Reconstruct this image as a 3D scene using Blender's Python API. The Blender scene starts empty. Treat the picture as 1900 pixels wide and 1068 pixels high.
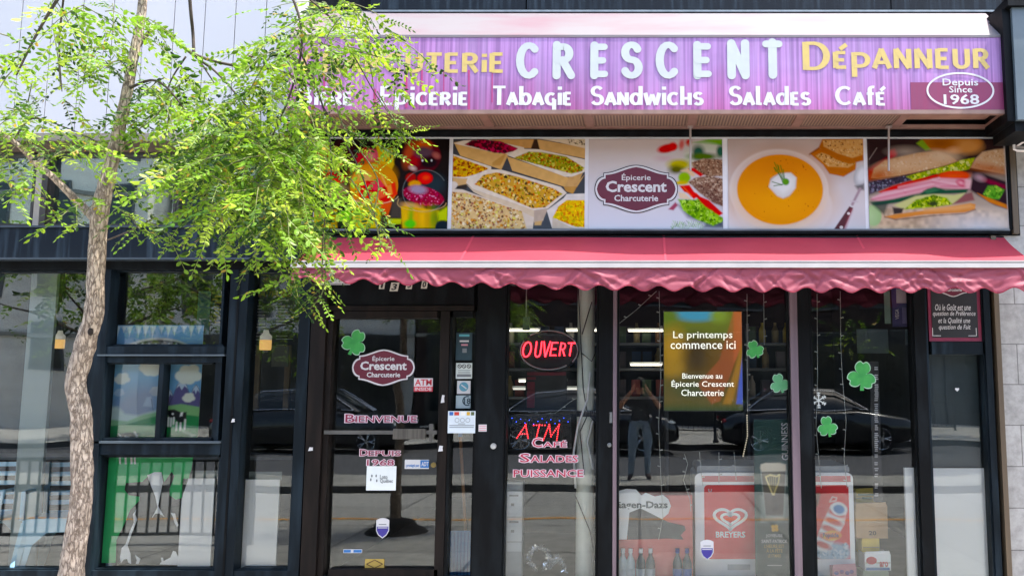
import bpy, bmesh, math, random
import numpy as np
from mathutils import Vector, Matrix
random.seed(7); RNG = np.random.default_rng(7)
SC = bpy.context.scene
COL = SC.collection
# ------------------------------------------------------------------ camera, sky, sun, exposure
D, EYE, F, PX0, PY0 = 6.6, 1.55, 1570.0, 1187.0, 534.0
TH = math.radians(6.58)
cam = bpy.data.objects.new('camera', bpy.data.cameras.new('camera')); COL.objects.link(cam)
cam.location = (0, -D, EYE); cam.rotation_euler = (math.radians(90)+TH, 0, 0)
cam.data.sensor_width = 36; cam.data.lens = F/1900*36
cam.data.shift_x = -(PX0-950)/1900; cam.data.shift_y = 0
cam.data.clip_start = 0.02; cam.data.clip_end = 800
SC.camera = cam
SUN = Vector((0.40, -0.12, 1.0)).normalized()
w = bpy.data.worlds.new('World'); SC.world = w; w.use_nodes = True
sky = w.node_tree.nodes.new('ShaderNodeTexSky'); sky.sky_type = 'NISHITA'; sky.sun_disc = False
sky.sun_elevation = math.asin(SUN.z); sky.sun_rotation = math.atan2(SUN.x, SUN.y)
sky.air_density = 1.0; sky.dust_density = 2.5; sky.ozone_density = 1.0
bg = w.node_tree.nodes['Background']; bg.inputs['Strength'].default_value = 0.15
w.node_tree.links.new(sky.outputs[0], bg.inputs['Color'])
sl = bpy.data.lights.new('sun', 'SUN'); sl.energy = 2.1; sl.angle = math.radians(0.55); sl.color = (1, .95, .87)
sun = bpy.data.objects.new('sun', sl); COL.objects.link(sun)
sun.rotation_euler = SUN.to_track_quat('Z', 'Y').to_euler(); sun.location = (6, -4, 18)
vs = SC.view_settings; vs.view_transform = 'Standard'; vs.look = 'None'; vs.gamma = 1
vs.exposure = 2.32
SC.cycles.transparent_max_bounces = 24; SC.cycles.max_bounces = 8
SC.cycles.caustics_reflective = False; SC.cycles.caustics_refractive = False
# ------------------------------------------------------------------ helpers
CT, ST = math.cos(TH), math.sin(TH)
def _uv(px, py):
    u, v = (px-PX0)/F, (PY0-py)/F
    dy = CT - v*ST
    return u/dy, (ST+v*CT)/dy
def X(px, py, y=0.0): return _uv(px, py)[0]*(D+y)          # photo measure -> metres at depth y
def Z(py, y=0.0): return EYE + _uv(0, py)[1]*(D+y)
def PT(px, py, y): return Vector((X(px, py, y), y, Z(py, y)))
def RC(a, b, c, d, y=0.0):                                  # px box -> x0,x1,z0,z1
    m = (b+d)/2
    return X(a, m, y), X(c, m, y), Z(d, y), Z(b, y)
def lin(h):
    if not isinstance(h, str): return tuple(h[:3])
    h = h.lstrip('#'); o = []
    for i in (0, 2, 4):
        c = int(h[i:i+2], 16)/255; o.append(c/12.92 if c <= .04045 else ((c+.055)/1.055)**2.4)
    return tuple(o)
def root_loc(p):
    while p.parent: p = p.parent
    return Vector(p.location)
class MB:
    def __init__(s): s.v = []; s.f = []; s.smooth = False
    def add(s, vs, fs):
        o = len(s.v); s.v += [tuple(v) for v in vs]; s.f += [tuple(i+o for i in f) for f in fs]; return s
    def box(s, x0, x1, y0, y1, z0, z1):
        return s.add([(x0,y0,z0),(x1,y0,z0),(x1,y1,z0),(x0,y1,z0),(x0,y0,z1),(x1,y0,z1),(x1,y1,z1),(x0,y1,z1)],
            [(0,3,2,1),(4,5,6,7),(0,1,5,4),(1,2,6,5),(2,3,7,6),(3,0,4,7)])
    def pbox(s, a, b, c, d, y0, y1):                        # box from a photo measure at its front face
        x0, x1, z0, z1 = RC(a, b, c, d, y0); return s.box(x0, x1, y0, y1, z0, z1)
    def quad(s, a, b, c, d): return s.add([a,b,c,d], [(0,1,2,3)])
    def prism(s, pts, y0, y1):                              # pts (x,z) outline, extruded along y
        n = len(pts)
        A = sum(pts[i][0]*pts[(i+1)%n][1]-pts[(i+1)%n][0]*pts[i][1] for i in range(n))
        if A < 0: pts = pts[::-1]
        return s.add([(x,y0,z) for x,z in pts]+[(x,y1,z) for x,z in pts],
            [tuple(range(n)), tuple(range(2*n-1,n-1,-1))]+[(i,i+n,(i+1)%n+n,(i+1)%n) for i in range(n)])
    def prismx(s, pts, x0, x1):                             # pts (y,z) outline, extruded along x
        n = len(pts)
        return s.add([(x0,y,z) for y,z in pts]+[(x1,y,z) for y,z in pts],
            [tuple(range(n-1,-1,-1)), tuple(range(n,2*n))]+[(i,(i+1)%n,(i+1)%n+n,i+n) for i in range(n)])
    def tube(s, path, rad, n=8, cap=True):
        P = [Vector(p) for p in path]; m = len(P)
        R = rad if hasattr(rad, '__len__') else [rad]*m
        ref = None; rings = []
        for i in range(m):
            t = (P[min(i+1,m-1)]-P[max(i-1,0)]); t = t.normalized() if t.length > 1e-9 else Vector((0,0,1))
            if ref is None: ref = Vector((1,0,0)) if abs(t.x) < .8 else Vector((0,1,0))
            a = (ref - t*ref.dot(t)).normalized(); b = t.cross(a); ref = a
            rings.append([P[i]+(a*math.cos(k*2*math.pi/n)+b*math.sin(k*2*math.pi/n))*R[i] for k in range(n)])
        vs = [v for r in rings for v in r]
        fs = [(i*n+k, i*n+(k+1)%n, (i+1)*n+(k+1)%n, (i+1)*n+k) for i in range(m-1) for k in range(n)]
        if cap: fs += [tuple(range(n-1,-1,-1)), tuple(range((m-1)*n, m*n))]
        return s.add(vs, fs)
    def lathe(s, c, prof, n=20):                            # prof (r,z), around vertical axis at c
        cx, cy, cz = c; m = len(prof)
        vs = [(cx+r*math.cos(k*2*math.pi/n), cy+r*math.sin(k*2*math.pi/n), cz+z) for r,z in prof for k in range(n)]
        fs = [(i*n+k, i*n+(k+1)%n, (i+1)*n+(k+1)%n, (i+1)*n+k) for i in range(m-1) for k in range(n)]
        fs += [tuple(range(n-1,-1,-1)), tuple(range((m-1)*n, m*n))]
        return s.add(vs, fs)
    def lathey(s, c, prof, n=16):                           # around an axis along y
        cx, cy, cz = c; m = len(prof)
        vs = [(cx+r*math.cos(k*2*math.pi/n), cy+y, cz+r*math.sin(k*2*math.pi/n)) for r,y in prof for k in range(n)]
        fs = [(i*n+k, (i+1)*n+k, (i+1)*n+(k+1)%n, i*n+(k+1)%n) for i in range(m-1) for k in range(n)]
        fs += [tuple(range(n)), tuple(range(m*n-1, (m-1)*n-1, -1))]
        return s.add(vs, fs)
    def ball(s, c, r, n=10, m=7):
        r = r if hasattr(r,'__len__') else (r,r,r)
        vs = [(c[0],c[1],c[2]-r[2])]
        for i in range(1,m):
            p = -math.pi/2+math.pi*i/m
            vs += [(c[0]+r[0]*math.cos(p)*math.cos(k*2*math.pi/n), c[1]+r[1]*math.cos(p)*math.sin(k*2*math.pi/n), c[2]+r[2]*math.sin(p)) for k in range(n)]
        vs.append((c[0],c[1],c[2]+r[2])); t = len(vs)-1
        fs = [(0,1+(k+1)%n,1+k) for k in range(n)]
        fs += [(1+i*n+k,1+i*n+(k+1)%n,1+(i+1)*n+(k+1)%n,1+(i+1)*n+k) for i in range(m-2) for k in range(n)]
        fs += [(1+(m-2)*n+k,1+(m-2)*n+(k+1)%n,t) for k in range(n)]
        return s.add(vs, fs)
    def ribbon(s, pts, wv, wh, y, cap='flat', dy=0.0):      # pen stroke in the xz plane, facing -y
        pts = [Vector((p[0],p[1])) for p in pts]; m = len(pts); L = []; Rr = []
        for i in range(m):
            a = pts[i]-pts[i-1] if i else pts[1]-pts[0]
            b = pts[i+1]-pts[i] if i < m-1 else a
            t = (a.normalized()+b.normalized()).normalized(); nn = Vector((-t.y, t.x))
            hw = .5*math.hypot(wv*nn.x, wh*nn.y)
            L.append(pts[i]+nn*hw); Rr.append(pts[i]-nn*hw)
        if cap == 'round':
            def fan(c, e0, e1):                             # half disc from e0 to e1
                v0 = e0-c; r = v0.length; a0 = math.atan2(v0.y, v0.x)
                return [c+Vector((math.cos(a0+math.pi*k/8), math.sin(a0+math.pi*k/8)))*r for k in range(1,8)]
            f0 = fan(pts[0], L[0], Rr[0]); f1 = fan(pts[-1], Rr[-1], L[-1])
            s.add([(q.x,y,q.y) for q in [L[0]]+f0+[Rr[0]]], [tuple(range(9))])
            s.add([(q.x,y,q.y) for q in [Rr[-1]]+f1+[L[-1]]], [tuple(range(9))])
        vs = []
        for i in range(m): vs += [(L[i].x,y,L[i].y),(Rr[i].x,y,Rr[i].y)]
        return s.add(vs, [(2*i,2*i+1,2*i+3,2*i+2) for i in range(m-1)])
    def build(s, name, mat, parent=None, smooth=False, origin=None):
        me = bpy.data.meshes.new(name)
        if parent is not None: o0 = root_loc(parent)
        elif origin is not None: o0 = Vector(origin)
        else:
            a = np.array(s.v); o0 = Vector(((a[:,0].min()+a[:,0].max())/2, (a[:,1].min()+a[:,1].max())/2, a[:,2].min()))
        me.from_pydata([(x-o0.x, y-o0.y, z-o0.z) for x,y,z in s.v], [], s.f)
        for m in (mat if isinstance(mat, (list,tuple)) else [mat]): me.materials.append(m)
        if smooth: me.polygons.foreach_set('use_smooth', [True]*len(me.polygons))
        me.update()
        o = bpy.data.objects.new(name, me); COL.objects.link(o)
        if parent is not None: o.parent = parent
        else: o.location = o0
        return o
def tag(o, label=None, cat=None, group=None, kind=None):
    if label: o['label'] = label
    if cat: o['category'] = cat
    if group: o['group'] = group
    if kind: o['kind'] = kind
    return o
def thing(name, label, cat, loc, group=None):
    o = bpy.data.objects.new(name, None); COL.objects.link(o); o.location = loc; o.empty_display_size = .1
    return tag(o, label, cat, group)
def copy_tree(o, parent=None):
    c = o.copy(); COL.objects.link(c)
    if parent is not None: c.parent = parent
    for ch in list(o.children): copy_tree(ch, c)
    return c
# ------------------------------------------------------------------ materials
MATS = {}
TONE = {'white_corrugated_cladding':.74,'chalky_white_print':.74,'white_print':.8,'pale_yellow_print':.75,'bleached_white_vinyl':.42,'red_canvas':.72,'faded_pink_red_canvas':.66,'pale_red_seam':.75,'dark_red_hem':.7,'cream_white_bar':.56,'anodised_pinkish_metal':.55,'maroon_print':.72,'faded_maroon_print':.8,'pale_flashing':.7,'brown_pink_soffit_frame':.85,'shamrock_green':.75,'pale_shamrock':.75,'pale_mint_edge':.75,'pale_pink_outline':.8,'grey_teal_panel':.75,'bronze_trim':.75,'cream_plate':.8,'cool_white_sheet':.85,'pale_steel_lip':.7}
def mat(name, c1, c2=None, rough=.6, metal=0.0, scale=(6,6,6), detail=4, lo=.35, hi=.65, bump=0.0, bscale=None, spec=.5, emit=0, trans=0.0, coat=0):
    if name in MATS: return MATS[name]
    m = bpy.data.materials.new(name); m.use_nodes = True; nt = m.node_tree; N = nt.nodes; Lk = nt.links.new
    b = N['Principled BSDF']; c1 = lin(c1); c2 = lin(c2) if c2 else tuple(x*.82 for x in c1); kt = TONE.get(name, 1); c1 = tuple(x*kt for x in c1); c2 = tuple(x*kt for x in c2)
    b.inputs['Roughness'].default_value = rough; b.inputs['Metallic'].default_value = metal
    b.inputs['Specular IOR Level'].default_value = spec; b.inputs['Coat Weight'].default_value = coat
    tc = N.new('ShaderNodeTexCoord'); mp = N.new('ShaderNodeMapping'); mp.inputs['Scale'].default_value = scale
    Lk(tc.outputs['Object'], mp.inputs[0])
    nz = N.new('ShaderNodeTexNoise'); nz.inputs['Scale'].default_value = 1; nz.inputs['Detail'].default_value = detail
    Lk(mp.outputs[0], nz.inputs['Vector'])
    cr = N.new('ShaderNodeValToRGB'); cr.color_ramp.elements[0].position = lo; cr.color_ramp.elements[1].position = hi
    cr.color_ramp.elements[0].color = (*c1,1); cr.color_ramp.elements[1].color = (*c2,1)
    Lk(nz.outputs['Fac'], cr.inputs[0]); Lk(cr.outputs[0], b.inputs['Base Color'])
    if emit:
        Lk(cr.outputs[0], b.inputs['Emission Color']); b.inputs['Emission Strength'].default_value = emit
    if bump:
        n2 = N.new('ShaderNodeTexNoise'); n2.inputs['Scale'].default_value = 1; n2.inputs['Detail'].default_value = 6
        mp2 = N.new('ShaderNodeMapping'); mp2.inputs['Scale'].default_value = bscale or tuple(x*4 for x in scale)
        Lk(tc.outputs['Object'], mp2.inputs[0]); Lk(mp2.outputs[0], n2.inputs['Vector'])
        bp = N.new('ShaderNodeBump'); bp.inputs['Strength'].default_value = bump; bp.inputs['Distance'].default_value = .02
        Lk(n2.outputs['Fac'], bp.inputs['Height']); Lk(bp.outputs[0], b.inputs['Normal'])
    if trans:
        tr = N.new('ShaderNodeBsdfTranslucent'); mx = N.new('ShaderNodeMixShader'); mx.inputs[0].default_value = trans
        Lk(cr.outputs[0], tr.inputs[0]); Lk(b.outputs[0], mx.inputs[1]); Lk(tr.outputs[0], mx.inputs[2])
        Lk(mx.outputs[0], N['Material Output'].inputs[0])
    MATS[name] = m; return m
def colmat(name, rough=.45, emit=0.0, trans=0.0, clear=0.0, spec=.4):   # colour from the mesh's own printed colours
    if name in MATS: return MATS[name]
    m = bpy.data.materials.new(name); m.use_nodes = True; nt = m.node_tree; N = nt.nodes; Lk = nt.links.new
    b = N['Principled BSDF']; b.inputs['Roughness'].default_value = rough; b.inputs['Specular IOR Level'].default_value = spec
    a = N.new('ShaderNodeAttribute'); a.attribute_name = 'Col'
    Lk(a.outputs['Color'], b.inputs['Base Color'])
    if emit:
        b.inputs['Base Color'].default_value = (.01,.01,.01,1); nt.links.remove(b.inputs['Base Color'].links[0])
        Lk(a.outputs['Color'], b.inputs['Emission Color']); b.inputs['Emission Strength'].default_value = emit
    out = b.outputs[0]
    if trans:
        tr = N.new('ShaderNodeBsdfTranslucent'); mx = N.new('ShaderNodeMixShader'); mx.inputs[0].default_value = trans
        Lk(a.outputs['Color'], tr.inputs[0]); Lk(out, mx.inputs[1]); Lk(tr.outputs[0], mx.inputs[2]); out = mx.outputs[0]
    if clear:
        tr = N.new('ShaderNodeBsdfTransparent'); mx = N.new('ShaderNodeMixShader'); mx.inputs[0].default_value = clear
        Lk(a.outputs['Color'], tr.inputs[0]); Lk(out, mx.inputs[1]); Lk(tr.outputs[0], mx.inputs[2]); out = mx.outputs[0]
    Lk(out, N['Material Output'].inputs[0])
    MATS[name] = m; return m
def glassmat(name, tint, base, gain=.9, rough=0.0):
    if name in MATS: return MATS[name]
    m = bpy.data.materials.new(name); m.use_nodes = True; nt = m.node_tree; N = nt.nodes; Lk = nt.links.new
    N.remove(N['Principled BSDF'])
    t = N.new('ShaderNodeBsdfTransparent'); t.inputs[0].default_value = (*tint,1)
    g = N.new('ShaderNodeBsdfGlossy'); g.inputs['Roughness'].default_value = rough; g.inputs[0].default_value = (.95,1,.98,1)
    fr = N.new('ShaderNodeFresnel'); fr.inputs['IOR'].default_value = 1.5
    ma = N.new('ShaderNodeMath'); ma.operation = 'MULTIPLY_ADD'; ma.inputs[1].default_value = gain; ma.inputs[2].default_value = base
    ma.use_clamp = True
    tc = N.new('ShaderNodeTexCoord'); nz = N.new('ShaderNodeTexNoise'); nz.inputs['Scale'].default_value = 1.3; nz.inputs['Detail'].default_value = 1
    bp = N.new('ShaderNodeBump'); bp.inputs['Strength'].default_value = .05; bp.inputs['Distance'].default_value = .05
    Lk(tc.outputs['Object'], nz.inputs['Vector']); Lk(nz.outputs['Fac'], bp.inputs['Height']); Lk(bp.outputs[0], g.inputs['Normal'])
    mx = N.new('ShaderNodeMixShader'); Lk(fr.outputs[0], ma.inputs[0]); Lk(ma.outputs[0], mx.inputs[0])
    Lk(t.outputs[0], mx.inputs[1]); Lk(g.outputs[0], mx.inputs[2]); Lk(mx.outputs[0], N['Material Output'].inputs[0])
    MATS[name] = m; return m
GLASS = glassmat('window_glass', (.995,1,.997), .006, 1.0)
GLASS_CAFE = glassmat('cafe_window_glass', (.99,.998,.994), .022, 1.0)
GLASS_DARK = glassmat('tinted_glass', (.5,.62,.58), .05, 1.0)
black = mat('black_paint', '#080a0c', '#1a1f22', .5, spec=.12, scale=(9,9,2.5), detail=11, lo=.46, hi=.8, bump=.08, bscale=(40,40,8))
navy = mat('navy_black_paint', '#0c151b', '#26333c', .5, spec=.14, scale=(12,12,1.6), detail=11, lo=.46, hi=.82, bump=.05, bscale=(40,40,8))
beam_m = mat('weathered_navy_steel', '#101820', '#36444f', .5, spec=.15, scale=(26,26,1.6), detail=7, lo=.48, hi=.88)
brownblack = mat('worn_brown_black', '#14100e', '#231b17', .55, spec=.15, scale=(20,20,3), lo=.4, hi=.75)
pinkmetal = mat('anodised_pinkish_metal', '#a48e97', '#8d7a84', .35, .3, scale=(30,30,1))
alu = mat('brushed_aluminium', '#c4c4c2', '#aeb0b0', .35, .6, scale=(2,2,40))
greymetal = mat('grey_metal', '#7d8080', '#5f6363', .4, .5)
white_m = mat('white_laminate', '#f1f5f5', '#ebf1f1', .4, scale=(2,2,2))
whitepaint = mat('white_paint', '#e9e7e4', '#dcdad6', .6)
offwhite_pipe = mat('pale_green_white_paint', '#edf2e6', '#dfe6d8', .5, scale=(2,2,6))
maroon = mat('maroon_print', '#6e1a31', '#671630', .45)
maroon_faded = mat('faded_maroon_print', '#84305a', '#8a2a56', .5, scale=(30,3,.5))
white_print = mat('white_print', '#dedcdc', '#d4d2d2', .5)
black_print = mat('black_print', '#101012', '#1a1a1d', .5)
red_print = mat('red_print', '#c01b35', '#b2152f', .5)
pink_outline = mat('pale_pink_outline', '#f3dbe3', '#ecd2dc', .5)
wine_print = mat('wine_red_print', '#84173b', '#8e1c42', .5)
yellow_sign = mat('pale_yellow_print', '#dcc06a', '#d2b870', .55, scale=(20,20,20))
mint_white = mat('chalky_white_print', '#cdd5cc', '#c8cecc', .55, scale=(12,12,12))
stone = None
# ------------------------------------------------------------------ lettering
def txt(name, s, box, y, m, parent, bold=0.0, shear=0.0, fit=True, rot=0, label=None, thick=.0, mirror=False, ring=0.0):
    cu = bpy.data.curves.new(name, 'FONT'); cu.body = s; cu.offset = bold; cu.resolution_u = 2
    cu.align_x = 'CENTER'; cu.space_line = .85
    t = bpy.data.objects.new(name, cu); COL.objects.link(t)
    dg = bpy.context.evaluated_depsgraph_get(); me = bpy.data.meshes.new_from_object(t.evaluated_get(dg))
    bpy.data.objects.remove(t); bpy.data.curves.remove(cu)
    if not len(me.polygons): print('EMPTY TEXT', s)
    ref = None
    if ring:                                               # wider copy of the same letters, kept in register with them
        cu2 = bpy.data.curves.new(name, 'FONT'); cu2.body = s; cu2.offset = ring; cu2.resolution_u = 2; cu2.align_x = 'CENTER'
        t2 = bpy.data.objects.new(name, cu2); COL.objects.link(t2); dg = bpy.context.evaluated_depsgraph_get(); me2 = bpy.data.meshes.new_from_object(t2.evaluated_get(dg))
        q = np.array([v.co[:2] for v in me.vertices]); ref = (q.min(0), q.max(0)); bpy.data.meshes.remove(me); me = me2; bpy.data.objects.remove(t2); bpy.data.curves.remove(cu2)
    n = len(me.vertices); co = np.empty(n*3); me.vertices.foreach_get('co', co); co = co.reshape(n,3)
    p = co[:,:2].copy(); p[:,0] += shear*p[:,1]
    if rot == 90: p = np.stack([-p[:,1], p[:,0]], 1)
    lo, hi = ref or (p.min(0), p.max(0)); p = (p-lo)/(hi-lo)
    x0, x1, z0, z1 = RC(*box, y)
    out = np.stack([x0+p[:,0]*(x1-x0), np.full(n, y), z0+p[:,1]*(z1-z0)], 1)
    mb = MB(); mb.v = [tuple(q) for q in out]; mb.f = [tuple(f.vertices) for f in me.polygons]
    bpy.data.meshes.remove(me)
    o = mb.build(name, m, parent)
    if label: o['label'] = label
    return o
def arc(cx, cy, rx, ry, a0, a1, n=14):
    return [(cx+rx*math.cos(math.radians(a0+(a1-a0)*i/n)), cy+ry*math.sin(math.radians(a0+(a1-a0)*i/n))) for i in range(n+1)]
CAP = {
 'C': (.74, [arc(.42,.5,.34,.44,48,312)]),
 'R': (.68, [[(.1,0),(.1,1)], [(.1,.94),(.33,.94)]+arc(.33,.72,.2,.22,90,-90)+[(.1,.5)], [(.3,.5),(.6,0)]]),
 'E': (.6, [[(.1,0),(.1,1)], [(.1,.95),(.52,.95)], [(.1,.5),(.46,.5)], [(.1,.05),(.54,.05)]]),
 'S': (.64, [arc(.33,.73,.21,.22,25,270)+arc(.33,.28,.23,.23,90,-155)[1:]]),
 'T': (.66, [[(.33,0),(.33,1)], [(.02,.95),(.64,.95)]]),
 'U': (.72, [[(.1,1),(.1,.32)]+arc(.35,.3,.25,.25,180,360)+[(.6,1)]]),
 'A': (.76, [[(.06,0),(.38,1)], [(.36,1),(.7,0)], [(.18,.3),(.58,.3)]]),
 'N': (.74, [[(.1,0),(.1,1)], [(.1,1),(.62,0)], [(.62,0),(.62,1)]]),
 'D': (.8, [[(.1,0),(.1,1)], [(.1,.95),(.32,.95)]+arc(.32,.5,.38,.45,90,-90)+[(.1,.05)]]),
 'B': (.7, [[(.1,0),(.1,1)], [(.1,.95),(.34,.95)]+arc(.34,.75,.19,.2,90,-90)+[(.1,.55)], [(.3,.54)]+arc(.36,.295,.23,.245,90,-90)+[(.1,.05)]]),
 'H': (.74, [[(.1,0),(.1,1)], [(.62,0),(.62,1)], [(.1,.52),(.62,.52)]]),
 'O': (.8, [arc(.4,.5,.34,.45,0,360,24)]),
 'V': (.7, [[(.04,1),(.35,0)],[(.35,0),(.68,1)]]),
 'M': (.9, [[(.06,0),(.16,1)],[(.16,1),(.42,.25)],[(.42,.25),(.7,1)],[(.7,1),(.8,0)]]),
}
LOW = {
 'i': (.22, [[(.11,0),(.11,.64)], [(.11,.8),(.11,.97)]]),
 'b': (.62, [[(.1,0),(.1,1)], arc(.33,.32,.2,.27,150,-210,18)]),
 'd': (.62, [[(.5,0),(.5,1)], arc(.27,.32,.2,.27,30,390,18)]),
 'h': (.56, [[(.1,0),(.1,1)], [(.1,.35),(.45,.35)], [(.45,0),(.45,.64)]]),
 'l': (.32, [[(.1,0),(.1,1)], [(.1,.06),(.28,.06)]]),
 'p': (.6, [[(.1,-.36),(.1,.64)], [(.1,.58),(.28,.58)]+arc(.28,.33,.22,.25,90,-90)+[(.1,.08)]]),
 'f': (.36, [[(.14,0),(.14,.78)]+arc(.3,.8,.16,.15,180,70,8), [(0,.6),(.32,.6)]]),
 'g': (.56, [arc(.3,.32,.22,.28,50,310), [(.46,.3),(.46,-.34)], [(.34,.3),(.48,.3)]]),
 'w': (.74, [[(.03,.64),(.18,0)],[(.18,0),(.36,.56)],[(.36,.56),(.54,0)],[(.54,0),(.7,.64)]]),
}
def glyph(ch):
    if ch in CAP: return CAP[ch]
    if ch in LOW: return LOW[ch]
    acc = None
    if ch in 'éè': acc = [(.2,.76),(.4,.96)] if ch == 'é' else [(.18,.96),(.36,.76)]; ch = 'e'
    w, st = CAP[ch.upper()]; k = .66
    st = [[(x*k*1.05, y*k) for x,y in s] for s in st]
    if acc: st = st+[acc]
    return w*k*1.05, st
def peignot(name, word, box, y, m, parent, wv=.17, wh=.1, gap=.06, desc=False):
    """box = px x0, cap top, px x1, baseline"""
    x = 0; items = []
    for ch in word:
        w, st = glyph(ch); items.append((x, st)); x += w+gap
    tot = x-gap
    x0, x1, z0, z1 = RC(*box, y); sx = (x1-x0)/tot; sz = z1-z0; mb = MB(); k = 0
    for ox, st in items:
        for s in st:
            mb.ribbon([(x0+(ox+a)*sx, z0+b*sz) for a,b in s], wv*sz, wh*sz, y-.0004*(k%5)); k += 1
    return mb.build(name, m, parent)
def brush(name, letters, y, m, parent, wt=.2):
    mb = MB(); k = 0
    for ch, a, b, c, d in letters:
        x0, x1, z0, z1 = RC(a, b, c, d, y); w, st = CAP[ch]; h = z1-z0; t = wt*h
        xs = [p[0] for s in st for p in s]; zs = [p[1] for s in st for p in s]
        lx, hx, lz, hz = min(xs), max(xs), min(zs), max(zs)
        for s in st:
            pts = [(x0+t/2+(p[0]-lx)/(hx-lx)*(x1-x0-t), z0+t/2+(p[1]-lz)/(hz-lz)*(h-t)) for p in s]
            mb.ribbon(pts, t*1.1, t*.92, y-.0004*(k%5), 'round'); k += 1
    return mb.build(name, m, parent)
def plaque_outline(cx, cz, hw, hh, k=1.0, e=0.0):
    q = [(.79*i/10, .675+.325*(.5+.5*math.cos(math.pi*i/10))) for i in range(11)]
    q += [(.79,.52)]+[(.79+.21*math.cos(a), .52*math.sin(a)) for a in [math.pi/2*(1-i/8) for i in range(1,9)]]
    right = q+[(x,-z) for x,z in q[::-1][1:]]
    full = right+[(-x,z) for x,z in right[::-1][1:-1]]
    return [(cx+x*hw*k+(e if x>0 else -e)*(abs(x)>.01), cz+z*hh*k+(e if z>0 else -e)*(abs(z)>.01)) for x,z in full]
def plaque(parent, pcx, pcy, phw, phh, y, lines=True):
    cx, cz = X(pcx,pcy,y), Z(pcy,y); hw = X(pcx+phw,pcy,y)-cx; hh = Z(pcy-phh,y)-cz
    b = MB().prism(plaque_outline(cx,cz,hw,hh), y-.001, y).build('outline', black_print, parent)
    MB().prism(plaque_outline(cx,cz,hw,hh,1,-hw*.018), y-.002, y-.001).build('border', white_print, parent)
    MB().prism(plaque_outline(cx,cz,hw,hh,1,-hw*.055), y-.003, y-.002).build('field', maroon, parent)
    yt = y-.0045; k = phw/78.0; kz = phh/44.5
    txt('lettering', 'Épicerie', (pcx-27*k, pcy-29*kz, pcx+27*k, pcy-13*kz), yt, white_print, parent, .012)
    txt('lettering', 'Crescent', (pcx-57*k, pcy-15*kz, pcx+57*k, pcy+6*kz), yt, white_print, parent, .03)
    txt('lettering', 'Charcuterie', (pcx-41*k, pcy+11*kz, pcx+41*k, pcy+23*kz), yt, white_print, parent, .02)
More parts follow.
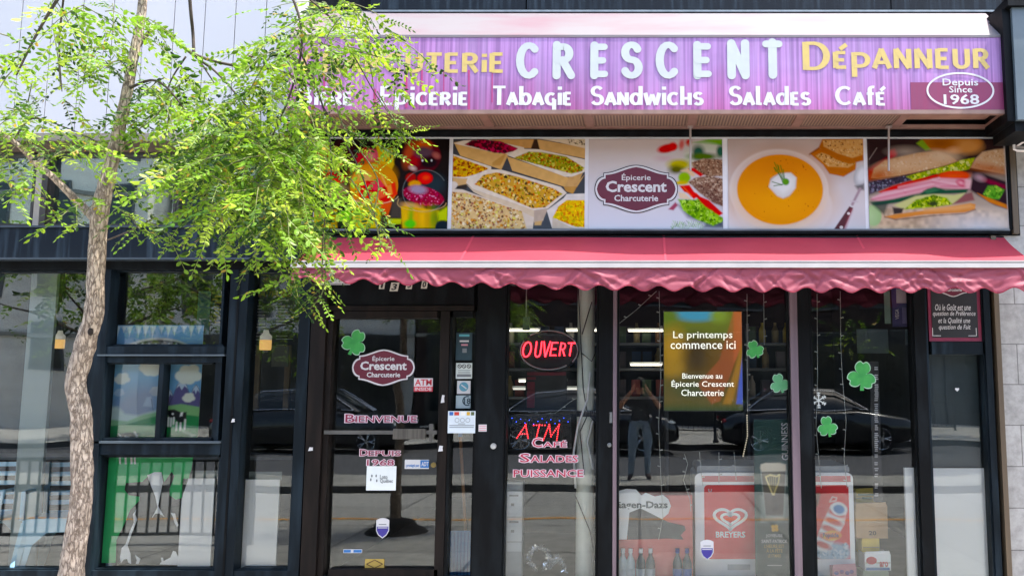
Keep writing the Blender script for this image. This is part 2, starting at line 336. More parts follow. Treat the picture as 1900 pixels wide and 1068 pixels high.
# ------------------------------------------------------------------ printed pictures: colours painted per vertex on a fine grid
class Cv:
    def __init__(s, w, h, bgc, ox=0, oy=0, sc=1.0):
        s.W, s.H, s.ox, s.oy, s.sc = int(w), int(h), ox, oy, sc
        s.a = np.zeros((s.H, s.W, 3)); s.a[:] = lin(bgc)
        yy, xx = np.mgrid[0:s.H, 0:s.W]; s.xx = xx.astype(float); s.yy = yy.astype(float)
    def T(s, x, y): return (x/s.sc-s.ox, y/s.sc-s.oy)
    def mix(s, al, c):
        c = np.array(lin(c)) if isinstance(c, (str,tuple)) else c
        s.a += al[...,None]*(c-s.a)
    def grad(s, c0, c1, ax=1):
        t = (s.yy/s.H if ax else s.xx/s.W)[...,None]; s.a = np.array(lin(c0))*(1-t)+np.array(lin(c1))*t; return s
    def e_al(s, cx, cy, rx, ry, rot=0, soft=1.0):
        cx, cy = s.T(cx, cy); rx /= s.sc; ry /= s.sc; r = math.radians(rot)
        dx, dy = s.xx-cx, s.yy-cy; u = (dx*math.cos(r)+dy*math.sin(r))/rx; v = (-dx*math.sin(r)+dy*math.cos(r))/ry
        return np.clip((1-np.sqrt(u*u+v*v))*min(rx,ry)/soft+.5, 0, 1)
    def e(s, cx, cy, rx, ry, c, rot=0, soft=1.0, op=1.0): s.mix(s.e_al(cx,cy,rx,ry,rot,soft)*op, c); return s
    def p_al(s, pts, soft=1.0):
        P = [s.T(*q) for q in pts]; ins = np.zeros((s.H,s.W), bool); dm = np.full((s.H,s.W), 1e9)
        for i in range(len(P)):
            (x0,y0),(x1,y1) = P[i], P[(i+1)%len(P)]
            if y0 != y1:
                c = ((y0 > s.yy) != (y1 > s.yy)) & (s.xx < (x1-x0)*(s.yy-y0)/(y1-y0)+x0); ins ^= c
            L2 = (x1-x0)**2+(y1-y0)**2+1e-9
            t = np.clip(((s.xx-x0)*(x1-x0)+(s.yy-y0)*(y1-y0))/L2, 0, 1)
            dm = np.minimum(dm, np.hypot(s.xx-x0-t*(x1-x0), s.yy-y0-t*(y1-y0)))
        return np.clip(np.where(ins, dm, -dm)/soft+.5, 0, 1)
    def p(s, pts, c, soft=1.0, op=1.0): s.mix(s.p_al(pts, soft)*op, c); return s
    def l(s, pts, wd, c, soft=1.0, op=1.0):
        P = [s.T(*q) for q in pts]; dm = np.full((s.H,s.W), 1e9)
        for (x0,y0),(x1,y1) in zip(P[:-1], P[1:]):
            t = np.clip(((s.xx-x0)*(x1-x0)+(s.yy-y0)*(y1-y0))/((x1-x0)**2+(y1-y0)**2+1e-9), 0, 1)
            dm = np.minimum(dm, np.hypot(s.xx-x0-t*(x1-x0), s.yy-y0-t*(y1-y0)))
        s.mix(np.clip((wd/s.sc/2-dm)/soft+.5, 0, 1)*op, c); return s
    def specks(s, al, cols, n, r0, r1, op=.9, seed=1):
        rg = np.random.default_rng(seed); ys, xs = np.where(al > .5)
        if not len(ys): return s
        for i in rg.integers(0, len(ys), n):
            cx, cy = xs[i], ys[i]; r = rg.uniform(r0, r1)/s.sc; q = rg.uniform(.45, 1); an = rg.uniform(0, 3.14)
            R = int(r+3); y0, y1, x0, x1 = max(0,cy-R), min(s.H,cy+R+1), max(0,cx-R), min(s.W,cx+R+1)
            dx, dy = s.xx[y0:y1,x0:x1]-cx, s.yy[y0:y1,x0:x1]-cy
            u = (dx*math.cos(an)+dy*math.sin(an))/r; v = (-dx*math.sin(an)+dy*math.cos(an))/(r*q)
            k = np.clip((1-np.sqrt(u*u+v*v))*r+.5, 0, 1)*op*al[y0:y1,x0:x1]
            c = np.array(lin(cols[rg.integers(len(cols))]))*rg.uniform(.7, 1.15)
            s.a[y0:y1,x0:x1] += k[...,None]*(c-s.a[y0:y1,x0:x1])
        return s
    def noise(s, al, amt, cell, seed=2):
        rg = np.random.default_rng(seed); gh, gw = int(s.H/cell)+3, int(s.W/cell)+3; g = rg.random((gh,gw))
        fy, fx = s.yy/cell, s.xx/cell; iy, ix = fy.astype(int), fx.astype(int); ty, tx = fy-iy, fx-ix
        ty = ty*ty*(3-2*ty); tx = tx*tx*(3-2*tx)
        v = (g[iy,ix]*(1-tx)+g[iy,ix+1]*tx)*(1-ty)+(g[iy+1,ix]*(1-tx)+g[iy+1,ix+1]*tx)*ty
        s.a *= (1+((v-.5)*2*amt*al))[...,None]; return s
    def full(s): return np.ones((s.H,s.W))
    def build(s, name, box, y, m, parent, wob=0.0, gain=1.0, sat=1.0):
        lum = s.a.mean(2, keepdims=True); s.a = np.clip(lum+(s.a-lum)*sat, 0, 1)
        x0, x1, z0, z1 = RC(*box, y); W, H = s.W, s.H
        xs = np.linspace(x0, x1, W); zs = np.linspace(z1, z0, H); gx, gz = np.meshgrid(xs, zs)
        gy = np.full_like(gx, y)
        if wob: gy = gy+wob*(np.sin(gx*7+gz*3)+.5*np.sin(gx*17-gz*9))
        o0 = root_loc(parent) if parent else Vector(((x0+x1)/2, y, z0))
        v = np.stack([gx-o0.x, gy-o0.y, gz-o0.z], -1).reshape(-1,3)
        i = (np.arange(H-1)[:,None]*W+np.arange(W-1)[None]).ravel()
        f = np.stack([i, i+W, i+W+1, i+1], 1)
        me = bpy.data.meshes.new(name); me.vertices.add(len(v)); me.vertices.foreach_set('co', v.ravel())
        me.loops.add(f.size); me.loops.foreach_set('vertex_index', f.ravel().astype(np.int32))
        me.polygons.add(len(f)); me.polygons.foreach_set('loop_start', np.arange(0, f.size, 4, dtype=np.int32))
        me.polygons.foreach_set('use_smooth', np.ones(len(f), bool))
        me.update(calc_edges=True)
        at = me.color_attributes.new('Col', 'FLOAT_COLOR', 'POINT')
        c = np.ones((len(v),4)); c[:,:3] = np.clip(s.a, 0, 1).reshape(-1,3)*gain
        at.data.foreach_set('color', c.ravel())
        me.materials.append(m); o = bpy.data.objects.new(name, me); COL.objects.link(o)
        if parent: o.parent = parent
        else: o.location = o0
        return o
# ------------------------------------------------------------------ ground
def tilemat(name, c1, c2, cj, bw, bh, mortar, rough=.7, bump=.3, off=.5, axes='xz'):
    m = bpy.data.materials.new(name); m.use_nodes = True; nt = m.node_tree; N = nt.nodes; Lk = nt.links.new; b = N['Principled BSDF']
    b.inputs['Roughness'].default_value = rough
    tc = N.new('ShaderNodeTexCoord'); sp = N.new('ShaderNodeSeparateXYZ'); cb = N.new('ShaderNodeCombineXYZ')
    Lk(tc.outputs['Object'], sp.inputs[0]); Lk(sp.outputs[0], cb.inputs[0]); Lk(sp.outputs[2 if axes == 'xz' else 1], cb.inputs[1])
    br = N.new('ShaderNodeTexBrick'); br.inputs['Scale'].default_value = 1; br.inputs['Brick Width'].default_value = bw
    br.inputs['Row Height'].default_value = bh; br.inputs['Mortar Size'].default_value = mortar; br.offset = off
    br.inputs['Color1'].default_value = (*lin(c1),1); br.inputs['Color2'].default_value = (*lin(c2),1); br.inputs['Mortar'].default_value = (*lin(cj),1)
    Lk(cb.outputs[0], br.inputs['Vector'])
    nz = N.new('ShaderNodeTexNoise'); nz.inputs['Scale'].default_value = 9; nz.inputs['Detail'].default_value = 8; nz.inputs['Roughness'].default_value = .7
    Lk(tc.outputs['Object'], nz.inputs['Vector'])
    cr = N.new('ShaderNodeValToRGB'); cr.color_ramp.elements[0].color = (.62,.62,.61,1); cr.color_ramp.elements[1].color = (1.1,1.1,1.1,1)
    cr.color_ramp.elements[0].position = .3; cr.color_ramp.elements[1].position = .6
    Lk(nz.outputs['Fac'], cr.inputs[0])
    mx = N.new('ShaderNodeMix'); mx.data_type = 'RGBA'; mx.blend_type = 'MULTIPLY'; mx.inputs[0].default_value = 1
    Lk(br.outputs['Color'], mx.inputs[6]); Lk(cr.outputs[0], mx.inputs[7]); Lk(mx.outputs[2], b.inputs['Base Color'])
    bp = N.new('ShaderNodeBump'); bp.inputs['Strength'].default_value = bump; bp.inputs['Distance'].default_value = .01; bp.invert = True
    Lk(br.outputs['Fac'], bp.inputs['Height']); Lk(bp.outputs[0], b.inputs['Normal']); return m
asphalt = mat('asphalt', '#5c5c5e', '#4b4b4e', .85, scale=(3,3,3), detail=9, bump=.3, bscale=(60,60,60))
concrete = mat('concrete', '#b9b6b0', '#a5a29c', .8, scale=(1.4,1.4,1.4), detail=8, bump=.2, bscale=(40,40,40))
kerb_m = mat('dark_kerb_stone', '#3c3b3a', '#4a4947', .8, scale=(3,3,6))
def setting(name, mb, m): return tag(mb.build(name, m, origin=(0,0,0)), kind='structure')
g = MB(); g.quad((-120,-150,-.004),(120,-150,-.004),(120,60,-.004),(-120,60,-.004)); setting('road', g, asphalt)
g = MB(); g.box(-60,60,-5.95,-.06,-.2,0.0); setting('pavement', g, tilemat('light_paving','#a8a59f','#9b9892','#6e6b66',1.5,1.5,.018,.8,.4,.0,'xy'))
g = MB(); g.quad((-60,-3.52,.004),(60,-3.52,.004),(60,-3.43,.004),(-60,-3.43,.004)); setting('orange_paint_line', g, mat('orange_road_paint','#d99a3a','#c98a30',.7))
g = MB(); g.box(-60,60,-7.5,-6.02,-.2,.10); setting('raised_pavement', g, mat('pale_concrete','#a8a49b','#8f8c84',.8,scale=(2,2,2),detail=8))
g = MB(); g.box(-60,60,-6.018,-5.952,-.2,.098); setting('kerb', g, kerb_m)
g = MB(); g.box(-60,60,-40,-15.2,-.2,.13); setting('far_pavement', g, concrete)
g = MB(); g.box(-60,60,-15.198,-15.0,-.2,.128); setting('far_kerb', g, kerb_m)
# ------------------------------------------------------------------ grocery building (right two thirds)
XE = X(600,700)                                            # door side edge
shop = thing('shop_building', 'black framed grocery shopfront with a glass door and tall display windows', 'shop', (X(1200,700),0,0))
XR = X(1849,800); XL = X(556,800)
ZT = 7.2
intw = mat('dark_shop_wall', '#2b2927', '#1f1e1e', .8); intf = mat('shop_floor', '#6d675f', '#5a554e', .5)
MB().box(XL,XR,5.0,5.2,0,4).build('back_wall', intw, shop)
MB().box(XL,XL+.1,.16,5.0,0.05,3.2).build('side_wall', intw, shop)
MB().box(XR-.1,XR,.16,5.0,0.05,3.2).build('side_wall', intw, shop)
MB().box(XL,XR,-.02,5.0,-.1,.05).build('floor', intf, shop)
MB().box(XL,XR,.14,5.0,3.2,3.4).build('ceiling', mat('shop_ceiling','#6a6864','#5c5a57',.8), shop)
XU = X(1888,340); h = MB(); h.box(XL,XR,.0,.14,Z(527),Z(437)); h.box(XL,XU,.0,.14,Z(437),ZT); h.build('front_wall', black, shop)
# upper steel fascia in long sheets above the sign
f = MB()
for a, b in ((690,976),(979,1650),(1652,1856)): f.pbox(a,-120,b,17,-.03,0.0)
f.build('upper_fascia', beam_m, shop)
MB().pbox(690,18.5,1856,22,-.05,-.001).build('fascia_lip', mat('pale_steel_lip','#8d979a','#a3abad',.45,.4,scale=(20,1,1)), shop)
# posts  (px measured half way up)
def post(a, b, c, d, m, y0=-.05, y1=.12, name='post'):
    return MB().pbox(a,b,c,d,y0,y1).build(name, m, shop)
Y0, Y1 = 505, 1100
post(568,Y0,596,Y1,brownblack,-.06); post(545,Y0,566,Y1,navy,-.045)
post(881,Y0,935,Y1,black,-.05); post(1110,Y0,1136,Y1,black,-.05)
post(1137,Y0,1144,Y1,pinkmetal,-.06,.1); post(1470,Y0,1484,Y1,pinkmetal,-.06,.1); post(1485,Y0,1507,Y1,black,-.05)
post(1704,Y0,1725,Y1,black,-.05); post(1836,Y0,1848,Y1,navy,-.05)
MB().box(X(1848.8,800),X(1858,800),-.075,.1,0,Z(440)).build('bronze_trim', mat('bronze_trim','#6a5c4c','#7a6a55',.4,.4,scale=(20,20,1)), shop)
MB().box(XL,X(935,800),-.03,.0,0.0,Z(1066)).build('threshold', navy, shop)
MB().box(X(936,800),XR,-.03,.0,0.0,Z(1085)).build('plinth', black, shop)
# transom panel over the door
MB().pbox(598,515,880,566,-.005,.1).build('transom_panel', black, shop)
MB().pbox(598,567,880,576,-.025,.1).build('door_header', brownblack, shop)
GY = .04
def pane(name, a, b, c, d, parent, m=GLASS, y=GY):
    x0,x1,z0,z1 = RC(a,b,c,d,y); return MB().box(x0,x1,y,y+.006,z0,z1).build(name, m, parent)
def window(a, b, c, d, parent, fw=4, m=black, y=-.02, gm=GLASS):
    f = MB(); f.pbox(a,b,c,b+fw,y,.07); f.pbox(a,d-fw,c,d,y,.07); f.pbox(a,b+fw,a+fw,d-fw,y,.07); f.pbox(c-fw,b+fw,c,d-fw,y,.07)
    o = f.build('window', m, parent); pane('pane', a+fw-1,b+fw-1,c-fw+1,d-fw+1, o, gm); return o
window(934.5,515,1109.5,1100,shop); window(1144.5,515,1469.5,1100,shop); window(1507.5,515,1703.5,1100,shop)
# sidelight and door
sd = MB(); sd.pbox(829,577,834,1100,-.02,.07); sd.pbox(877,577,880.5,1100,-.02,.07); sd.pbox(834,577,877,588,-.02,.07)
sd = sd.build('sidelight', black, shop); pane('pane', 833,587,878,1100, sd)
door = MB(); a0,a1 = 599,827
door.pbox(598,577,608,1100,-.03,.06); door.pbox(a1-16,577,a1+1,1100,-.03,.06); door.pbox(608,577,811,590,-.03,.06); door.pbox(608,1056,811,1100,-.03,.06)
door = door.build('door', brownblack, shop); pane('pane', 607,589,812,1057, door)
hb = MB(); hb.pbox(601,798,810,805,-.055,-.035); hb.pbox(796,786,803,818,-.05,-.03); hb.build('push_bar', mat('dark_grey_metal','#5a5a58','#6b6a67',.35,.6), door)
MB().pbox(729,795,789,814,-.075,-.036).build('handle_plate', mat('brushed_dark_steel','#6e6b66','#56534f',.35,.7,scale=(60,2,2)), door)
MB().lathey((X(807,861),-.045,Z(861)),[(.02,-.004),(.02,.014)]).build('lock', mat('brass','#8a7a4c','#736642',.35,.8), door)
pk = X(918,826)
MB().lathey((pk,-.065,Z(826)),[(.004,-.008),(.021,-.006),(.023,.014)]).build('lock', alu, shop)
MB().lathey((X(1131,824),-.06,Z(824)),[(.004,-.006),(.016,-.004),(.017,.01)]).build('lock', greymetal, shop)
MB().pbox(1131,764,1136,784,-.056,-.05).build('latch_plate', greymetal, shop)
# right hand narrow door with a frosted pane
rd = MB(); rd.pbox(1725.5,515,1729,1100,-.03,.07); rd.pbox(1831.5,515,1835.5,1100,-.03,.07); rd.pbox(1729,634,1831.5,657,-.03,.07); rd.pbox(1729,500,1831.5,640,.0,.05)
rd = rd.build('side_door', navy, shop); pane('pane', 1728,656,1832,1100, rd)
fr = glassmat('grey_green_film', (.25,.36,.36), .02, .3)
# ------------------------------------------------------------------ café building at left
cafe = thing('cafe_building', 'white clad café building with navy window frames beside the grocery', 'café', (X(250,700),0,0))
CXL, CXR = X(-420,700), X(553,700)-.0
cl = MB(); xa = X(545,120,-.25); k = 0
wcl = X(388,120,-.25)-X(331,120,-.25)
while xa > CXL:
    cl.box(xa-wcl+.007, xa, -.25, -.22, Z(247,-.25), ZT); xa -= wcl; k += 1
cl.build('cladding', mat('white_corrugated_cladding','#cbccd0','#c2c5ca',.5,scale=(.8,.8,.3)), cafe)
MB().box(CXL, X(545,120,-.25), -.219, -.01, Z(247,-.25)+.004, ZT-.05).build('cladding_backing', mat('grey_backing','#b9bcc0','#adb0b4',.6), cafe)
MB().box(CXL, CXR, -.03, .12, Z(283), Z(250,-.01)).build('brown_fascia', mat('brown_soffit','#6b5b4d','#57493e',.6,scale=(2,2,20)), cafe)
MB().pbox(-420,421,553,478,-.14,.0).build('beam', beam_m, cafe)
MB().pbox(-420,418,553,421.5,-.155,.0).build('beam_cap', mat('grey_navy_edge','#252f37','#323d46',.5), cafe)
MB().pbox(-420,477.5,553,481,-.15,-.0).build('beam_lip', mat('grey_navy_edge2','#343f48','#2a343c',.5), cafe)
MB().pbox(-420,481,553,500,-.05,.12).build('window_head', black, cafe)
def cwin(a,b,c,d,fw=6,gm=GLASS,m=navy,y=-.01,name='window'):
    f = MB(); f.pbox(a,b,c,b+fw,y,.07); f.pbox(a,d-fw,c,d,y,.07); f.pbox(a,b+fw,a+fw,d-fw,y,.07); f.pbox(c-fw,b+fw,c,d-fw,y,.07)
    o = f.build(name, m, cafe); pane('pane', a+fw-1,b+fw-1,c-fw+1,d-fw+1,o,gm); return o
UG = glassmat('upper_window_glass', (.7,.82,.76), .15, 1.2)
bronze = mat('dark_bronze_frame','#2a2624','#3a342f',.45)
for a,b in ((-420,-140),(-139,64),(88,328),(329,556)): cwin(a,283,b,420,5,UG,bronze)
MB().pbox(65,283,76,420,-.03,.1).build('mullion', mat('beige_post','#a39a8c','#8f877b',.6), cafe)
MB().pbox(77,283,87,420,-.03,.1).build('mullion', bronze, cafe)
for px in (-150, 175, 435):
    pass
# lower level frames
MB().pbox(157,500,186,1075,-.07,.12).build('post', navy, cafe)
MB().pbox(413,500,447,1075,-.06,.12).build('post', navy, cafe)
MB().pbox(427,500,431,1075,-.066,-.0605).build('post_groove', black, cafe)
MB().pbox(-420,1058,553,1085,-.05,.12).build('bottom_rail', navy, cafe)
cwin(-420,500,157,1059,5); cwin(446,500,560,1059,6)
cwin(186,500,414,642,4,GLASS_CAFE)
MB().pbox(180,642,416,657,-.06,.1).build('transom_bar', navy, cafe)
MB().pbox(180,657,416,660,-.075,.1).build('transom_drip', mat('grey_navy_edge3','#3f4a51','#4c565c',.5), cafe)
MB().pbox(176,660,412,672,-.05,.1).build('transom_bar', navy, cafe)
cm = MB(); cm.pbox(182,668,189,818,-.035,.09); cm.pbox(396,668,408,818,-.035,.09); cm.pbox(189,668,396,675,-.035,.09); cm.pbox(189,812,396,818,-.035,.09); cm.pbox(291,675,300,812,-.035,.09)
cm = cm.build('casement', navy, cafe); pane('pane',188,674,292,813,cm); pane('pane',299,674,397,813,cm)
MB().pbox(172,818,409,822,-.07,.1).build('sill', mat('grey_navy_edge3','#3f4a51','#4c565c',.5), cafe)
MB().pbox(172,822,409,843,-.05,.1).build('transom_bar', navy, cafe)
cwin(172,843,406,1059,5)
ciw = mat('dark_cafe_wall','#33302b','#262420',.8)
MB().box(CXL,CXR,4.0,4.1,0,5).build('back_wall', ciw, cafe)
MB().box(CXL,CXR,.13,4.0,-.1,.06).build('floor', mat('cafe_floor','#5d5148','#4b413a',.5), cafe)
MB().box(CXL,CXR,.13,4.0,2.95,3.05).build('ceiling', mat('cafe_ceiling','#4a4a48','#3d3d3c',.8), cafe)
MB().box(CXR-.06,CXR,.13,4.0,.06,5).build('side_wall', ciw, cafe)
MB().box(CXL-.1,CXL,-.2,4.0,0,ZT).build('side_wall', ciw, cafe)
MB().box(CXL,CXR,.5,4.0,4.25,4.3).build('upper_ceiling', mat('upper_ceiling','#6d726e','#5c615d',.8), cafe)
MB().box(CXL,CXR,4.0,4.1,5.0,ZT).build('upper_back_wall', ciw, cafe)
MB().box(CXL,CXR,-.2,-.009,ZT-.05,ZT).build('coping', whitepaint, cafe)
MB().box(CXL,CXR,.0,.12,Z(250,-.01)+.001,ZT).build('upper_wall', ciw, cafe)
# pale pillar inside the café glass, seen behind the tree
MB().pbox(37,480,86,1075,.32,.35).build('pillar', mat('pale_grey_green_pillar','#aebbb4','#9dada7',.5,scale=(2,2,1)), cafe)
# ------------------------------------------------------------------ stone building at far right
stb = thing('stone_building', 'pale stone clad building at the right edge of the shop', 'building', (X(1890,700),0,0))
SX0 = X(1858.5,800)
sw_ = MB(); sw_.box(SX0, SX0+6, .004, .5, -.0, Z(437)); sw_.box(XU+.003, SX0+6, .004, .5, Z(437), ZT); sw_.build('wall', tilemat('pale_stone_cladding','#a6a39e','#9a9792','#6b6864',.62,.312,.004,.6,.4), stb)
MB().box(XU+.003, SX0+6, .5, 4, -.0, ZT).build('core', intw, stb)
boxs = thing('projecting_box_sign', 'grey teal projecting box sign with black edges above the stone wall', 'sign', (X(1890,120,-.3),-.061,Z(240,-.061)))
x0 = X(1880,120,-.5)
MB().box(x0+.012,x0+2,-.5,-.061,Z(222,-.5),Z(14,-.5)).build('body', mat('grey_teal_panel','#59686f','#6a787e',.45,scale=(1,1,3)), boxs)
MB().box(x0-.03,x0+2,-.53,-.061,Z(13.5,-.5),Z(-3,-.5)).build('top_cap', black, boxs)
MB().box(x0-.05,x0+.01,-.47,-.061,Z(222,-.5),Z(14,-.5)).build('edge_channel', black, boxs)
MB().box(x0+.01,x0+2,-.46,-.061,Z(240,-.5),Z(222.5,-.5)).build('bottom_rail', black, boxs)
cmr = thing('security_camera', 'small white security camera on the stone wall under the box sign', 'camera', (X(1890,272,-.1),-.061,Z(285,-.1)))
c = PT(1889,262,-.12)
MB().lathey((c.x+.02,c.y,c.z),[(.022,-.05),(.026,-.045),(.026,.05)]).build('head', whitepaint, cmr)
MB().tube([(c.x-.02,c.y+.03,c.z+.02),(c.x-.025,c.y+.02,c.z-.06),(c.x,c.y+.02,c.z-.07),(c.x+.2,c.y+.02,c.z-.07)],.011).build('conduit', whitepaint, cmr)
# ------------------------------------------------------------------ the big sign
SY = -.42
sx0, sx1 = X(535,140,SY), X(1872,140,SY); szb, szt = Z(207,SY), Z(70,SY); sbt = Z(22,-.03)
sign = thing('shop_sign', 'faded purple box awning sign with yellow and white lettering across the shopfront', 'sign', ((sx0+sx1)/2,-.05,szb))
def fadedsign():
    m = bpy.data.materials.new('faded_purple_vinyl'); m.use_nodes = True; nt = m.node_tree; N = nt.nodes; Lk = nt.links.new; b = N['Principled BSDF']
    b.inputs['Roughness'].default_value = .5
    tc = N.new('ShaderNodeTexCoord'); sp = N.new('ShaderNodeSeparateXYZ'); Lk(tc.outputs['Object'], sp.inputs[0])
    def noi(scl, det):
        mp = N.new('ShaderNodeMapping'); mp.inputs['Scale'].default_value = scl; Lk(tc.outputs['Object'], mp.inputs[0])
        n = N.new('ShaderNodeTexNoise'); n.inputs['Scale'].default_value = 1; n.inputs['Detail'].default_value = det; Lk(mp.outputs[0], n.inputs['Vector']); return n.outputs['Fac']
    def ramp(src, a, b_, ca, cb):
        r = N.new('ShaderNodeValToRGB'); e = r.color_ramp.elements; e[0].position = a; e[1].position = b_; e[0].color = (*ca,1); e[1].color = (*cb,1); Lk(src, r.inputs[0]); return r.outputs[0]
    def mixc(f, a, c, mode='MIX'):
        x = N.new('ShaderNodeMix'); x.data_type = 'RGBA'; x.blend_type = mode
        if isinstance(f, float): x.inputs[0].default_value = f
        else: Lk(f, x.inputs[0])
        Lk(a, x.inputs[6]) if not isinstance(a, tuple) else setattr(x.inputs[6], 'default_value', (*a,1))
        Lk(c, x.inputs[7]) if not isinstance(c, tuple) else setattr(x.inputs[7], 'default_value', (*c,1)); return x.outputs[2]
    mr = N.new('ShaderNodeMapRange'); mr.inputs['From Min'].default_value = .02; mr.inputs['From Max'].default_value = .62
    ad = N.new('ShaderNodeMath'); ad.operation = 'MULTIPLY_ADD'; ad.inputs[1].default_value = .3; Lk(noi((9,1,.9),3), ad.inputs[0]); Lk(sp.outputs[2], ad.inputs[2]); Lk(ad.outputs[0], mr.inputs[0])
    basec = ramp(mr.outputs[0], .12, .8, lin('#a65590'), lin('#a680b8'))
    left = N.new('ShaderNodeMapRange'); left.inputs['From Min'].default_value = -.6; left.inputs['From Max'].default_value = -2.6; Lk(sp.outputs[0], left.inputs[0])
    lf = N.new('ShaderNodeMath'); lf.operation = 'MULTIPLY'; lf.inputs[1].default_value = .45; Lk(left.outputs[0], lf.inputs[0])
    c1 = mixc(lf.outputs[0], basec, lin('#9a5080'))
    st = ramp(noi((52,1,.8),5), .36, .62, (.6,.52,.62), (1.16,1.12,1.12))
    c2 = mixc(.85, c1, st, 'MULTIPLY')
    pale = ramp(noi((14,1,.5),4), .5, .75, (0,0,0), (.55,.55,.55))
    c3 = mixc(pale, c2, lin('#a890b8')); grime = ramp(noi((1.1,1,2.2),7), .38, .66, (.8,.76,.78), (1.04,1.03,1.03)); c3 = mixc(1.0, c3, grime, 'MULTIPLY')
    Lk(c3, b.inputs['Base Color']); return m
MB().box(sx0,sx1,SY,SY+.03,szb+.012,szt).build('front_panel', fadedsign(), sign)
topm = mat('bleached_white_vinyl','#a9a2a6','#aa8692',.6,scale=(1.6,5,5),detail=9,lo=.42,hi=.7)
tp = MB(); n = 40
tp.prismx([(SY-.004,szt+.001),(SY+.03,szt+.001),(-.0,sbt),(-.0,sbt+.02),(SY-.004,szt+.02)], sx0-.006, sx1+.006)
tp.build('top_slope', topm, sign)
MB().pbox(640,22.5,1856,27,-.012,.0).build('flashing', mat('pale_flashing','#cfcaca','#bdb8b8',.5,scale=(3,1,1)), sign)
endm = mat('pink_purple_vinyl','#a86a92','#97577f',.5)
for xa in (sx0-.004, sx1-.016): MB().prismx([(SY+.031,szb+.012),(-.0,szb+.012),(-.0,sbt-.001),(SY+.031,szt)], xa, xa+.02).build('end_panel', endm, sign)
sb = mat('brown_pink_soffit_frame','#94776b','#83675c',.55,scale=(8,8,8)); 
fr_ = MB(); fr_.box(sx0-.01,sx1+.01,SY-.008,SY+.035,szb-.02,szb+.011); fr_.box(sx0-.01,sx1+.01,-.07,-.001,szb-.012,szb+.011)
def soffit_x(px): return X(px,238,0)
seps = [585,912,1096,1281,1472,1655]
for px in seps:
    xm = soffit_x(px); fr_.box(xm-.035,xm+.035,SY+.036,-.071,szb-.012,szb+.011)
fr_.box(sx1-.05,sx1+.009,SY+.036,-.071,szb-.012,szb+.011)
fr_.build('soffit_frame', sb, sign)
def ribmat():
    m = bpy.data.materials.new('ribbed_diffuser'); m.use_nodes = True; nt = m.node_tree; N = nt.nodes; Lk = nt.links.new; b = N['Principled BSDF']
    tc = N.new('ShaderNodeTexCoord'); wv = N.new('ShaderNodeTexWave'); wv.inputs['Scale'].default_value = 13; wv.bands_direction = 'X'
    Lk(tc.outputs['Object'], wv.inputs['Vector']); r = N.new('ShaderNodeValToRGB'); r.color_ramp.elements[0].color = (*lin('#54443b'),1); r.color_ramp.elements[1].color = (*lin('#93806f'),1)
    Lk(wv.outputs['Fac'], r.inputs[0]); Lk(r.outputs[0], b.inputs['Base Color']); b.inputs['Roughness'].default_value = .5; return m
rib = ribmat()
for a,b in zip(seps[:-1], seps[1:]):
    MB().box(soffit_x(a)+.036, soffit_x(b)-.036, SY+.036,-.071,szb+.0,szb+.01).build('soffit_grille', rib, sign)
MB().box(soffit_x(1655)+.036, sx1-.051, SY+.036,-.071,szb+.05,szb+.06).build('open_bay_back', mat('dusty_brown_inner','#a08070','#8e6f60',.7), sign)
LY = SY-.003
peignot('lettering','CHARCUTERiE',(560,99,936,134),LY,yellow_sign,sign,.27,.18,.1)
brush('lettering',[('C',958,78,999,147),('R',1026,77,1067,147),('E',1096,78,1129,147),('S',1153,77,1192,147),('C',1217,77,1258,147),('E',1287,77,1321,147),('N',1350,74,1390,147),('T',1414,72,1453,146)],LY,mint_white,sign,.19)
peignot('lettering','D',(1489,78,1540,130),LY,yellow_sign,sign,.24,.12)
peignot('lettering','ép',(1546,81,1616,126.5),LY,yellow_sign,sign,.22,.14,.1)
peignot('lettering','ANNEUR',(1619,91,1836,127),LY,yellow_sign,sign,.27,.18,.12)
for wd,a,b in (('Bière',551,655),('Epicerie',705,869),('Tabagie',914,1061),('Sandwichs',1095,1304),('Salades',1352,1503),('Café',1550,1643)):
    peignot('lettering', wd, (a,160,b,195), LY, white_print, sign, .22, .14, .07)
MB().pbox(1690,153,1869,204,LY+.001,SY-.0005).build('maroon_patch', maroon_faded, sign)
oc = PT(1782,168,LY-.0015); rx = X(1843,168,LY)-oc.x; rz = Z(136,LY)-oc.z
ov = MB(); P = arc(oc.x,oc.z,rx,rz,0,360,64); ov.ribbon(P, .014, .014, LY-.0015); ov.build('oval_ring', white_print, sign)
txt('lettering','Depuis',(1749,146,1815,163),LY-.001,white_print,sign,.012)
txt('lettering','Since',(1761,160,1804,172),LY-.001,white_print,sign,.012)
txt('lettering','1968',(1751,175,1817,194),LY-.001,white_print,sign,.02)
streak_m = mat('unfaded_crimson_streak','#a82a63','#97366f',.5,scale=(30,3,3))
for px,w,a,b in ((868,4,130,205),(781,3,130,190),(752,4,132,200),(694,5,165,200),(822,2,130,175),(912,2,134,190),(600,3,140,200)):
    x = X(px,160,LY); MB().prism([(x-.003*w/4,Z(a,LY)),(x+.012*w/4,Z(a,LY)),(x+.02*w/4,Z(b,LY)),(x+.002,Z(b,LY))], SY-.002, SY-.0004).build('dye_streak', streak_m, sign)
# two rods hanging under the sign in front of the posters
for px, lab in ((1281,'thin pale metal rod hanging in front of the burger half poster'),(1649,'thin pale metal rod hanging in front of the baguette poster')):
    p = PT(px,238,-.09); q = PT(px,317,-.09); r = MB().tube([(p.x,p.y,szb-.013),(p.x,p.y,p.z-.02),(q.x,q.y,q.z)],.0085)
    r.box(p.x-.022,p.x+.022,-.11,-.07,szb-.022,szb-.0125)
    tag(r.build('hanging_rod', mat('pale_rod_metal','#b8ada6','#9d938d',.4,.4)), lab, 'rod', 'rods under the sign')
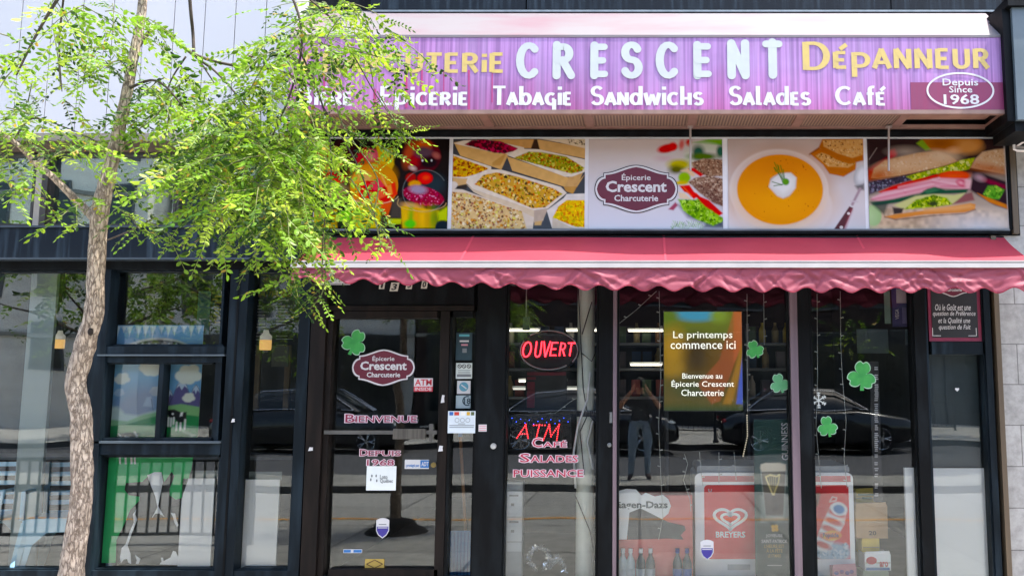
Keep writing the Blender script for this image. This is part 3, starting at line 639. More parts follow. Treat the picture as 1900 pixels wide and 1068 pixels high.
# ------------------------------------------------------------------ red folding awning
AY = -.50
ax0, ax1 = X(545,490,AY), X(545,490,AY)+ (X(1916,490,AY)-X(545,490,AY))
azb, azf = Z(437,-.03), Z(486,AY)
aw = thing('awning', 'faded red fabric awning with a scalloped valance over the shopfront', 'awning', ((ax0+ax1)/2,0,azf))
def awnmat(name, c1, c2, tr):
    return mat(name, c1, c2, .6, scale=(2.2,2.2,6), detail=6, lo=.3, hi=.75, bump=.12, bscale=(220,220,220), trans=tr)
fab = awnmat('red_canvas','#cb4054','#b6344a',.22); val = awnmat('faded_pink_red_canvas','#bd566a','#aa495c',.25)
nx, ny = 220, 14; fb = MB(); vv = []
for j in range(ny+1):
    t = j/ny
    for i in range(nx+1):
        x = ax0+(ax1-ax0)*i/nx
        sag = -.018*math.sin(math.pi*t)*(1+.6*math.sin(x*1.3)+.4*math.sin(x*2.9+1))-.006*math.sin(x*5+t*3)*math.sin(math.pi*t)
        vv.append((x, -.02+(AY+.0+.02)*t, azb+(azf-azb)*t+sag))
fb.add(vv, [(j*(nx+1)+i, j*(nx+1)+i+1, (j+1)*(nx+1)+i+1, (j+1)*(nx+1)+i) for j in range(ny) for i in range(nx)])
fb.v += [(x,y,z-.004) for x,y,z in vv]; o = len(vv)
fb.f += [(o+j*(nx+1)+i, o+(j+1)*(nx+1)+i, o+(j+1)*(nx+1)+i+1, o+j*(nx+1)+i+1) for j in range(ny) for i in range(nx)]
fb.build('canopy', fab, aw, True)
for px in (875,1233,1596):
    sm = MB(); x = X(px,445,-.1)
    pts = []
    for j in range(ny+1):
        t = j/ny; sag = -.018*math.sin(math.pi*t)*(1+.6*math.sin(x*1.3)+.4*math.sin(x*2.9+1))
        pts.append((x, -.02+(AY+.02)*t, azb+(azf-azb)*t+sag+.002))
    for p,q in zip(pts[:-1],pts[1:]): sm.quad((p[0]-.012,p[1],p[2]),(p[0]+.006,p[1],p[2]),(q[0]+.006,q[1],q[2]),(q[0]-.012,q[1],q[2]))
    sm.build('seam', awnmat('pale_red_seam','#dd4a5e','#d04558',.2), aw)
br = MB(); br.box(ax0-.01,ax1,AY-.03,AY+.01,Z(496,AY-.03),Z(487.5,AY-.03)); br.box(ax0-.005,ax1,AY-.022,AY+.02,Z(485.5,AY-.03),Z(483.5,AY-.03)+.003)
br.build('front_bar', mat('cream_white_bar','#efe9e4','#e2dcd8',.4), aw)
MB().box(ax0-.005,ax1,AY-.018,AY+.012,Z(487.4,AY-.03),Z(485.6,AY-.03)).build('bar_groove', black, aw)
zt_, zc, zd = Z(497,AY), Z(519,AY), Z(541,AY)
per = (X(1100,530,AY)-X(560,530,AY))/9.9
def noise1(x, s): return math.sin(x*s)+.6*math.sin(x*s*2.17+1.3)+.4*math.sin(x*s*3.71+.4)
VX = [X(p,530,AY) for p in (545,620,920,1100,1400,1700,1916)]; VZ = [Z(q,AY) for q in (519,521,530,534,537.5,539,539)]
vb = MB(); nx, nz = 700, 16; vv = []
rg = np.random.default_rng(5); fold = [(rg.uniform(ax0,ax1), rg.uniform(.05,.9), rg.uniform(-1.1,1.1), rg.uniform(.05,.16), rg.uniform(-.014,.014)) for _ in range(240)]
fx = np.array([f[0] for f in fold]); fz = np.array([f[1] for f in fold]); fa = np.array([f[2] for f in fold]); fl = np.array([f[3] for f in fold]); fh = np.array([f[4] for f in fold])
for j in range(nz+1):
    t = j/nz
    for i in range(nx+1):
        x = ax0+(ax1-ax0)*i/nx
        ph = (x-X(568,530,AY))/per*2*math.pi
        low = float(np.interp(x, VX, VZ))+.0195*math.cos(ph)
        z = zt_+(low-zt_)*t
        dx = (x-fx); dz = (zt_-z)-fz*.19; u = dx*np.cos(fa)+dz*np.sin(fa); v = -dx*np.sin(fa)+dz*np.cos(fa)
        cr = float((fh*np.exp(-(u/fl)**2)*np.maximum(0, 1-np.abs(v)/.022)).sum())
        y = AY-.012-.02*t-.010*t*math.sin(ph*.5+.7)-cr
        vv.append((x,y,z))
vb.add(vv, [(j*(nx+1)+i, (j+1)*(nx+1)+i, (j+1)*(nx+1)+i+1, j*(nx+1)+i+1) for j in range(nz) for i in range(nx)])
vb.build('valance', val, aw, True)
hem = MB(); low = vv[-(nx+1):]
hem.v = [(x,y-.0025,z-.004) for x,y,z in low]+[(x,y-.0025,z+.006) for x,y,z in low]
hem.f = [(i,i+1,nx+2+i,nx+1+i) for i in range(nx)]
hem.build('hem', awnmat('dark_red_hem','#a3283f','#93243a',.1), aw)
ro = MB(); ro.tube([(ax0+.05,-.03,azb-.02),(ax1,-.03,azb-.02)],.018,12); ro.build('roller', black, aw)
for px in (700,1250,1700):
    x = X(px,480,-.2); MB().tube([(x,-.02,Z(520)),(x+.1,-.26,azf-.06),(x,AY+.01,azf-.02)],.014,6).build('arm', white_m, aw)
# ------------------------------------------------------------------ row of food posters
pf = thing('poster_frame', 'black metal frame holding the row of five food posters', 'frame', (X(1225,340),-.001,Z(432)))
m_ = MB(); m_.pbox(574,243,1874,253,-.03,-.001); m_.pbox(574,426,1874,433,-.035,-.001); m_.pbox(574,253,581,426,-.03,-.001); m_.pbox(1871,253,1876,426,-.03,-.001)
m_.build('rim', black, pf)
MB().pbox(574,424.5,1874,427.8,-.042,-.0355).build('rail', mat('grey_edge_rail','#50565a','#6a7074',.45,scale=(3,3,3)), pf)
MB().pbox(1876.5,244,1887,433,-.04,-.001).build('side_strip', mat('bronze_trim','#6a5c4c'), pf)
MB().pbox(582,254,1870,426,-.006,-.001).build('backing', mat('poster_backing','#dcdadb','#d2d0d2',.5), pf)
PM = colmat('printed_vinyl', .6, spec=.04)
S = 5.34
def poster(name, label, x0, x1, cropx, bgc, paint, gain=.72):
    t = thing(name, label, 'poster', ((X(x0,340)+X(x1,340))/2,-.013,Z(425)), 'row of food posters')
    c = Cv(x1-x0, 167, bgc, x0-cropx, 18, S); paint(c)
    c.build('print', (x0,258,x1,425), -.013, PM, t, .0012, gain, 1.25); return t
def fill(c, al, base, cols, n, r0, r1, seed):
    c.mix(al, base); c.specks(al, cols, n, r0, r1, .92, seed)
def p1(c):
    A = c.full(); c.noise(A,.5,40)
    c.e(400,280,120,170,'#3d0f18',0,12,.7).e(500,400,60,120,'#3a2a25',0,12,.6)
    c.e(185,230,75,120,'#b5603c',0,6).e(190,180,55,70,'#c9836b',0,8).e(250,370,110,80,'#c58a1e',10,5).e(300,340,90,40,'#8fae2c',15,6)
    c.e(290,470,80,50,'#a51226',0,3).e(370,490,70,40,'#d5301c',0,3).e(400,430,70,95,'#1c1512',0,4,.4).e(330,610,120,80,'#cdb07a',0,12,.55)
    c.p([(110,800),(360,790),(370,970),(110,970)],'#b59a14',2).e(200,775,95,45,'#17130d',0,3).e(300,890,60,70,'#9a7d12',0,14,.7).e(170,870,60,60,'#d0b828',0,14,.6)
    # middle
    c.e(610,280,80,100,'#b22c3c',20,4).e(690,260,75,65,'#c75a68',0,5).e(670,265,30,30,'#d99298',0,10,.7).p([(710,160),(770,160),(790,200),(880,190),(905,350),(870,430),(760,350),(740,230)],'#cfae14',3).e(850,270,40,60,'#e0c63a',0,12,.6)
    c.e(715,560,236,228,'#c98236').e(700,450,190,120,'#d99a3c',0,20,.8).e(600,500,90,70,'#d9b98c',-20,16,.6).e(790,460,80,60,'#cf8a4a',0,14,.7).e(560,560,60,80,'#e0a53a',0,18,.7)
    al = c.e_al(700,590,150,75,10,3); fill(c,al,'#c92536',['#b01525','#dc3a3c','#e2564a','#c22a30'],60,10,30,3)
    for q,h in (([(650,550),(760,480),(820,560),(720,610)],'#d9505c'),([(730,640),(800,580),(870,650),(770,730)],'#e26a52'),([(820,560),(920,520),(945,640),(880,690)],'#d84a3a'),([(770,690),(870,640),(880,730),(820,830)],'#c9382c'),([(560,640),(640,580),(700,680),(600,700)],'#d7413c'),([(840,560),(880,545),(900,640),(860,660)],'#e89a5a')): c.p(q,h,3)
    c.l([(790,470),(835,560)],8,'#efb37a',4).l([(735,640),(830,835)],10,'#e9b06a',2)
    c.p([(490,720),(780,740),(800,970),(530,970)],'#c9b21a',2).e(660,850,110,110,'#d6c51f',0,24,.8).e(700,780,60,40,'#a9a515',0,12,.6)
    c.p([(770,740),(900,720),(860,860),(820,840)],'#d2603a',2,.9).e(715,640,240,120,'#e8c48a',4,2,.0)
    c.l([q for q in arc(715,620,242,110,190,350,24)],5,'#e3c9a0',2,.0).l([(475,660)]+[(q[0],q[1]) for q in arc(715,650,242,85,170,10,20)],7,'#e9d3ae',2,.75)
    c.p([(790,860),(880,850),(860,970),(780,970)],'#3a3428',3).p([(855,880),(1000,880),(990,930),(860,940)],'#b9c414',3).p([(900,700),(990,680),(1000,880),(880,870)],'#4a443c',6,.8)
    c.e(430,860,75,55,'#7cc424',0,3).e(450,930,90,30,'#1d2a14',0,4)
    # right
    c.e(1180,270,185,170,'#5d1420',0,3).e(1060,240,60,130,'#b0553c',15,10).e(1190,165,75,55,'#c9642c',0,8).e(1130,300,70,60,'#a31c30',0,6).e(1190,230,90,60,'#59424f',0,8).e(1250,330,100,60,'#1a0a10',0,8).e(1320,260,40,28,'#a4605a',30,5).e(1185,310,8,10,'#ffffff',0,2).e(1275,310,7,9,'#e8e8e8',0,2).e(1090,385,30,18,'#d8c0b8',20,6)
    c.e(1215,610,215,205,'#1f1a1e').e(1310,540,100,90,'#24333a',0,16,.8)
    c.e(1075,480,50,45,'#a82e28',0,4).e(1215,485,75,58,'#d2242e',0,3).e(1225,480,40,28,'#ef6a4a',0,8,.7).e(1115,545,60,38,'#d99a26',0,3)
    al = c.e_al(1205,660,205,92,14,2); fill(c,al,'#99183f',['#7d0f30','#b52a58','#c2366a','#5e0a22','#d98aa8'],240,4,9,4)
    c.e(1150,595,85,42,'#9c93a8',8,6,.9).e(1310,790,110,40,'#18161a',-8,4).e(1100,770,110,40,'#e2b07a',14,6,.8)
    c.p([(985,760),(1365,800),(1330,970),(1010,970)],'#c8a51c',2)
    for x,h in ((1030,'#e3bb2e'),(1090,'#6aa83a'),(1140,'#dfa326'),(1200,'#e8b83c'),(1260,'#c49a1a'),(1300,'#7f9a3a'),(1335,'#5c7a34')): c.e(x,880,26,95,h,0,8,.85)
    c.e(1080,930,60,40,'#5fc03e',0,5).l([(960,690)]+arc(1190,730,240,75,180,0,24),7,'#d9b884',2,.7).l(arc(1215,610,218,208,30,330,30),4,'#9aa0a0',2,.5)
    c.p([(1350,820),(1450,760),(1450,900),(1360,900)],'#b4c41e',6).e(1400,960,70,60,'#16222a',0,3)
def p2(c):
    c.grad('#3d3c3e','#4c5257')
    tan, rim = '#cfa873', '#e2d6c6'
    c.p([(400,100),(880,100),(850,190),(400,180)],'#c49a68').p([(880,100),(1360,180),(1360,290),(900,200)],'#cba674').p([(900,95),(1360,95),(1360,190),(1100,130)],'#dccbb2')
    c.p([(850,100),(880,100),(915,220),(820,190)],'#3a2a1e',2); c.specks(c.p_al([(1180,100),(1360,100),(1360,160),(1200,140)]),['#7a6a4a','#40342a','#cbbfa0'],40,4,10,.9,9)
    c.p([(55,130),(150,115),(600,240),(530,400),(120,260)],tan).p([(580,230),(520,360),(440,360),(440,330)],'#b88f5a',2).p([(50,140),(150,110),(400,100),(750,180),(760,215),(600,245),(470,235)],rim)
    al = c.p_al([(160,150),(230,110),(340,100),(520,120),(690,190),(640,220),(560,240),(470,235)],2); fill(c,al,'#5e1024',['#8d1532','#4a0c1c','#a52244','#35101a','#b83a58'],150,7,24,5)
    c.p([(50,245),(430,370),(430,420),(180,490),(50,480)],rim); al = c.p_al([(52,262),(400,385),(380,415),(170,475),(52,470)],2); fill(c,al,'#d39c1e',['#e2b93a','#c78a18','#a3521c','#d8c04a','#8c3a18'],150,6,20,6)
    c.p([(52,480),(200,490),(190,560),(90,580),(52,520)],'#c9a87c',2).e(60,555,45,38,'#d5cbc0',0,2).p([(100,560),(200,540),(190,590),(80,590)],'#35302c',2)
    c.p([(580,260),(640,330),(1270,545),(1360,440),(1280,570),(1160,570),(640,410)],tan).p([(590,270),(1200,480),(1200,570),(640,410)],tan).p([(1200,470),(1340,420),(1280,570),(1160,570)],'#c39e70').p([(1150,570),(1280,565),(1240,640),(1170,610)],'#b88f5a',2)
    c.p([(580,255),(760,195),(900,200),(1360,300),(1360,420),(1230,470),(1160,470)],rim); al = c.p_al([(650,285),(800,222),(930,228),(1170,270),(1350,380),(1330,415),(1225,440),(1000,380)],2); fill(c,al,'#8f8b35',['#b8b352','#6e7a28','#d2c86a','#9c4a2a','#55601e','#c2a24a','#b4582e'],340,5,15,7)
    c.p([(185,540),(250,590),(860,800),(980,790),(950,900),(880,920),(260,620)],'#d4c3ab').p([(860,800),(1000,780),(930,930),(860,920)],'#b9a999',2).p([(870,910),(940,900),(930,945),(865,945)],'#c3a477',2)
    c.p([(185,530),(200,480),(400,395),(530,400),(1120,570),(1180,630),(1000,780),(860,800),(250,590)],rim); al = c.p_al([(270,545),(350,455),(480,425),(700,470),(1060,590),(1135,640),(970,770),(840,780),(560,660)],2)
    fill(c,al,'#c79b52',['#e0bf6a','#d9a24c','#8a4a20','#3b3020','#e8cf8a','#c8602c','#b8ae4a','#5a4a24','#ecd9a8'],420,5,17,8)
    c.p([(40,590),(150,595),(700,790),(860,870),(850,980),(40,980)],'#d9ccbc'); al = c.p_al([(42,620),(180,625),(740,810),(790,980),(42,980)],2)
    fill(c,al,'#d3b98a',['#e8d9b2','#c6a066','#eee2c4','#a5693e','#5c3a24','#d8cf7a','#c98f4c','#8a5a52'],520,5,16,11)
    c.p([(985,800),(1150,680),(1180,640),(1360,635),(1360,980),(1040,975)],'#e0dad2').p([(1040,870),(1250,975),(1040,975)],'#cbbfae'); al = c.p_al([(1045,870),(1100,760),(1180,700),(1360,700),(1360,965),(1270,960)],2); fill(c,al,'#e0b414',['#f0cc22','#d29a10','#e6d23a','#c8781a','#b8b020'],220,7,18,12)
    c.noise(c.full(),.08,6)
def p3(c):
    c.grad('#cfc3bd','#dfe1e8')
    c.e(840,190,95,42,'#c41820',-12,4).e(900,170,40,40,'#d22a26',0,5).e(985,150,25,50,'#cf4a42',10,5,.8).e(1055,130,28,35,'#c43a34',0,5).e(810,290,60,22,'#c9a0a8',0,10,.6)
    c.p([(1090,130),(1250,100),(1390,100),(1390,160),(1240,150)],'#6f9e34',3).e(1240,180,130,40,'#c9d0bf',8,10).e(1150,230,60,70,'#2f5a48',0,10).e(1370,220,40,60,'#2c5a48',0,6).e(1050,290,40,80,'#cfd6c2',0,10)
    c.e(960,350,110,50,'#b7ad1c',0,8).e(930,400,70,40,'#5a5a1c',0,8).e(1200,270,140,35,'#4f6a22',0,6)
    al = c.p_al([(1080,330),(1200,290),(1392,300),(1392,460),(1250,470),(1120,420)],3); fill(c,al,'#8a6a56',['#a88a74','#6a4a3a','#c0a48c','#7a5844'],160,5,14,13)
    c.p([(970,410),(1060,385),(1120,450),(1100,470)],'#e2c6a4',3).p([(1050,390),(1100,380),(1200,450),(1170,470)],'#c8202a',3).e(1010,480,60,55,'#8fb52c',0,4).e(980,530,70,20,'#c9b01c',0,4)
    al = c.p_al([(1050,520),(1120,480),(1250,458),(1392,490),(1392,760),(1300,730),(1150,620)],3); fill(c,al,'#8a6c5c',['#b49a88','#6e4c40','#9a7e6c','#5c3c34','#c9b4a0'],300,4,13,14)
    c.p([(1120,560),(1250,580),(1392,700),(1392,800),(1200,660)],'#4a2c2a',12,.45)
    c.p([(960,560),(1060,550),(1120,640),(1010,620)],'#cf2a22',3).p([(1010,600),(1130,630),(1160,660),(1100,690)],'#d8322a',3).p([(1110,640),(1250,700),(1390,830),(1340,860),(1180,760)],'#c61c2c',3).l([(1000,570),(1080,660)],8,'#e88a6a',4,.7).p([(950,620),(1010,630),(1090,700),(960,680)],'#e3cdb2',3)
    c.p([(940,740),(1040,870),(1280,960),(1392,960),(1392,900)],'#5c5a64',8,.85); c.p([(1230,900),(1392,880),(1392,975),(1180,975)],'#49545c',8,.8)
    al = c.p_al([(945,690),(1090,700),(1140,690),(1210,760),(1300,820),(1392,880),(1392,900),(1290,950),(1110,880),(1000,800)],4); fill(c,al,'#7aa83a',['#9ccb4e','#5f8f2a','#b4da6a','#447020','#86b840'],190,7,22,15)
    c.p([(850,790),(920,720),(945,750),(900,800)],'#a2566a',3)
    for i in range(46):
        x = 880+(i*37)%310; y = 985-abs((x-990)/6)*0-(i*23)%60; c.l([(x,y),(x+24-(i%7)*8,y-26)],5,['#7fae5a','#4f7f3a','#9ac47a'][i%3],2,.8)
def p4(c):
    c.grad('#c2b1a9','#dcd9da'); c.noise(c.full(),.06,30)
    c.e(560,560,500,400,'#b0a6a0',0,30,.5)
    c.e(600,760,480,330,'#dcdcde',0,4).e(560,600,488,400,'#e3e0de',0,3).e(560,590,470,385,'#d6d2cf',0,10).e(575,640,440,360,'#e9e8e8',0,8,.5)
    c.e(570,595,424,345,'#d98f2a',0,2.5).e(575,720,380,230,'#e3a13c',0,60,.8).e(600,400,300,130,'#c97a18',0,60,.7)
    al = c.e_al(570,600,400,320); c.specks(al,['#8a4a14','#b06a1c'],26,3,9,.8,16)
    c.p([(460,570),(480,490),(560,440),(680,430),(735,480),(725,580),(660,660),(600,685),(540,660)],'#d9d5d0',4).p([(480,560),(520,480),(640,445),(710,490),(690,580),(600,640)],'#e9e7e4',10)
    c.l([(480,500),(560,440)],6,'#6a4a24',3,.5).l([(600,685),(700,640)],6,'#8a6a34',3,.4)
    for a,b in (((520,330),(600,530)),((545,350),(610,520)),((520,380),(600,500)),((580,360),(615,520)),((605,400),(620,520)),((495,520),(590,550)),((510,560),(600,545)),((560,400),(560,360)),((535,420),(515,380))): c.l([a,b],9,'#3f6a24',2,.9)
    c.e(628,520,34,34,'#5c8f34',0,3)
    c.p([(870,240),(960,180),(1330,330),(1320,400),(1200,470),(1060,440),(1000,350)],'#b0682c',3); al = c.p_al([(930,260),(990,230),(1320,340),(1250,380),(1050,370)],3); fill(c,al,'#c99a66',['#d9b284','#b07c46','#8a5a30'],60,4,12,17)
    c.p([(960,180),(1000,95),(1402,95),(1402,310),(1260,345),(1130,300)],'#a8642a',3); al = c.p_al([(1005,110),(1402,97),(1402,250),(1290,285),(1150,240),(1010,170)],3); fill(c,al,'#cda06c',['#dcb88a','#b5824c','#7a4f2a','#c8945c'],120,4,11,18)
    c.l([(870,250),(960,190)],14,'#6a3c1a',4,.7)
    c.e(1375,460,70,110,'#a7a4a4',20,3).e(1385,450,55,95,'#e3e3e4',20,10).p([(1310,560),(1402,540),(1402,600),(1340,600)],'#4a4648',5,.8)
    c.l([(1360,590),(1280,740)],26,'#a8949a',3).l([(1265,710),(1330,715)],14,'#cfc4c6',3).p([(1250,760),(1285,775),(1190,985),(1090,985)],'#5c3a3e',2).l([(1275,790),(1200,980)],16,'#a04a58',5,.7).e(1240,830,15,13,'#e6dcd8').e(1165,965,17,15,'#e6dcd8')
def p5(c):
    c.grad('#2a1c1e','#c9b8a8'); c.p([(55,95),(1430,95),(1430,420),(55,520)],'#2c1d1c',10)
    c.p([(60,400),(260,280),(330,200),(300,300),(90,500),(60,500)],'#9a1226',8).e(310,240,40,34,'#c01c30',0,6).e(440,220,130,40,'#a89a8e',0,14,.8).l([(75,300),(155,185)],4,'#b8a8a0',2,.7)
    c.e(900,130,300,105,'#a86a3a',0,4).e(1060,170,130,70,'#c08a58',0,12).e(780,140,130,50,'#8c5228',0,14).e(920,210,60,30,'#d0a078',0,8).p([(550,140),(610,100),(690,200),(640,210)],'#7a9a3a',4)
    c.p([(170,780),(1100,760),(1430,820),(1430,985),(60,985)],'#c4ad94',8); c.noise(c.p_al([(170,780),(1430,800),(1430,985),(60,985)]),.28,7,5); c.e(1150,960,330,110,'#dcdce0',0,40,.8)
    # main roll top
    al = c.p_al([(90,480),(120,390),(230,310),(560,235),(760,215),(880,260),(950,320),(800,370),(420,455),(180,500)],3); c.mix(al,'#bd9570'); c.e(560,320,380,70,'#cfb090',-8,10,.8); c.specks(al,['#e0cdb4','#d4ba9a','#c0946a'],160,5,14,.4,19); c.e(160,460,110,50,'#a85a34',-12,16,.85); c.e(800,260,110,40,'#d4bda2',10,14,.8)
    # right roll
    al = c.p_al([(1075,380),(1130,290),(1200,225),(1330,200),(1430,190),(1430,450),(1280,420)],3); c.mix(al,'#c3a284'); c.specks(al,['#d9c4aa','#b08860'],90,5,14,.5,20); c.e(1260,390,200,35,'#a5582e',10,14,.8)
    # fillings
    c.p([(60,520),(460,450),(480,510),(300,560),(60,650)],'#39323e',6); c.specks(c.p_al([(60,520),(440,460),(440,520),(60,640)]),['#6a5a6e','#241e28','#8a8a9a'],60,6,18,.7,21)
    al = c.p_al([(440,470),(840,360),(980,310),(1120,285),(1060,390),(960,415),(700,440),(520,510)],4); fill(c,al,'#a4b03e',['#c8cc5a','#8aa232','#6f8a2a','#d8d88a'],110,8,24,22)
    c.p([(160,620),(300,560),(440,520),(740,450),(750,480),(520,560),(200,640)],'#c8342e',4).e(900,470,160,58,'#d04426',-3,3).e(910,460,120,30,'#e06a48',-3,10,.8).p([(520,510),(740,450),(760,480),(540,540)],'#c63a22',4)
    c.l([(95,495),(420,455),(800,370),(950,322)],7,'#5a3018',2,.6); c.l([(80,700),(400,665),(760,585),(1090,600)],6,'#7a2c40',2,.55); c.l([(440,520),(760,470)],5,'#6a1c14',2,.5)
    c.p([(80,690),(200,620),(420,580),(760,480),(1030,490),(1110,540),(1090,600),(760,580),(420,660),(200,720)],'#dba4ac',4); 
    for a,b in (((100,690),(420,620)),((360,590),(760,500)),((420,620),(700,560)),((780,560),(1080,560)),((700,520),(930,560))): c.l([a,b],14,'#c46a80',6,.7); c.l([(a[0],a[1]-16),(b[0],b[1]-16)],10,'#f0ccd0',6,.7)
    c.e(980,530,50,34,'#c44a62',20,5).e(975,530,28,16,'#e9a9b4',20,4).e(1060,540,50,50,'#e8bcc0',0,6,.8)
    c.p([(80,720),(300,690),(490,650),(560,640),(640,590),(720,570),(820,600),(1050,590),(1020,630),(760,640),(560,660),(380,720),(100,760)],'#1f4a34',4).p([(600,610),(700,575),(760,600),(640,640)],'#3a6a4c',4)
    c.p([(300,750),(520,660),(700,640),(900,650),(1010,630),(950,700),(880,740),(400,790)],'#c8c88e',4); al = c.p_al([(410,790),(520,700),(700,650),(830,680),(880,740),(700,770)],4); fill(c,al,'#8fa634',['#b2c444','#6a8a28','#cdd66a','#4f6a20'],80,8,24,23)
    c.e(690,735,50,24,'#3a4424',0,4).p([(880,740),(1010,640),(1080,620),(1100,700),(1000,720)],'#8a5a5a',4).p([(290,770),(400,780),(380,830),(300,840)],'#3a3230',4)
    c.p([(210,860),(300,840),(700,790),(1060,730),(1108,740),(1100,790),(1000,820),(600,840),(300,885)],'#cf8d56',3).p([(600,790),(1060,740),(1090,770),(900,800),(600,810)],'#e0aa78',8).l([(210,865),(320,890),(700,850),(1000,830),(1105,790)],8,'#5a2e22',4,.8)
    c.e(100,850,80,100,'#9cb884',0,3).e(70,860,60,80,'#b4cc9c',0,20).p([(70,720),(250,720),(210,850),(120,770)],'#263a34',6,.8)
    c.p([(1100,420),(1200,440),(1430,520),(1430,790),(1300,750),(1150,660),(1060,600)],'#2e1c24',5); c.p([(1150,460),(1430,560),(1430,600),(1180,510)],'#7a2038',5).e(1160,480,50,30,'#c8a8b0',20,8,.7)
    al = c.p_al([(1190,640),(1240,560),(1320,560),(1400,600),(1340,690),(1240,690)],4); fill(c,al,'#5f9a3a',['#7cb44a','#46802c','#a0c85a'],40,8,20,24)
    c.p([(1130,630),(1200,660),(1430,750),(1430,790),(1240,720)],'#c47a44',3)
    c.p([(1410,95),(1435,95),(1435,985),(1420,985)],'#d8d2cc',2,.5)
poster('food_poster','poster of fruit cups with melon and dragon fruit on a black ground, leftmost',585,832,560,'#17100f',p1)
poster('food_poster','poster of pale cardboard trays filled with salads and rice',839,1085,830,'#4a484a',p2)
t3 = poster('food_poster','white poster with a maroon plaque beside a dark bread burger',1092,1341,1080,'#d8d4d4',p3)
plaque(t3, 1180.5, 350.5, 77.5, 44.5, -.0155)
poster('food_poster','poster of a white bowl of orange soup with bread and a spoon',1351,1604,1340,'#c9c0bc',p4)
poster('food_poster','poster of a long ham and lettuce baguette sandwich, rightmost',1611,1868,1600,'#2c1f1e',p5)
# ------------------------------------------------------------------ numbers, decals and stickers
plate = mat('cream_plate','#d9d4c6','#cbc6b8',.5)
for ch,a,b,c,d,tl in (('1',703,521,713,536,-.12),('3',723,524,738,540,-.18),('5',753,522,764,536,-.12),('0',781,520,792,535,-.15)):
    x0,x1,z0,z1 = RC(a,b,c,d,-.008); sh = (z1-z0)*-tl
    o = tag(MB().prism([(x0,z0),(x1,z0),(x1+sh,z1),(x0+sh,z1)],-.009,-.0055).build('house_number', plate), f'cream house number plate reading {ch} above the shop door', 'number plate', 'house number plates')
    txt('digit', ch, (a+3,b+2,c-1,d-2), -.0105, black_print, o, .03, -tl)
es = thing('door_sign','small white sign half hidden behind the valance beside the house numbers','sign',(X(620,520),-.062,Z(529)))
MB().pbox(590,506,650,528,-.064,-.0605).build('board', white_print, es); f = MB()
for q in ((592,525.6,648,526.6),(647.3,508,648.3,525.6)): f.pbox(*q,-.0655,-.0641)
f.build('border', black_print, es); txt('lettering','RES',(597,513,618,524),-.0655,black_print,es,.02)
GF = GY-.002                                                # outside face of the glass
def shamrock(label, px, py, r, rot=0, y=GF, m=None):
    m = m or mat('shamrock_green','#2f9a46','#46b04e',.5,scale=(14,14,14)); cx, cz = X(px,py,y), Z(py,y); R = X(px+r,py,y)-cx
    def out(k, e):
        P = []
        for i in range(120):
            t = 2*math.pi*i/120; ph = (t-math.pi/2)%(2*math.pi/3); ph = min(ph, 2*math.pi/3-ph)
            rr = R*(.28+.72*abs(math.cos(1.5*ph))**.55)*(1-.17*math.exp(-(ph/.14)**2))
            P.append((cx+(rr+e)*math.cos(t+math.radians(rot)), cz+(rr+e)*math.sin(t+math.radians(rot))))
        return P
    b = MB().prism(out(1,R*.07), y-.001, y); a = math.radians(rot-90+8); q = Vector((math.cos(a),math.sin(a))); n = Vector((-q.y,q.x)); c0 = Vector((cx,cz))
    pts = [c0+q*R*.2-n*R*.09, c0+q*R*1.0-n*R*.16, c0+q*R*1.0+n*R*.12, c0+q*R*.2+n*R*.09]
    o = b.build('shamrock_cutout', mat('pale_mint_edge','#b9dcc0','#a8d0b0',.5))
    MB().prism(out(1,0), y-.002, y-.0011).build('leaf', m, o); MB().prism([(p.x,p.y) for p in pts], y-.0032, y-.0021).build('stem', m, o)
    return tag(o, label, 'shamrock', 'paper shamrocks on the glass')
shamrock('large green paper shamrock on the top left corner of the door glass',658,635,24,-28)
shamrock('green paper shamrock beside the upper right edge of the lit screen',1400,648,17,20)
shamrock('pale green paper shamrock below the one beside the screen',1446,711,18,15, m=mat('pale_shamrock','#63b47a','#58a46c',.5))
shamrock('largest green paper shamrock, alone at the middle of the right window',1599,697,27,-8)
shamrock('green paper shamrock under the snowflake in the right window',1535,791,19,8)
dp = thing('plaque_decal','maroon plaque decal with white lettering on the door glass','decal',(X(711,680),GF,Z(716)))
plaque(dp, 711.5, 681.5, 59, 34.5, GF)
def outlined(name, label, cat, s_list, y=GF, m=wine_print, wide=.012):
    x0 = min(q[1][0] for q in s_list); x1 = max(q[1][2] for q in s_list); z1 = max(q[1][3] for q in s_list)
    t = thing(name, label, cat, ((X(x0,z1)+X(x1,z1))/2, y, Z(z1)))
    for s, (a,b,c,d) in s_list:
        txt('outline', s, (a,b,c,d), y-.0005, pink_outline, t, .0, ring=.06)
        txt('lettering', s, (a,b,c,d), y-.002, m, t, .004)
    return t
def smallcaps(px0, px1, top, bot, word, frac=.8):           # big first letter, small capitals after
    w0 = 1.25; n = len(word); u = (px1-px0)/(n-1+w0); g = u*.06
    return [(word[0],(px0,top,px0+u*w0-g,bot)), (word[1:],(px0+u*w0+g,bot-(bot-top)*frac,px1,bot))]
outlined('window_lettering','wine red welcome lettering outlined in pink on the door glass','lettering', smallcaps(641,773,768,783,'BIENVENUE'))
outlined('window_lettering','wine red lettering with a year low on the door glass, outlined in pink','lettering', smallcaps(668,743,833,845,'DEPUIS')+[('1968',(681,852,731,863))])
outlined('window_lettering','red window lettering in three lines under the red neon sign','lettering', smallcaps(988,1051,812,829,'CAFÉ',.72)+smallcaps(965,1072,841,857,'SALADES')+[('PUISSANCE',(953,871,1082,884))], m=mat('crimson_print','#b3163f','#a51338',.5))
def sticker(name, label, box, m, y=GF, cat='sticker', group=None):
    x0,x1,z0,z1 = RC(*box,y); t = thing(name,label,cat,((x0+x1)/2,y,z0),group)
    MB().box(x0,x1,y-.001,y,z0,z1).build('sheet', m, t); return t
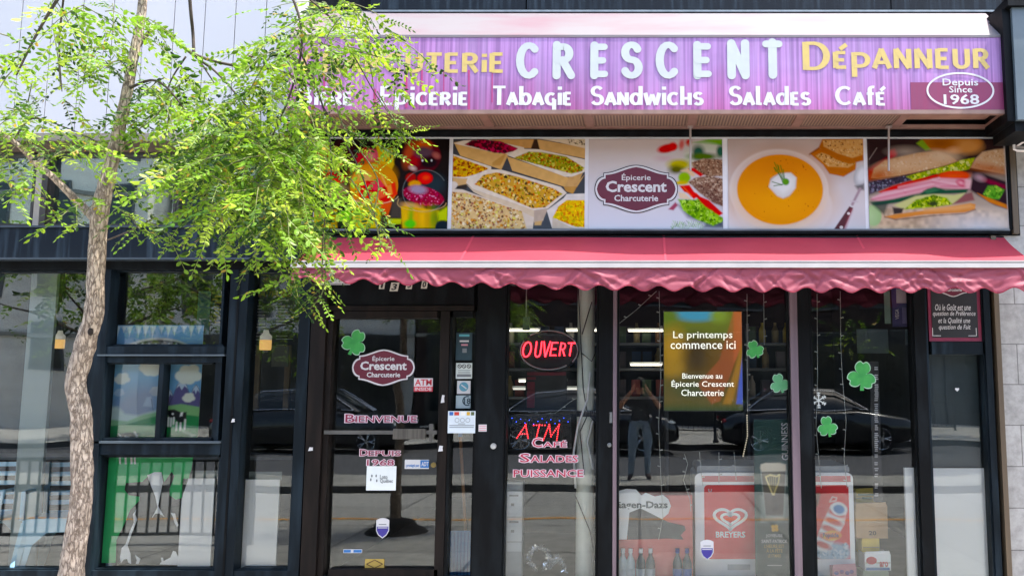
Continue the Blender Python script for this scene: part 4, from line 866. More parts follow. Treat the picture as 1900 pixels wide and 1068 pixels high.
def strip(t, box, m, y=GF, name='band'): x0,x1,z0,z1 = RC(*box,y); return MB().box(x0,x1,y-.0022,y-.0012,z0,z1).build(name, m, t)
YT = GF-.003
t = sticker('window_sticker','white and red cash machine sticker at the right of the door glass',(768,701,803,726),white_print); strip(t,(768,716.5,803,726),red_print)
txt('lettering','ATM',(770,703,801,714.5),YT,red_print,t,.02); txt('lettering','INSIDE',(770,718,801,724.5),YT,white_print,t,.015)
t = sticker('window_sticker','white square lottery sticker under the year on the door glass',(680,864,735,909),mat('off_white_sticker','#dfe3e0','#d4d9d6',.5))
gp = mat('grey_print','#75797b','#6b6f71',.5); txt('lettering','Loto',(705,880,719,888),YT,gp,t,.02); txt('lettering','Québec',(705,888,729,896),YT,gp,t,.02)
s_ = MB()
for dx,dz in ((690,882),(688,889),(698,882),(699,891)): s_.ball(PT(dx,dz,YT),(.006,.001,.011))
s_.build('emblem', gp, t)
bl = mat('blue_print','#2b6fb0','#2463a0',.5)
t = sticker('window_sticker','white and blue alarm company sticker at the right of the door glass',(751,852,796,869),white_print); strip(t,(780,853,796,867),bl)
txt('lettering','ADT',(782,856,795,864),YT,white_print,t,.02); txt('lettering','protégé par',(754,860,778,867),YT,bl,t,.02)
ind = mat('indigo_print','#3a2f8a','#332a7c',.5)
def shield(label, px, py):
    y = GF; cx, cz = X(px,py,y), Z(py,y); a = X(px+12,py,y)-cx; h = cz-Z(py+19,y)
    o = [(-a,h*.8),(-a*.5,h*.95),(0,h),(a*.5,h*.95),(a,h*.8),(a,-h*.25),(a*.65,-h*.68),(0,-h),(-a*.65,-h*.68),(-a,-h*.25)]
    t = thing('shield_sticker',label,'sticker',(cx,y,cz-h),'shield shaped alarm stickers')
    MB().prism([(cx+p,cz+q) for p,q in o], y-.001, y).build('sheet', white_print, t)
    k = .88; MB().prism([(cx+p*k,cz+q*k) for p,q in [(-a,h*.18),(a,h*.18)]+o[5:]], y-.0022, y-.0012).build('field', ind, t)
    strip(t,(px-7,py-8,px+7,py-6.5),gp); strip(t,(px-9,py-1.5,px+9,py),white_print,GF-.0013)
shield('indigo and white shield sticker low on the door glass',710,979)
shield('indigo and white shield sticker over the red freezer front',1312,1019)
t = sticker('window_sticker','gold sticker with a brown diamond at the bottom of the door glass',(677,1036,713,1055),mat('gold_sticker','#b79a4a','#a98d40',.5)); 
cx,cz = X(695,1045.5,YT),Z(1045.5,YT); a=X(710,1045,YT)-cx; b_=Z(1038,YT)-cz
d = MB(); q=[(-a,0),(0,b_),(a,0),(0,-b_),(-a,0)]; 
for p0,p1 in zip(q[:-1],q[1:]): d.ribbon([(cx+p0[0],cz+p0[1]),(cx+p1[0],cz+p1[1])],.007,.007,YT)
d.build('diamond', mat('brown_print','#5e4420','#54401e',.5), t)
t = sticker('notice_poster','dark teal notice at the top of the sidelight glass',(846,617,876,668),mat('dark_teal_print','#1d3a44','#152c34',.5)); strip(t,(852,620,871,624),mat('teal_print','#5ba6b0','#4b96a0',.5)); strip(t,(853,631,870,634),white_print); strip(t,(856,638,868,641),mat('pink_print','#d08a94','#c47a86',.5)); strip(t,(858,646,866,654),gp)
t = sticker('window_sticker','pale sticker with three prohibition circles on the sidelight',(846,673,876,702),mat('pale_green_white_sticker','#d4dbd4','#c8d0c8',.5))
for px in (853,861,870):
    c = PT(px,679,YT); r = MB(); P = arc(c.x,c.z,.014,.014,0,360,16); r.ribbon(P,.005,.005,YT); r.ribbon([(c.x-.01,c.z+.01),(c.x+.01,c.z-.01)],.004,.004,YT-.0005); r.build('prohibition_mark', black_print, t)
for zz in (686,689,692): strip(t,(850,zz,873,zz+1),gp)
strip(t,(848,694,874,699),gp)
t = sticker('window_sticker','white sticker with a round blue emblem on the sidelight',(848,706,873,730),white_print); c = PT(860.5,717,YT); MB().lathey((c.x,YT,c.z),[(.036,0),(.036,.0008)],24).build('emblem', mat('teal_blue_print','#5c97a8','#4a8698',.5), t); r=MB(); r.ribbon([(c.x-.02,c.z+.015),(c.x+.005,c.z-.002),(c.x+.022,c.z-.016)],.009,.009,YT-.002); r.build('figure', white_print, t)
t = sticker('window_sticker','grey age limit sticker with the number eighteen on the sidelight',(846,733,873,757),mat('grey_blue_sticker','#a9b9bd','#98a8ac',.5)); c = PT(867,743,YT); r=MB(); r.ribbon(arc(c.x,c.z,.034,.034,70,300,20),.009,.009,YT); r.build('ring', mat('dark_blue_grey_print','#2c4650','#243a44',.5), t); txt('lettering','18',(861,738,873,749),YT,mat('dark_blue_grey_print','#2c4650'),t,.02)
t = sticker('payment_notice','white payment cards notice with a coloured top row on the sidelight',(831,762,882,803),mat('cool_white_sheet','#dce5ea','#d2dce2',.5), y=-.056)
for a,b,hx in ((834,841,'#2f62ad'),(843,852,'#c83a2a'),(855,863,'#e8e4da'),(866,872,'#d2a52a'),(874,880,'#55603a')): strip(t,(a,763.5,b,770),mat('card_'+hx[1:],hx),-.056,'card_mark')
for px in (848,858,868):
    c = PT(px,779,-.0585); r = MB(); r.ribbon(arc(c.x,c.z,.016,.016,0,360,14),.003,.003,-.0585); r.build('emblem', gp, t)
for zz,a,b in ((785,850,863),(788,834,880),(791.5,834,879)): strip(t,(a,zz,b,zz+1.2),gp,-.056)
t = sticker('window_sticker','tiny pink and white sticker on the black post right of the sidelight',(888,787,903,800),white_print,y=-.052); 
for zz in (789,793,797): strip(t,(889,zz,902,zz+1.4),mat('pink_print','#d08a94'),-.052)
for lab,bx in (('tiny torn white paper on the door frame beside the lock',(813,826,822,837)),('small white label on the upper door frame',(818,732,825,747)),('tiny crumpled white paper on the dark post left of the door',(572,829,581,836)),('tiny crumpled white paper on the café window post',(429,776,436,783))):
    yy = -.034 if bx[0]>800 else -.071; p0 = RC(*bx,yy); mid=(p0[2]+p0[3])/2
    tag(MB().prism([(p0[0],p0[2]),(p0[1],p0[2]+.004),(p0[1]-.004,mid+.004),(p0[1],p0[3]-.003),(p0[0]+.01,p0[3])],yy-.003,yy).build('paper_scrap', white_print), lab, 'paper')
t = sticker('narrow_sticker','small blue strip sticker low on the door glass',(637,1018,672,1025),white_print); strip(t,(638,1019,651,1024),bl); strip(t,(656,1019,671,1024),bl)
# snowflake decal and heart
def flake(label,px,py,r,y=GF):
    c = PT(px,py,y); R = X(px+r,py,y)-c.x; mb = MB(); k=0
    for i in range(6):
        a = math.pi/2+i*math.pi/3; q = (c.x+R*math.cos(a),c.z+R*math.sin(a)); mb.ribbon([(c.x,c.z),q],.008,.008,y-.0006-.0004*(k%4)); k+=1
        for s in (-1,1):
            for f in (.5,.75):
                p=(c.x+R*f*math.cos(a),c.z+R*f*math.sin(a)); mb.ribbon([p,(p[0]+R*.28*math.cos(a+s*.8),p[1]+R*.28*math.sin(a+s*.8))],.006,.006,y-.0006-.0004*(k%4)); k+=1
    tag(mb.build('snowflake_decal', mat('frosty_white','#c9cec8','#b8beb8',.5)),label,'snowflake')
flake('pale snowflake decal in the right window beside the beaded lights',1519,742,15)
hp = PT(1776,722,GF); tag(MB().prism([(hp.x+.0011*16*math.sin(t)**3*.9,hp.z+.001*(13*math.cos(t)-5*math.cos(2*t)-2*math.cos(3*t)-math.cos(4*t))) for t in [2*math.pi*i/24 for i in range(24)]],GF-.001,GF).build('heart_sticker',white_print),'tiny white heart sticker on the side door glass','sticker')
# red slogan board over the side door
sb_ = thing('slogan_board','black slogan board with a maroon frame above the side door','board',(X(1771,590),-.001,Z(632)))
bx=(1722,500,1819,633); x0,x1,z0,z1=RC(*bx,-.02); MB().box(x0,x1,-.02,-.001,z0,z1).build('frame', mat('maroon_frame','#7c2240','#6e1c38',.45), sb_)
x0,x1,z0,z1=RC(1728,505,1813,626,-.024); MB().box(x0,x1,-.024,-.0201,z0,z1).build('panel', black_print, sb_)
plaque(sb_,1768,529,32,22,-.0245)
for i,(s,a,b) in enumerate((('Où le Goût est une',1735,1801),('question de Préférence',1731,1810),('et la Qualité une',1741,1800),('question de Fait',1742,1801))):
    txt('lettering', s, (a,564+i*12.6,b,575.5+i*12.6), -.0262, white_print, sb_, .004, .25)
f=MB()
for q in ((1730,622,1746,623),(1730,608,1731,622),(1797,622,1812,623),(1811,608,1812,622)): f.pbox(*q,-.0256,-.0242)
f.build('corner_lines', white_print, sb_)
# ------------------------------------------------------------------ things on and behind the shop glass
FZ = .06                                                    # inside floor height
def emis(name, c, s):
    if name in MATS: return MATS[name]
    m = mat(name, c, c, .5, emit=s); return m
neon = emis('red_neon','#ff2430',1.8); tubew = emis('white_tube','#fff6e0',.7)
ng = PT(1018,650,.11)
t = thing('neon_sign','oval neon sign with glowing red script capitals behind the glass','neon sign',(ng.x,.11,ng.z-.18))
mb = MB(); yv = .11
for ch,a,b,c,d in (('O',967,633,988,663),('U',990,633,1007,663),('V',1005,633,1021,662),('E',1018,634,1037,660),('R',1036,635,1052,660),('T',1050,635,1067,660)):
    x0,x1,z0,z1 = RC(a,b,c,d,yv); w_,st = CAP[ch]
    for s in st:
        P = [(x0+p[0]/w_*(x1-x0)*.82+(p[1])*(x1-x0)*.22, yv, z0+p[1]*(z1-z0)) for p in s]; mb.tube(P,.0052,6)
mb.build('lettering', neon, t)
ovm = mat('unlit_glass_tube','#8d8f92','#a2a4a6',.25); rx = X(1072,650,yv)-ng.x; rz = Z(613,yv)-ng.z
mb = MB(); mb.tube([(x,yv,z) for x,z in arc(ng.x,ng.z,rx,rz,-35,130,40)],.006,6); mb.tube([(x,yv,z) for x,z in arc(ng.x,ng.z,rx*.97,rz*.95,150,310,40)],.006,6); mb.build('oval_tube', ovm, t)
MB().prism(arc(ng.x,ng.z,rx*1.05,rz*1.06,0,352,40), yv+.03, yv+.034).build('backplate', mat('black_acrylic','#111416','#161a1c',.25), t)
# LED cash machine sign
bxp = RC(945,768,1060,832,.2); t = thing('led_sign','black sign panel with red dotted lights on a slant behind the glass','led sign',((bxp[0]+bxp[1])/2,.22,bxp[2]))
MB().box(bxp[0],bxp[1],.21,.25,bxp[2],bxp[3]).build('panel', mat('black_acrylic','#111416'), t)
red_led = emis('red_led','#ff3038',1.1); mb = MB()
for ch,a,b,c,d in (('A',957,787,988,812),('T',984,787,1012,812),('M',1006,787,1044,816)):
    x0,x1,z0,z1 = RC(a,b,c,d,.2); w_,st = CAP[ch]
    for s in st:
        for (ax_,az_),(bx_,bz_) in zip(s[:-1],s[1:]):
            n = max(2,int(math.hypot((bx_-ax_)*1.0,bz_-az_)*8))
            for i in range(n+1):
                p = (ax_+(bx_-ax_)*i/n, az_+(bz_-az_)*i/n); mb.ball((x0+p[0]/w_*(x1-x0)*.8+p[1]*(x1-x0)*.2,.203,z0+p[1]*(z1-z0)),.0048,6,4)
mb.build('led_lettering', red_led, t)
mb = MB()
for i in range(14): mb.ball(PT(950+i*8,775+(i*7)%12,.203),.003,5,4)
mb.build('blue_leds', emis('blue_led','#2a4cff',1.5), t)
# lit advertising screen
t = thing('advertising_screen','tall lit screen with a spring greeting over green and orange colours','screen',(X(1303,665,.2),.2,Z(762,.2)))
MB().pbox(1231,575,1378,763,.205,.26).build('casing', black_print, t)
c = Cv(142,182,'#5a4a10',1232-1130,578-530,3.957)
c.grad('#6f7a1c','#3a4a20'); c.e(640,200,160,60,'#3f9cc0',0,10,.95).e(440,230,60,60,'#5f7a1a',0,14).e(800,220,60,50,'#7f9a2a',0,14)
c.p([(400,390),(960,390),(960,860),(400,860)],'#7a5a0c',16,.85).e(470,460,90,140,'#b58a14',0,26,.9).e(640,520,90,140,'#33240a',0,30,.85).e(470,610,70,60,'#a8821a',0,16,.8).e(830,600,90,160,'#5a3a14',0,30,.7).e(600,760,200,90,'#40502a',0,30,.85)
c.p([(905,180),(975,180),(975,400),(880,640),(800,840),(740,860),(640,720),(800,540)],'#b8562c',3,.5).p([(905,180),(975,180),(975,420),(900,560)],'#cc6434',4,.6)
c.p([(970,390),(975,500),(930,700),(880,860),(820,860),(900,640)],'#b8821c',4,.6).p([(970,470),(975,860),(915,860),(940,680)],'#4a62c8',3,.95)
c.build('display', (1232,578,1377,761), .204, colmat('lit_screen', .3, emit=.16), t)
yq = .202; wl = emis('lit_white_letters','#f4f6f0',.2)
for s,bx_ in (('Le printemps',(1249,614,1359,631)),('commence ici',(1244,632,1365,647)),('Bienvenue au',(1266,692,1340,702)),('Épicerie Crescent',(1246,704,1362,720)),('Charcuterie',(1264,722,1343,734))): txt('lettering', s, bx_, yq, wl, t, .006)
# pale round column with cables
t = thing('column','pale round column with loose cables behind the neon sign window','column',(X(1084,800,.28),.28,FZ))
cx = X(1086,800,.28); MB().lathe((cx,.28,FZ),[(.07,0),(.07,3.1)],24).build('shaft', offwhite_pipe, t)
MB().lathe((cx,.28,Z(772,.28)),[(.076,0),(.076,.05)],24).build('clamp', black_print, t)
cab = MB(); 
for pts in ([(1073,535),(1078,640),(1082,720),(1090,770),(1076,800),(1084,880)],[(1098,560),(1080,620)],[(1110,640),(1098,670),(1080,655)],[(1078,770),(1064,830),(1066,900)],[(1095,772),(1110,790)],[(1066,915),(1095,985),(1104,1040)]):
    cab.tube([(PT(a,b,.19)) for a,b in pts],.0045,5)
cab.build('cable', black_print, t); cab = MB()
for pts in ([(1095,690),(1090,740),(1072,790),(1064,840),(1068,905)],[(1100,780),(1090,820),(1100,870)]): cab.tube([(PT(a,b,.185)) for a,b in pts],.009,6)
cab.build('white_cable', white_m, t)
# shelves along the back, with goods, tubes
shm = mat('grey_shelf_metal','#70757a','#62676c',.5)
def shelf(label, x0, x1, y0, y1, zs, zt):
    t = thing('shelf_unit', label, 'shelf', ((x0+x1)/2,(y0+y1)/2,.05), 'shelving inside the shop')
    MB().box(x0,x1,y1-.02,y1,.05,zt).build('back_panel', mat('dark_shelf_back','#3a3d40','#303336',.7), t)
    for xx in (x0,x1-.03): MB().box(xx,xx+.03,y0,y1-.021,.05,zt).build('side_panel', shm, t)
    for z in zs: MB().box(x0+.031,x1-.031,y0,y1-.021,z,z+.025).build('shelf', shm, t)
    return t
goods = [mat('goods_'+h, '#'+h, None, .5) for h in ('7a2f2a','9a8a5a','2f4a6a','c9c4b8','3f5a3a','8a5a2a','55525a','b8a23a')]
protos = []
for i,mm in enumerate(goods):
    b = MB()
    if i%2: b.lathe((0,0,0),[(.034,0),(.036,.01),(.036,.13),(.014,.18),(.014,.21)],10)
    else: b.box(-.045,.045,-.03,.03,0,.17); b.box(-.035,.035,-.031,-.0301,.05,.12)
    protos.append((b,mm,i%2))
made = {}
def goods_row(x0,x1,y,z,seed):
    rg = random.Random(seed); x = x0+.07
    while x < x1-.06:
        i = rg.randrange(len(protos)); b,mm,bt = protos[i]
        if i not in made:
            o = b.build('shelf_bottle' if bt else 'shelf_packet', mm, origin=(0,0,0)); tag(o, 'dim bottle standing on the shelves inside the shop' if bt else 'dim packet standing on the shelves inside the shop', 'bottle' if bt else 'packet', 'bottles on the shop shelves' if bt else 'packets on the shop shelves'); made[i]=o
        else: o = made[i].copy(); COL.objects.link(o)
        o.location = (x,y,z); x += rg.uniform(.1,.16)
zs = [Z(p,2.2) for p in (700,655,612)]
for lab,a,b in (('long grey goods shelf behind the neon sign window',X(930,700,2.0),X(1112,700,2.0)),('long grey goods shelf behind the lit screen window',X(1140,700,2.0),X(1240,700,2.0)),('grey goods shelf far inside right of the screen',X(1385,700,2.0),X(1475,700,2.0))):
    zz = [Z(740,2.0),Z(687,2.0),Z(640,2.0)]
    shelf(lab,a,b,2.0,2.35,zz,Z(600,2.0))
    for k,z in enumerate(zz): goods_row(a,b,2.12,z+.026,int(a*100)+k)
for i,(lab,a,b,py,y) in enumerate((('long white tube light over the shelf behind the neon sign',941,1000,613,1.95),('short white tube light beside the pale column',1051,1108,613,1.95),('bright white tube light left of the lit screen',1166,1231,613.5,1.95),('thin white tube light low above the photographer reflection',1170,1228,676.5,1.9),('slanted thin white tube under the neon sign',963,1050,707,1.4),('faint tube light right of the lit screen',1398,1466,624,2.6),('short white tube light low behind the neon sign',952,975,721,1.95),('short white tube light beside the lower column',1052,1071,721,1.95))):
    x0,x1,z0,z1 = RC(a,py-1.6,b,py+1.6,y); t = thing('tube_light',lab,'tube light',((x0+x1)/2,y,z0),'tube lights inside the shop')
    MB().tube([(x0,y,(z0+z1)/2),(x1,y,(z0+z1)/2)],(z1-z0)/2,8).build('tube', tubew if i < 5 else emis('dim_tube','#d8d8cc',.25), t); MB().box(x0-.01,x1+.01,y+.012,y+.05,z1-.005,z1+.02).build('fitting', white_m, t)
# ice cream freezer
fy = .30; fb = RC(1290,876,1586,1140,fy); fz1 = fb[3]; fx0, fx1 = fb[0], fb[1]
t = thing('ice_cream_freezer','white chest freezer with a red ice cream front behind the window','freezer',((fx0+fx1)/2,fy+.3,FZ))
b = MB(); R=.05
def rrect(x0,x1,z0,z1,r): return [(x1-r+r*math.cos(a),z1-r+r*math.sin(a)) for a in [i*math.pi/12 for i in range(7)]]+[(x0+r-r*math.sin(a),z1-r+r*math.cos(a)) for a in [i*math.pi/12 for i in range(7)]]+[(x0,z0),(x1,z0)]
b.prism(rrect(fx0,fx1,FZ,fz1,R), fy, fy+.62); b.build('body', mat('freezer_white','#f3f6f7','#edf1f2',.35), t)
MB().prism(rrect(fx0+.02,fx1-.02,fz1,fz1+.05,.02), fy+.03, fy+.6).build('lid', mat('grey_lid','#9aa0a2','#8c9294',.3), t)
yf = fy-.002; wr = mat('freezer_red','#e2353c','#d92e36',.4)
def fbx(q, m, name, yy=yf): x0,x1,z0,z1 = RC(*q,yy); return MB().box(x0,x1,yy-.002,yy,z0,z1).build(name, m, t)
x0,x1,z0,z1 = RC(1307,899,1576,1036,yf); MB().prism(rrect(x0,x1,z0,z1,.03),yf-.002,yf).build('red_wrap', wr, t)
fbx((1302,882,1578,893), mat('pale_red_trim','#c65560','#b94a55',.4), 'trim_strip')
yy = yf-.004
def heart(cx_,cz_,w_,h_,n=40): return [(cx_+w_*math.sin(a)**3, cz_+h_*(13*math.cos(a)-5*math.cos(2*a)-2*math.cos(3*a)-math.cos(4*a))/16) for a in [2*math.pi*i/n for i in range(n+1)]]
hc = PT(1355,960,yy); hw = X(1389,960,yy)-hc.x; hh = (Z(939,yy)-Z(981,yy))/2*1.1
mb = MB(); q = heart(hc.x,hc.z,hw*.88,hh*.92)[0:41]; mb.ribbon(q,.026,.022,yy); q = heart(hc.x,hc.z-.006,hw*.48,hh*.5)[0:41]; mb.ribbon(q,.024,.02,yy-.0006); mb.build('heart_emblem', white_m, t)
txt('lettering','BREYERS',(1328,985,1383,996.5),yy,white_m,t,.03)
txt('lettering','U',(1314,906,1321,912),yy,white_print,t,.05)
c = Cv(66,135,'#e2353c',1510-1480,902-790,3.843)
c.p([(100,470),(170,480),(150,560),(120,600),(100,600)],'#8a4a2a',4); c.p([(170,480),(330,470),(345,560),(160,560)],'#e01e22',8,.8)
c.e(240,900,140,70,'#9fc0d6',0,8).specks(c.p_al([(125,850),(350,830),(350,950),(130,950)],6),['#c3d9e6','#7fa6c4','#dfeaf2'],90,4,14,.8,31)
pp = [(240,560),(345,620),(330,700),(270,800),(200,900),(130,880),(125,820),(180,680)]; c.p(pp,'#e9edf0',3)
for k in range(5):
    f_=k/4.6; ax_,az_=290-120*f_-6,610+255*f_; c.e(ax_-6,az_+14,72-14*f_,22,'#d8504c',22,4)
c.e(295,590,60,48,'#e8ecee',20,3).e(295,592,40,32,'#2f7fc0',20,3)
c.e(240,780,62,34,'#f2d43a',-4,3).p([(190,760),(295,750),(300,800),(195,810)],'#e8604a',4,.8); c.l([(235,530),(250,505),(280,510),(275,530),(230,540)],7,'#f0e4e0',2)
c.build('printed_lolly_picture',(1510,902,1576,1036),yy-.0005,PM,t,0,.9)
txt('lettering','Popsicle',(1527,988,1556,998),yy-.003,mat('navy_print','#23306e','#1c2860',.5),t,.03)
fbx((1350,1046,1392,1056), mat('pale_grey_print','#b5babd','#a8aeb1',.5), 'data_plate')
# torn carton with lettering, bottles, banner, boxes
hy = .16; pkm = mat('salmon_carton','#dc7a74','#d06c68',.6,scale=(3,3,3))
x0,x1,z0,z1 = RC(1146,890,1285,1030,hy+.03); t = thing('torn_carton','torn salmon and white ice cream carton with bold lettering left of the freezer','carton',((x0+x1)/2,hy+.1,FZ))
MB().box(x0-.05,x1,hy+.03,hy+.26,FZ,Z(918,hy+.03)).build('box', pkm, t)
def pp_(pts,y): return [(X(a,b,y),Z(b,y)) for a,b in pts]
MB().prism(pp_([(1140,912),(1162,906),(1180,907),(1190,918),(1198,913),(1215,920),(1230,917),(1240,925),(1245,938),(1240,952),(1228,962),(1205,950),(1188,942),(1168,950),(1163,1000),(1140,1000)],hy),hy-.002,hy).build('torn_label', white_m, t)
MB().prism(pp_([(1165,948),(1188,940),(1240,968),(1270,975),(1272,982),(1263,992),(1268,1000),(1240,998),(1164,1000)],hy+.02),hy+.018,hy+.02).build('torn_edge', mat('grey_card','#5b5d5d','#505252',.7), t)
txt('lettering','äagen-Dazs',(1144,929,1239,946),hy-.0045,mat('dark_teal_letter','#33454c','#2b3c43',.5),t,.03)
MB().box(x0,x1,.1,.62,FZ,Z(1085,.1)).build('plinth_front', mat('grey_card','#5b5d5d'), t)
clearm = mat('pale_bottle_plastic','#cdd8da','#bccacc',.15); 
def bottle(label,px,bot,top,y,body,cap,labelc,r=.036,group='water bottles in the window'):
    x, z0, z1 = X(px,(bot+top)/2,y), Z(bot,y), Z(top,y); h=z1-z0
    t = thing('bottle',label,'bottle',(x,y,z0),group)
    MB().lathe((x,y,z0),[(r*.9,0),(r,.01),(r,h*.62),(r*.85,h*.7),(r*.4,h*.82),(r*.36,h*.88)],14).build('body', body, t, True)
    MB().lathe((x,y,z0+h*.881),[(r*.45,0),(r*.45,h*.11)],12).build('cap', cap, t)
    MB().lathe((x,y,z0+h*.12),[(r*1.03,0),(r*1.03,h*.38)],14).build('label', labelc, t, True)
wc = white_m; bc = mat('blue_cap','#34479a','#2c3d8a',.4); gl = mat('label_grey','#c4cccf','#b6bfc3',.5); bll = mat('label_blue','#2a5fae','#23539a',.5); smk = mat('smoky_plastic','#5a6468','#4c565a',.2)
for i,(lab,px,bd,cp,lb) in enumerate((('clear bottle with a white cap, leftmost behind the glass',1156,clearm,wc,gl),('clear bottle with a white cap beside the leftmost one',1170,clearm,wc,gl),('smoky bottle with a white cap, third from the left',1189,smk,wc,gl),('smoky bottle with a white cap, fourth from the left',1207,smk,wc,gl),('blue labelled bottle with a blue cap, left of two',1257,smk,bc,bll),('blue labelled bottle with a blue cap next to the freezer',1275,smk,bc,bll))): bottle(lab,px,1090,1016,.16,bd,cp,lb)
t = thing('window_ledge_box','low grey ledge under the window bottles','ledge',(X(1215,1080,.2),.16,FZ)); MB().box(X(1146,1080,.1),X(1284,1080,.1),.105,.21,FZ+.0,Z(1090,.16)-.001).build('top', mat('grey_card','#5b5d5d'), t)
# stout banner
by = .085; t = thing('beer_banner','dark green grey beer banner with a pint glass in front of the freezer','banner',(X(1437,920,by),by,Z(1075,by)))
c = Cv(72,292,'#33443f',1401-1130,778-530,3.957)
c.grad('#2c4640','#4e6a60'); cc = Cv(72,292,'#333c3c',1401-1130,778-790,3.841); cc.grad('#2b4540','#3f5650')
cc.p([(1080,500),(1285,500),(1285,690),(1080,690)],'#8a9690',6,.6).p([(1050,690),(1320,690),(1320,1100),(1050,1100)],'#343c3b',3,.7)
cc.p([(1085,280),(1260,280),(1240,660),(1110,660)],'#4a423e',3).p([(1090,310),(1255,310),(1248,480),(1100,480)],'#6e685a',6,.8).p([(1080,300),(1085,275),(1120,264),(1220,264),(1262,275),(1262,325),(1085,330)],'#ded5bd',3).p([(1110,640),(1240,640),(1238,665),(1112,665)],'#a9b0a6',4,.7).l([(1085,320),(1112,660)],6,'#9aa8a0',3,.8).l([(1262,320),(1240,660)],6,'#9aa8a0',3,.8)
cc.l([(1120,365),(1125,385),(1165,490),(1175,490)],11,'#d8c88c',2).l([(1120,365),(1150,352),(1195,362),(1215,350)],11,'#d8c88c',2).l([(1215,355),(1205,410),(1172,488)],10,'#cdbc7c',2)
for k in range(4): cc.l([(1140+k*16,362),(1150+k*10,430+k*14)],3,'#c9b97c',2,.8)
for dx,dy in ((-12,-10),(10,-12),(-10,12),(12,10)): cc.e(1176+dx,728+dy,13,13,'#c9a04a',0,2)
cc.build('print',(1401,778,1473,1070),by,PM,t,0,1.25); MB().pbox(1400,777,1474,1071,by+.003,by+.01).build('backing', mat('dark_green_board','#2f3f3b','#283733',.6), t)
gd = mat('gold_print','#b89a52','#a98b46',.5); yb = by-.004
txt('lettering','GUINNESS',(1450,784,1463,853),yb,white_print,t,.01,rot=90)
for s,q,m_ in (('JOYEUSE',(1421,990,1452,997),white_print),('SAINT-PATRICK',(1413,1000,1461,1006.5),white_print),("L'HEURE EST",(1418,1009,1455,1015.5),gd),('À LA FÊTE',(1422,1016,1452,1024),gd),('LE 17 MARS',(1425,1027,1449,1033),gd)): txt('lettering',s,q,yb,m_,t,.02)
f = MB(); f.pbox(1424,1047.5,1451,1048.6,yb-.001,yb); f.build('rule', white_print, t)
# cartons at right of the freezer
kraft = mat('kraft_card','#c0a078','#b29068',.75,scale=(5,5,5)); yel = mat('yellow_card','#e6cc58','#d8bc48',.6); 
def carton(label, q, y, dp, m, extra=None, name='carton'):
    x0,x1,z0,z1 = RC(*q,y); t = thing(name,label,'box',((x0+x1)/2,y+dp/2,z0),'cartons stacked beside the freezer')
    MB().box(x0,x1,y,y+dp,z0,z1).build('box', m, t)
    f = MB(); f.prism([(x0,z1+.0005),(x1,z1+.0005),(x1-.01,z1+.03),(x0+.01,z1+.022)],y+.002,y+.005); f.build('flap', m, t)
    f = MB(); f.box(x0+.005,x1-.005,y-.0015,y-.0003,z0+(z1-z0)*.47,z0+(z1-z0)*.52); f.build('tape', mat('brown_tape','#b79c76','#a88d68',.4), t)
    if extra: extra(t,y)
def ban(t,y): txt('lettering','20',(1612,984,1626,992),y-.003,brownblack,t,.02)
carton('kraft carton on top of the stack beside the freezer',(1588,938,1647,998),.30,.22,kraft,ban)
def yl(t,y):
    f=MB(); f.pbox(1592,915,1622,918.5,y-.003,y-.002); f.pbox(1600,921,1618,925,y-.003,y-.002); f.build('printed_bands', mat('green_print','#4f7a34','#456e2c',.5), t)
carton('yellow fruit carton peeping out above the kraft carton',(1588,911,1624,936),.56,.2,yel,yl)
carton('yellow narrow carton under the kraft carton',(1600,999.5,1632,1029),.32,.2,yel)
def mrz(t,y):
    f=MB(); c=PT(1617,1039,y-.003); f.ball((c.x,c.y,c.z),(.042,.001,.03)); f.build('red_swoosh', red_print, t)
    txt('lettering','aro',(1632,1041,1648,1051),y-.003,red_print,t,.04)
    f=MB(); f.pbox(1607,1052,1651,1057,y-.003,y-.002); f.build('blue_band', bl, t)
carton('white and red carton with a blue band below the yellow carton',(1605,1028,1653,1058),.22,.2,white_m,mrz)
carton('plain pale green carton at the bottom of the stack',(1602,1062,1650,1110),.23,.22,mat('pale_green_card','#b2c0a0','#a2b190',.6))
def cand(t,y):
    f=MB()
    for px,py,h_ in ((1552,1062,'a'),(1562,1060,'b'),(1572,1062,'a'),(1580,1060,'b')): f.ball(PT(px,py,y-.002),(.018,.001,.015))
    f.build('printed_sweets', mat('sweet_print','#b04a72','#4a5fae',.5,scale=(30,30,30)), t)
carton('patterned pink sweets carton on the floor in front of the freezer',(1545,1052,1590,1110),.2,.18,mat('pink_card','#d99aa6','#c98896',.6),cand)
# white boards behind the glass
for lab,q,y in (('narrow white board standing behind the right window',(1681,867,1722,1110),.06),('wide white board standing behind the side door glass',(1727,868,1833,1110),.06)):
    x0,x1,z0,z1 = RC(*q,y); t = thing('white_board',lab,'board',((x0+x1)/2,y,z0),'white boards behind the glass'); MB().box(x0,x1,y,y+.012,z0,z1).build('sheet', white_m, t)
    f = MB(); f.box(x0,x0+.006,y-.002,y-.0005,z0,z1); f.build('edge', mat('pale_grey_edge','#c2c8c8','#b6bcbc',.5), t)
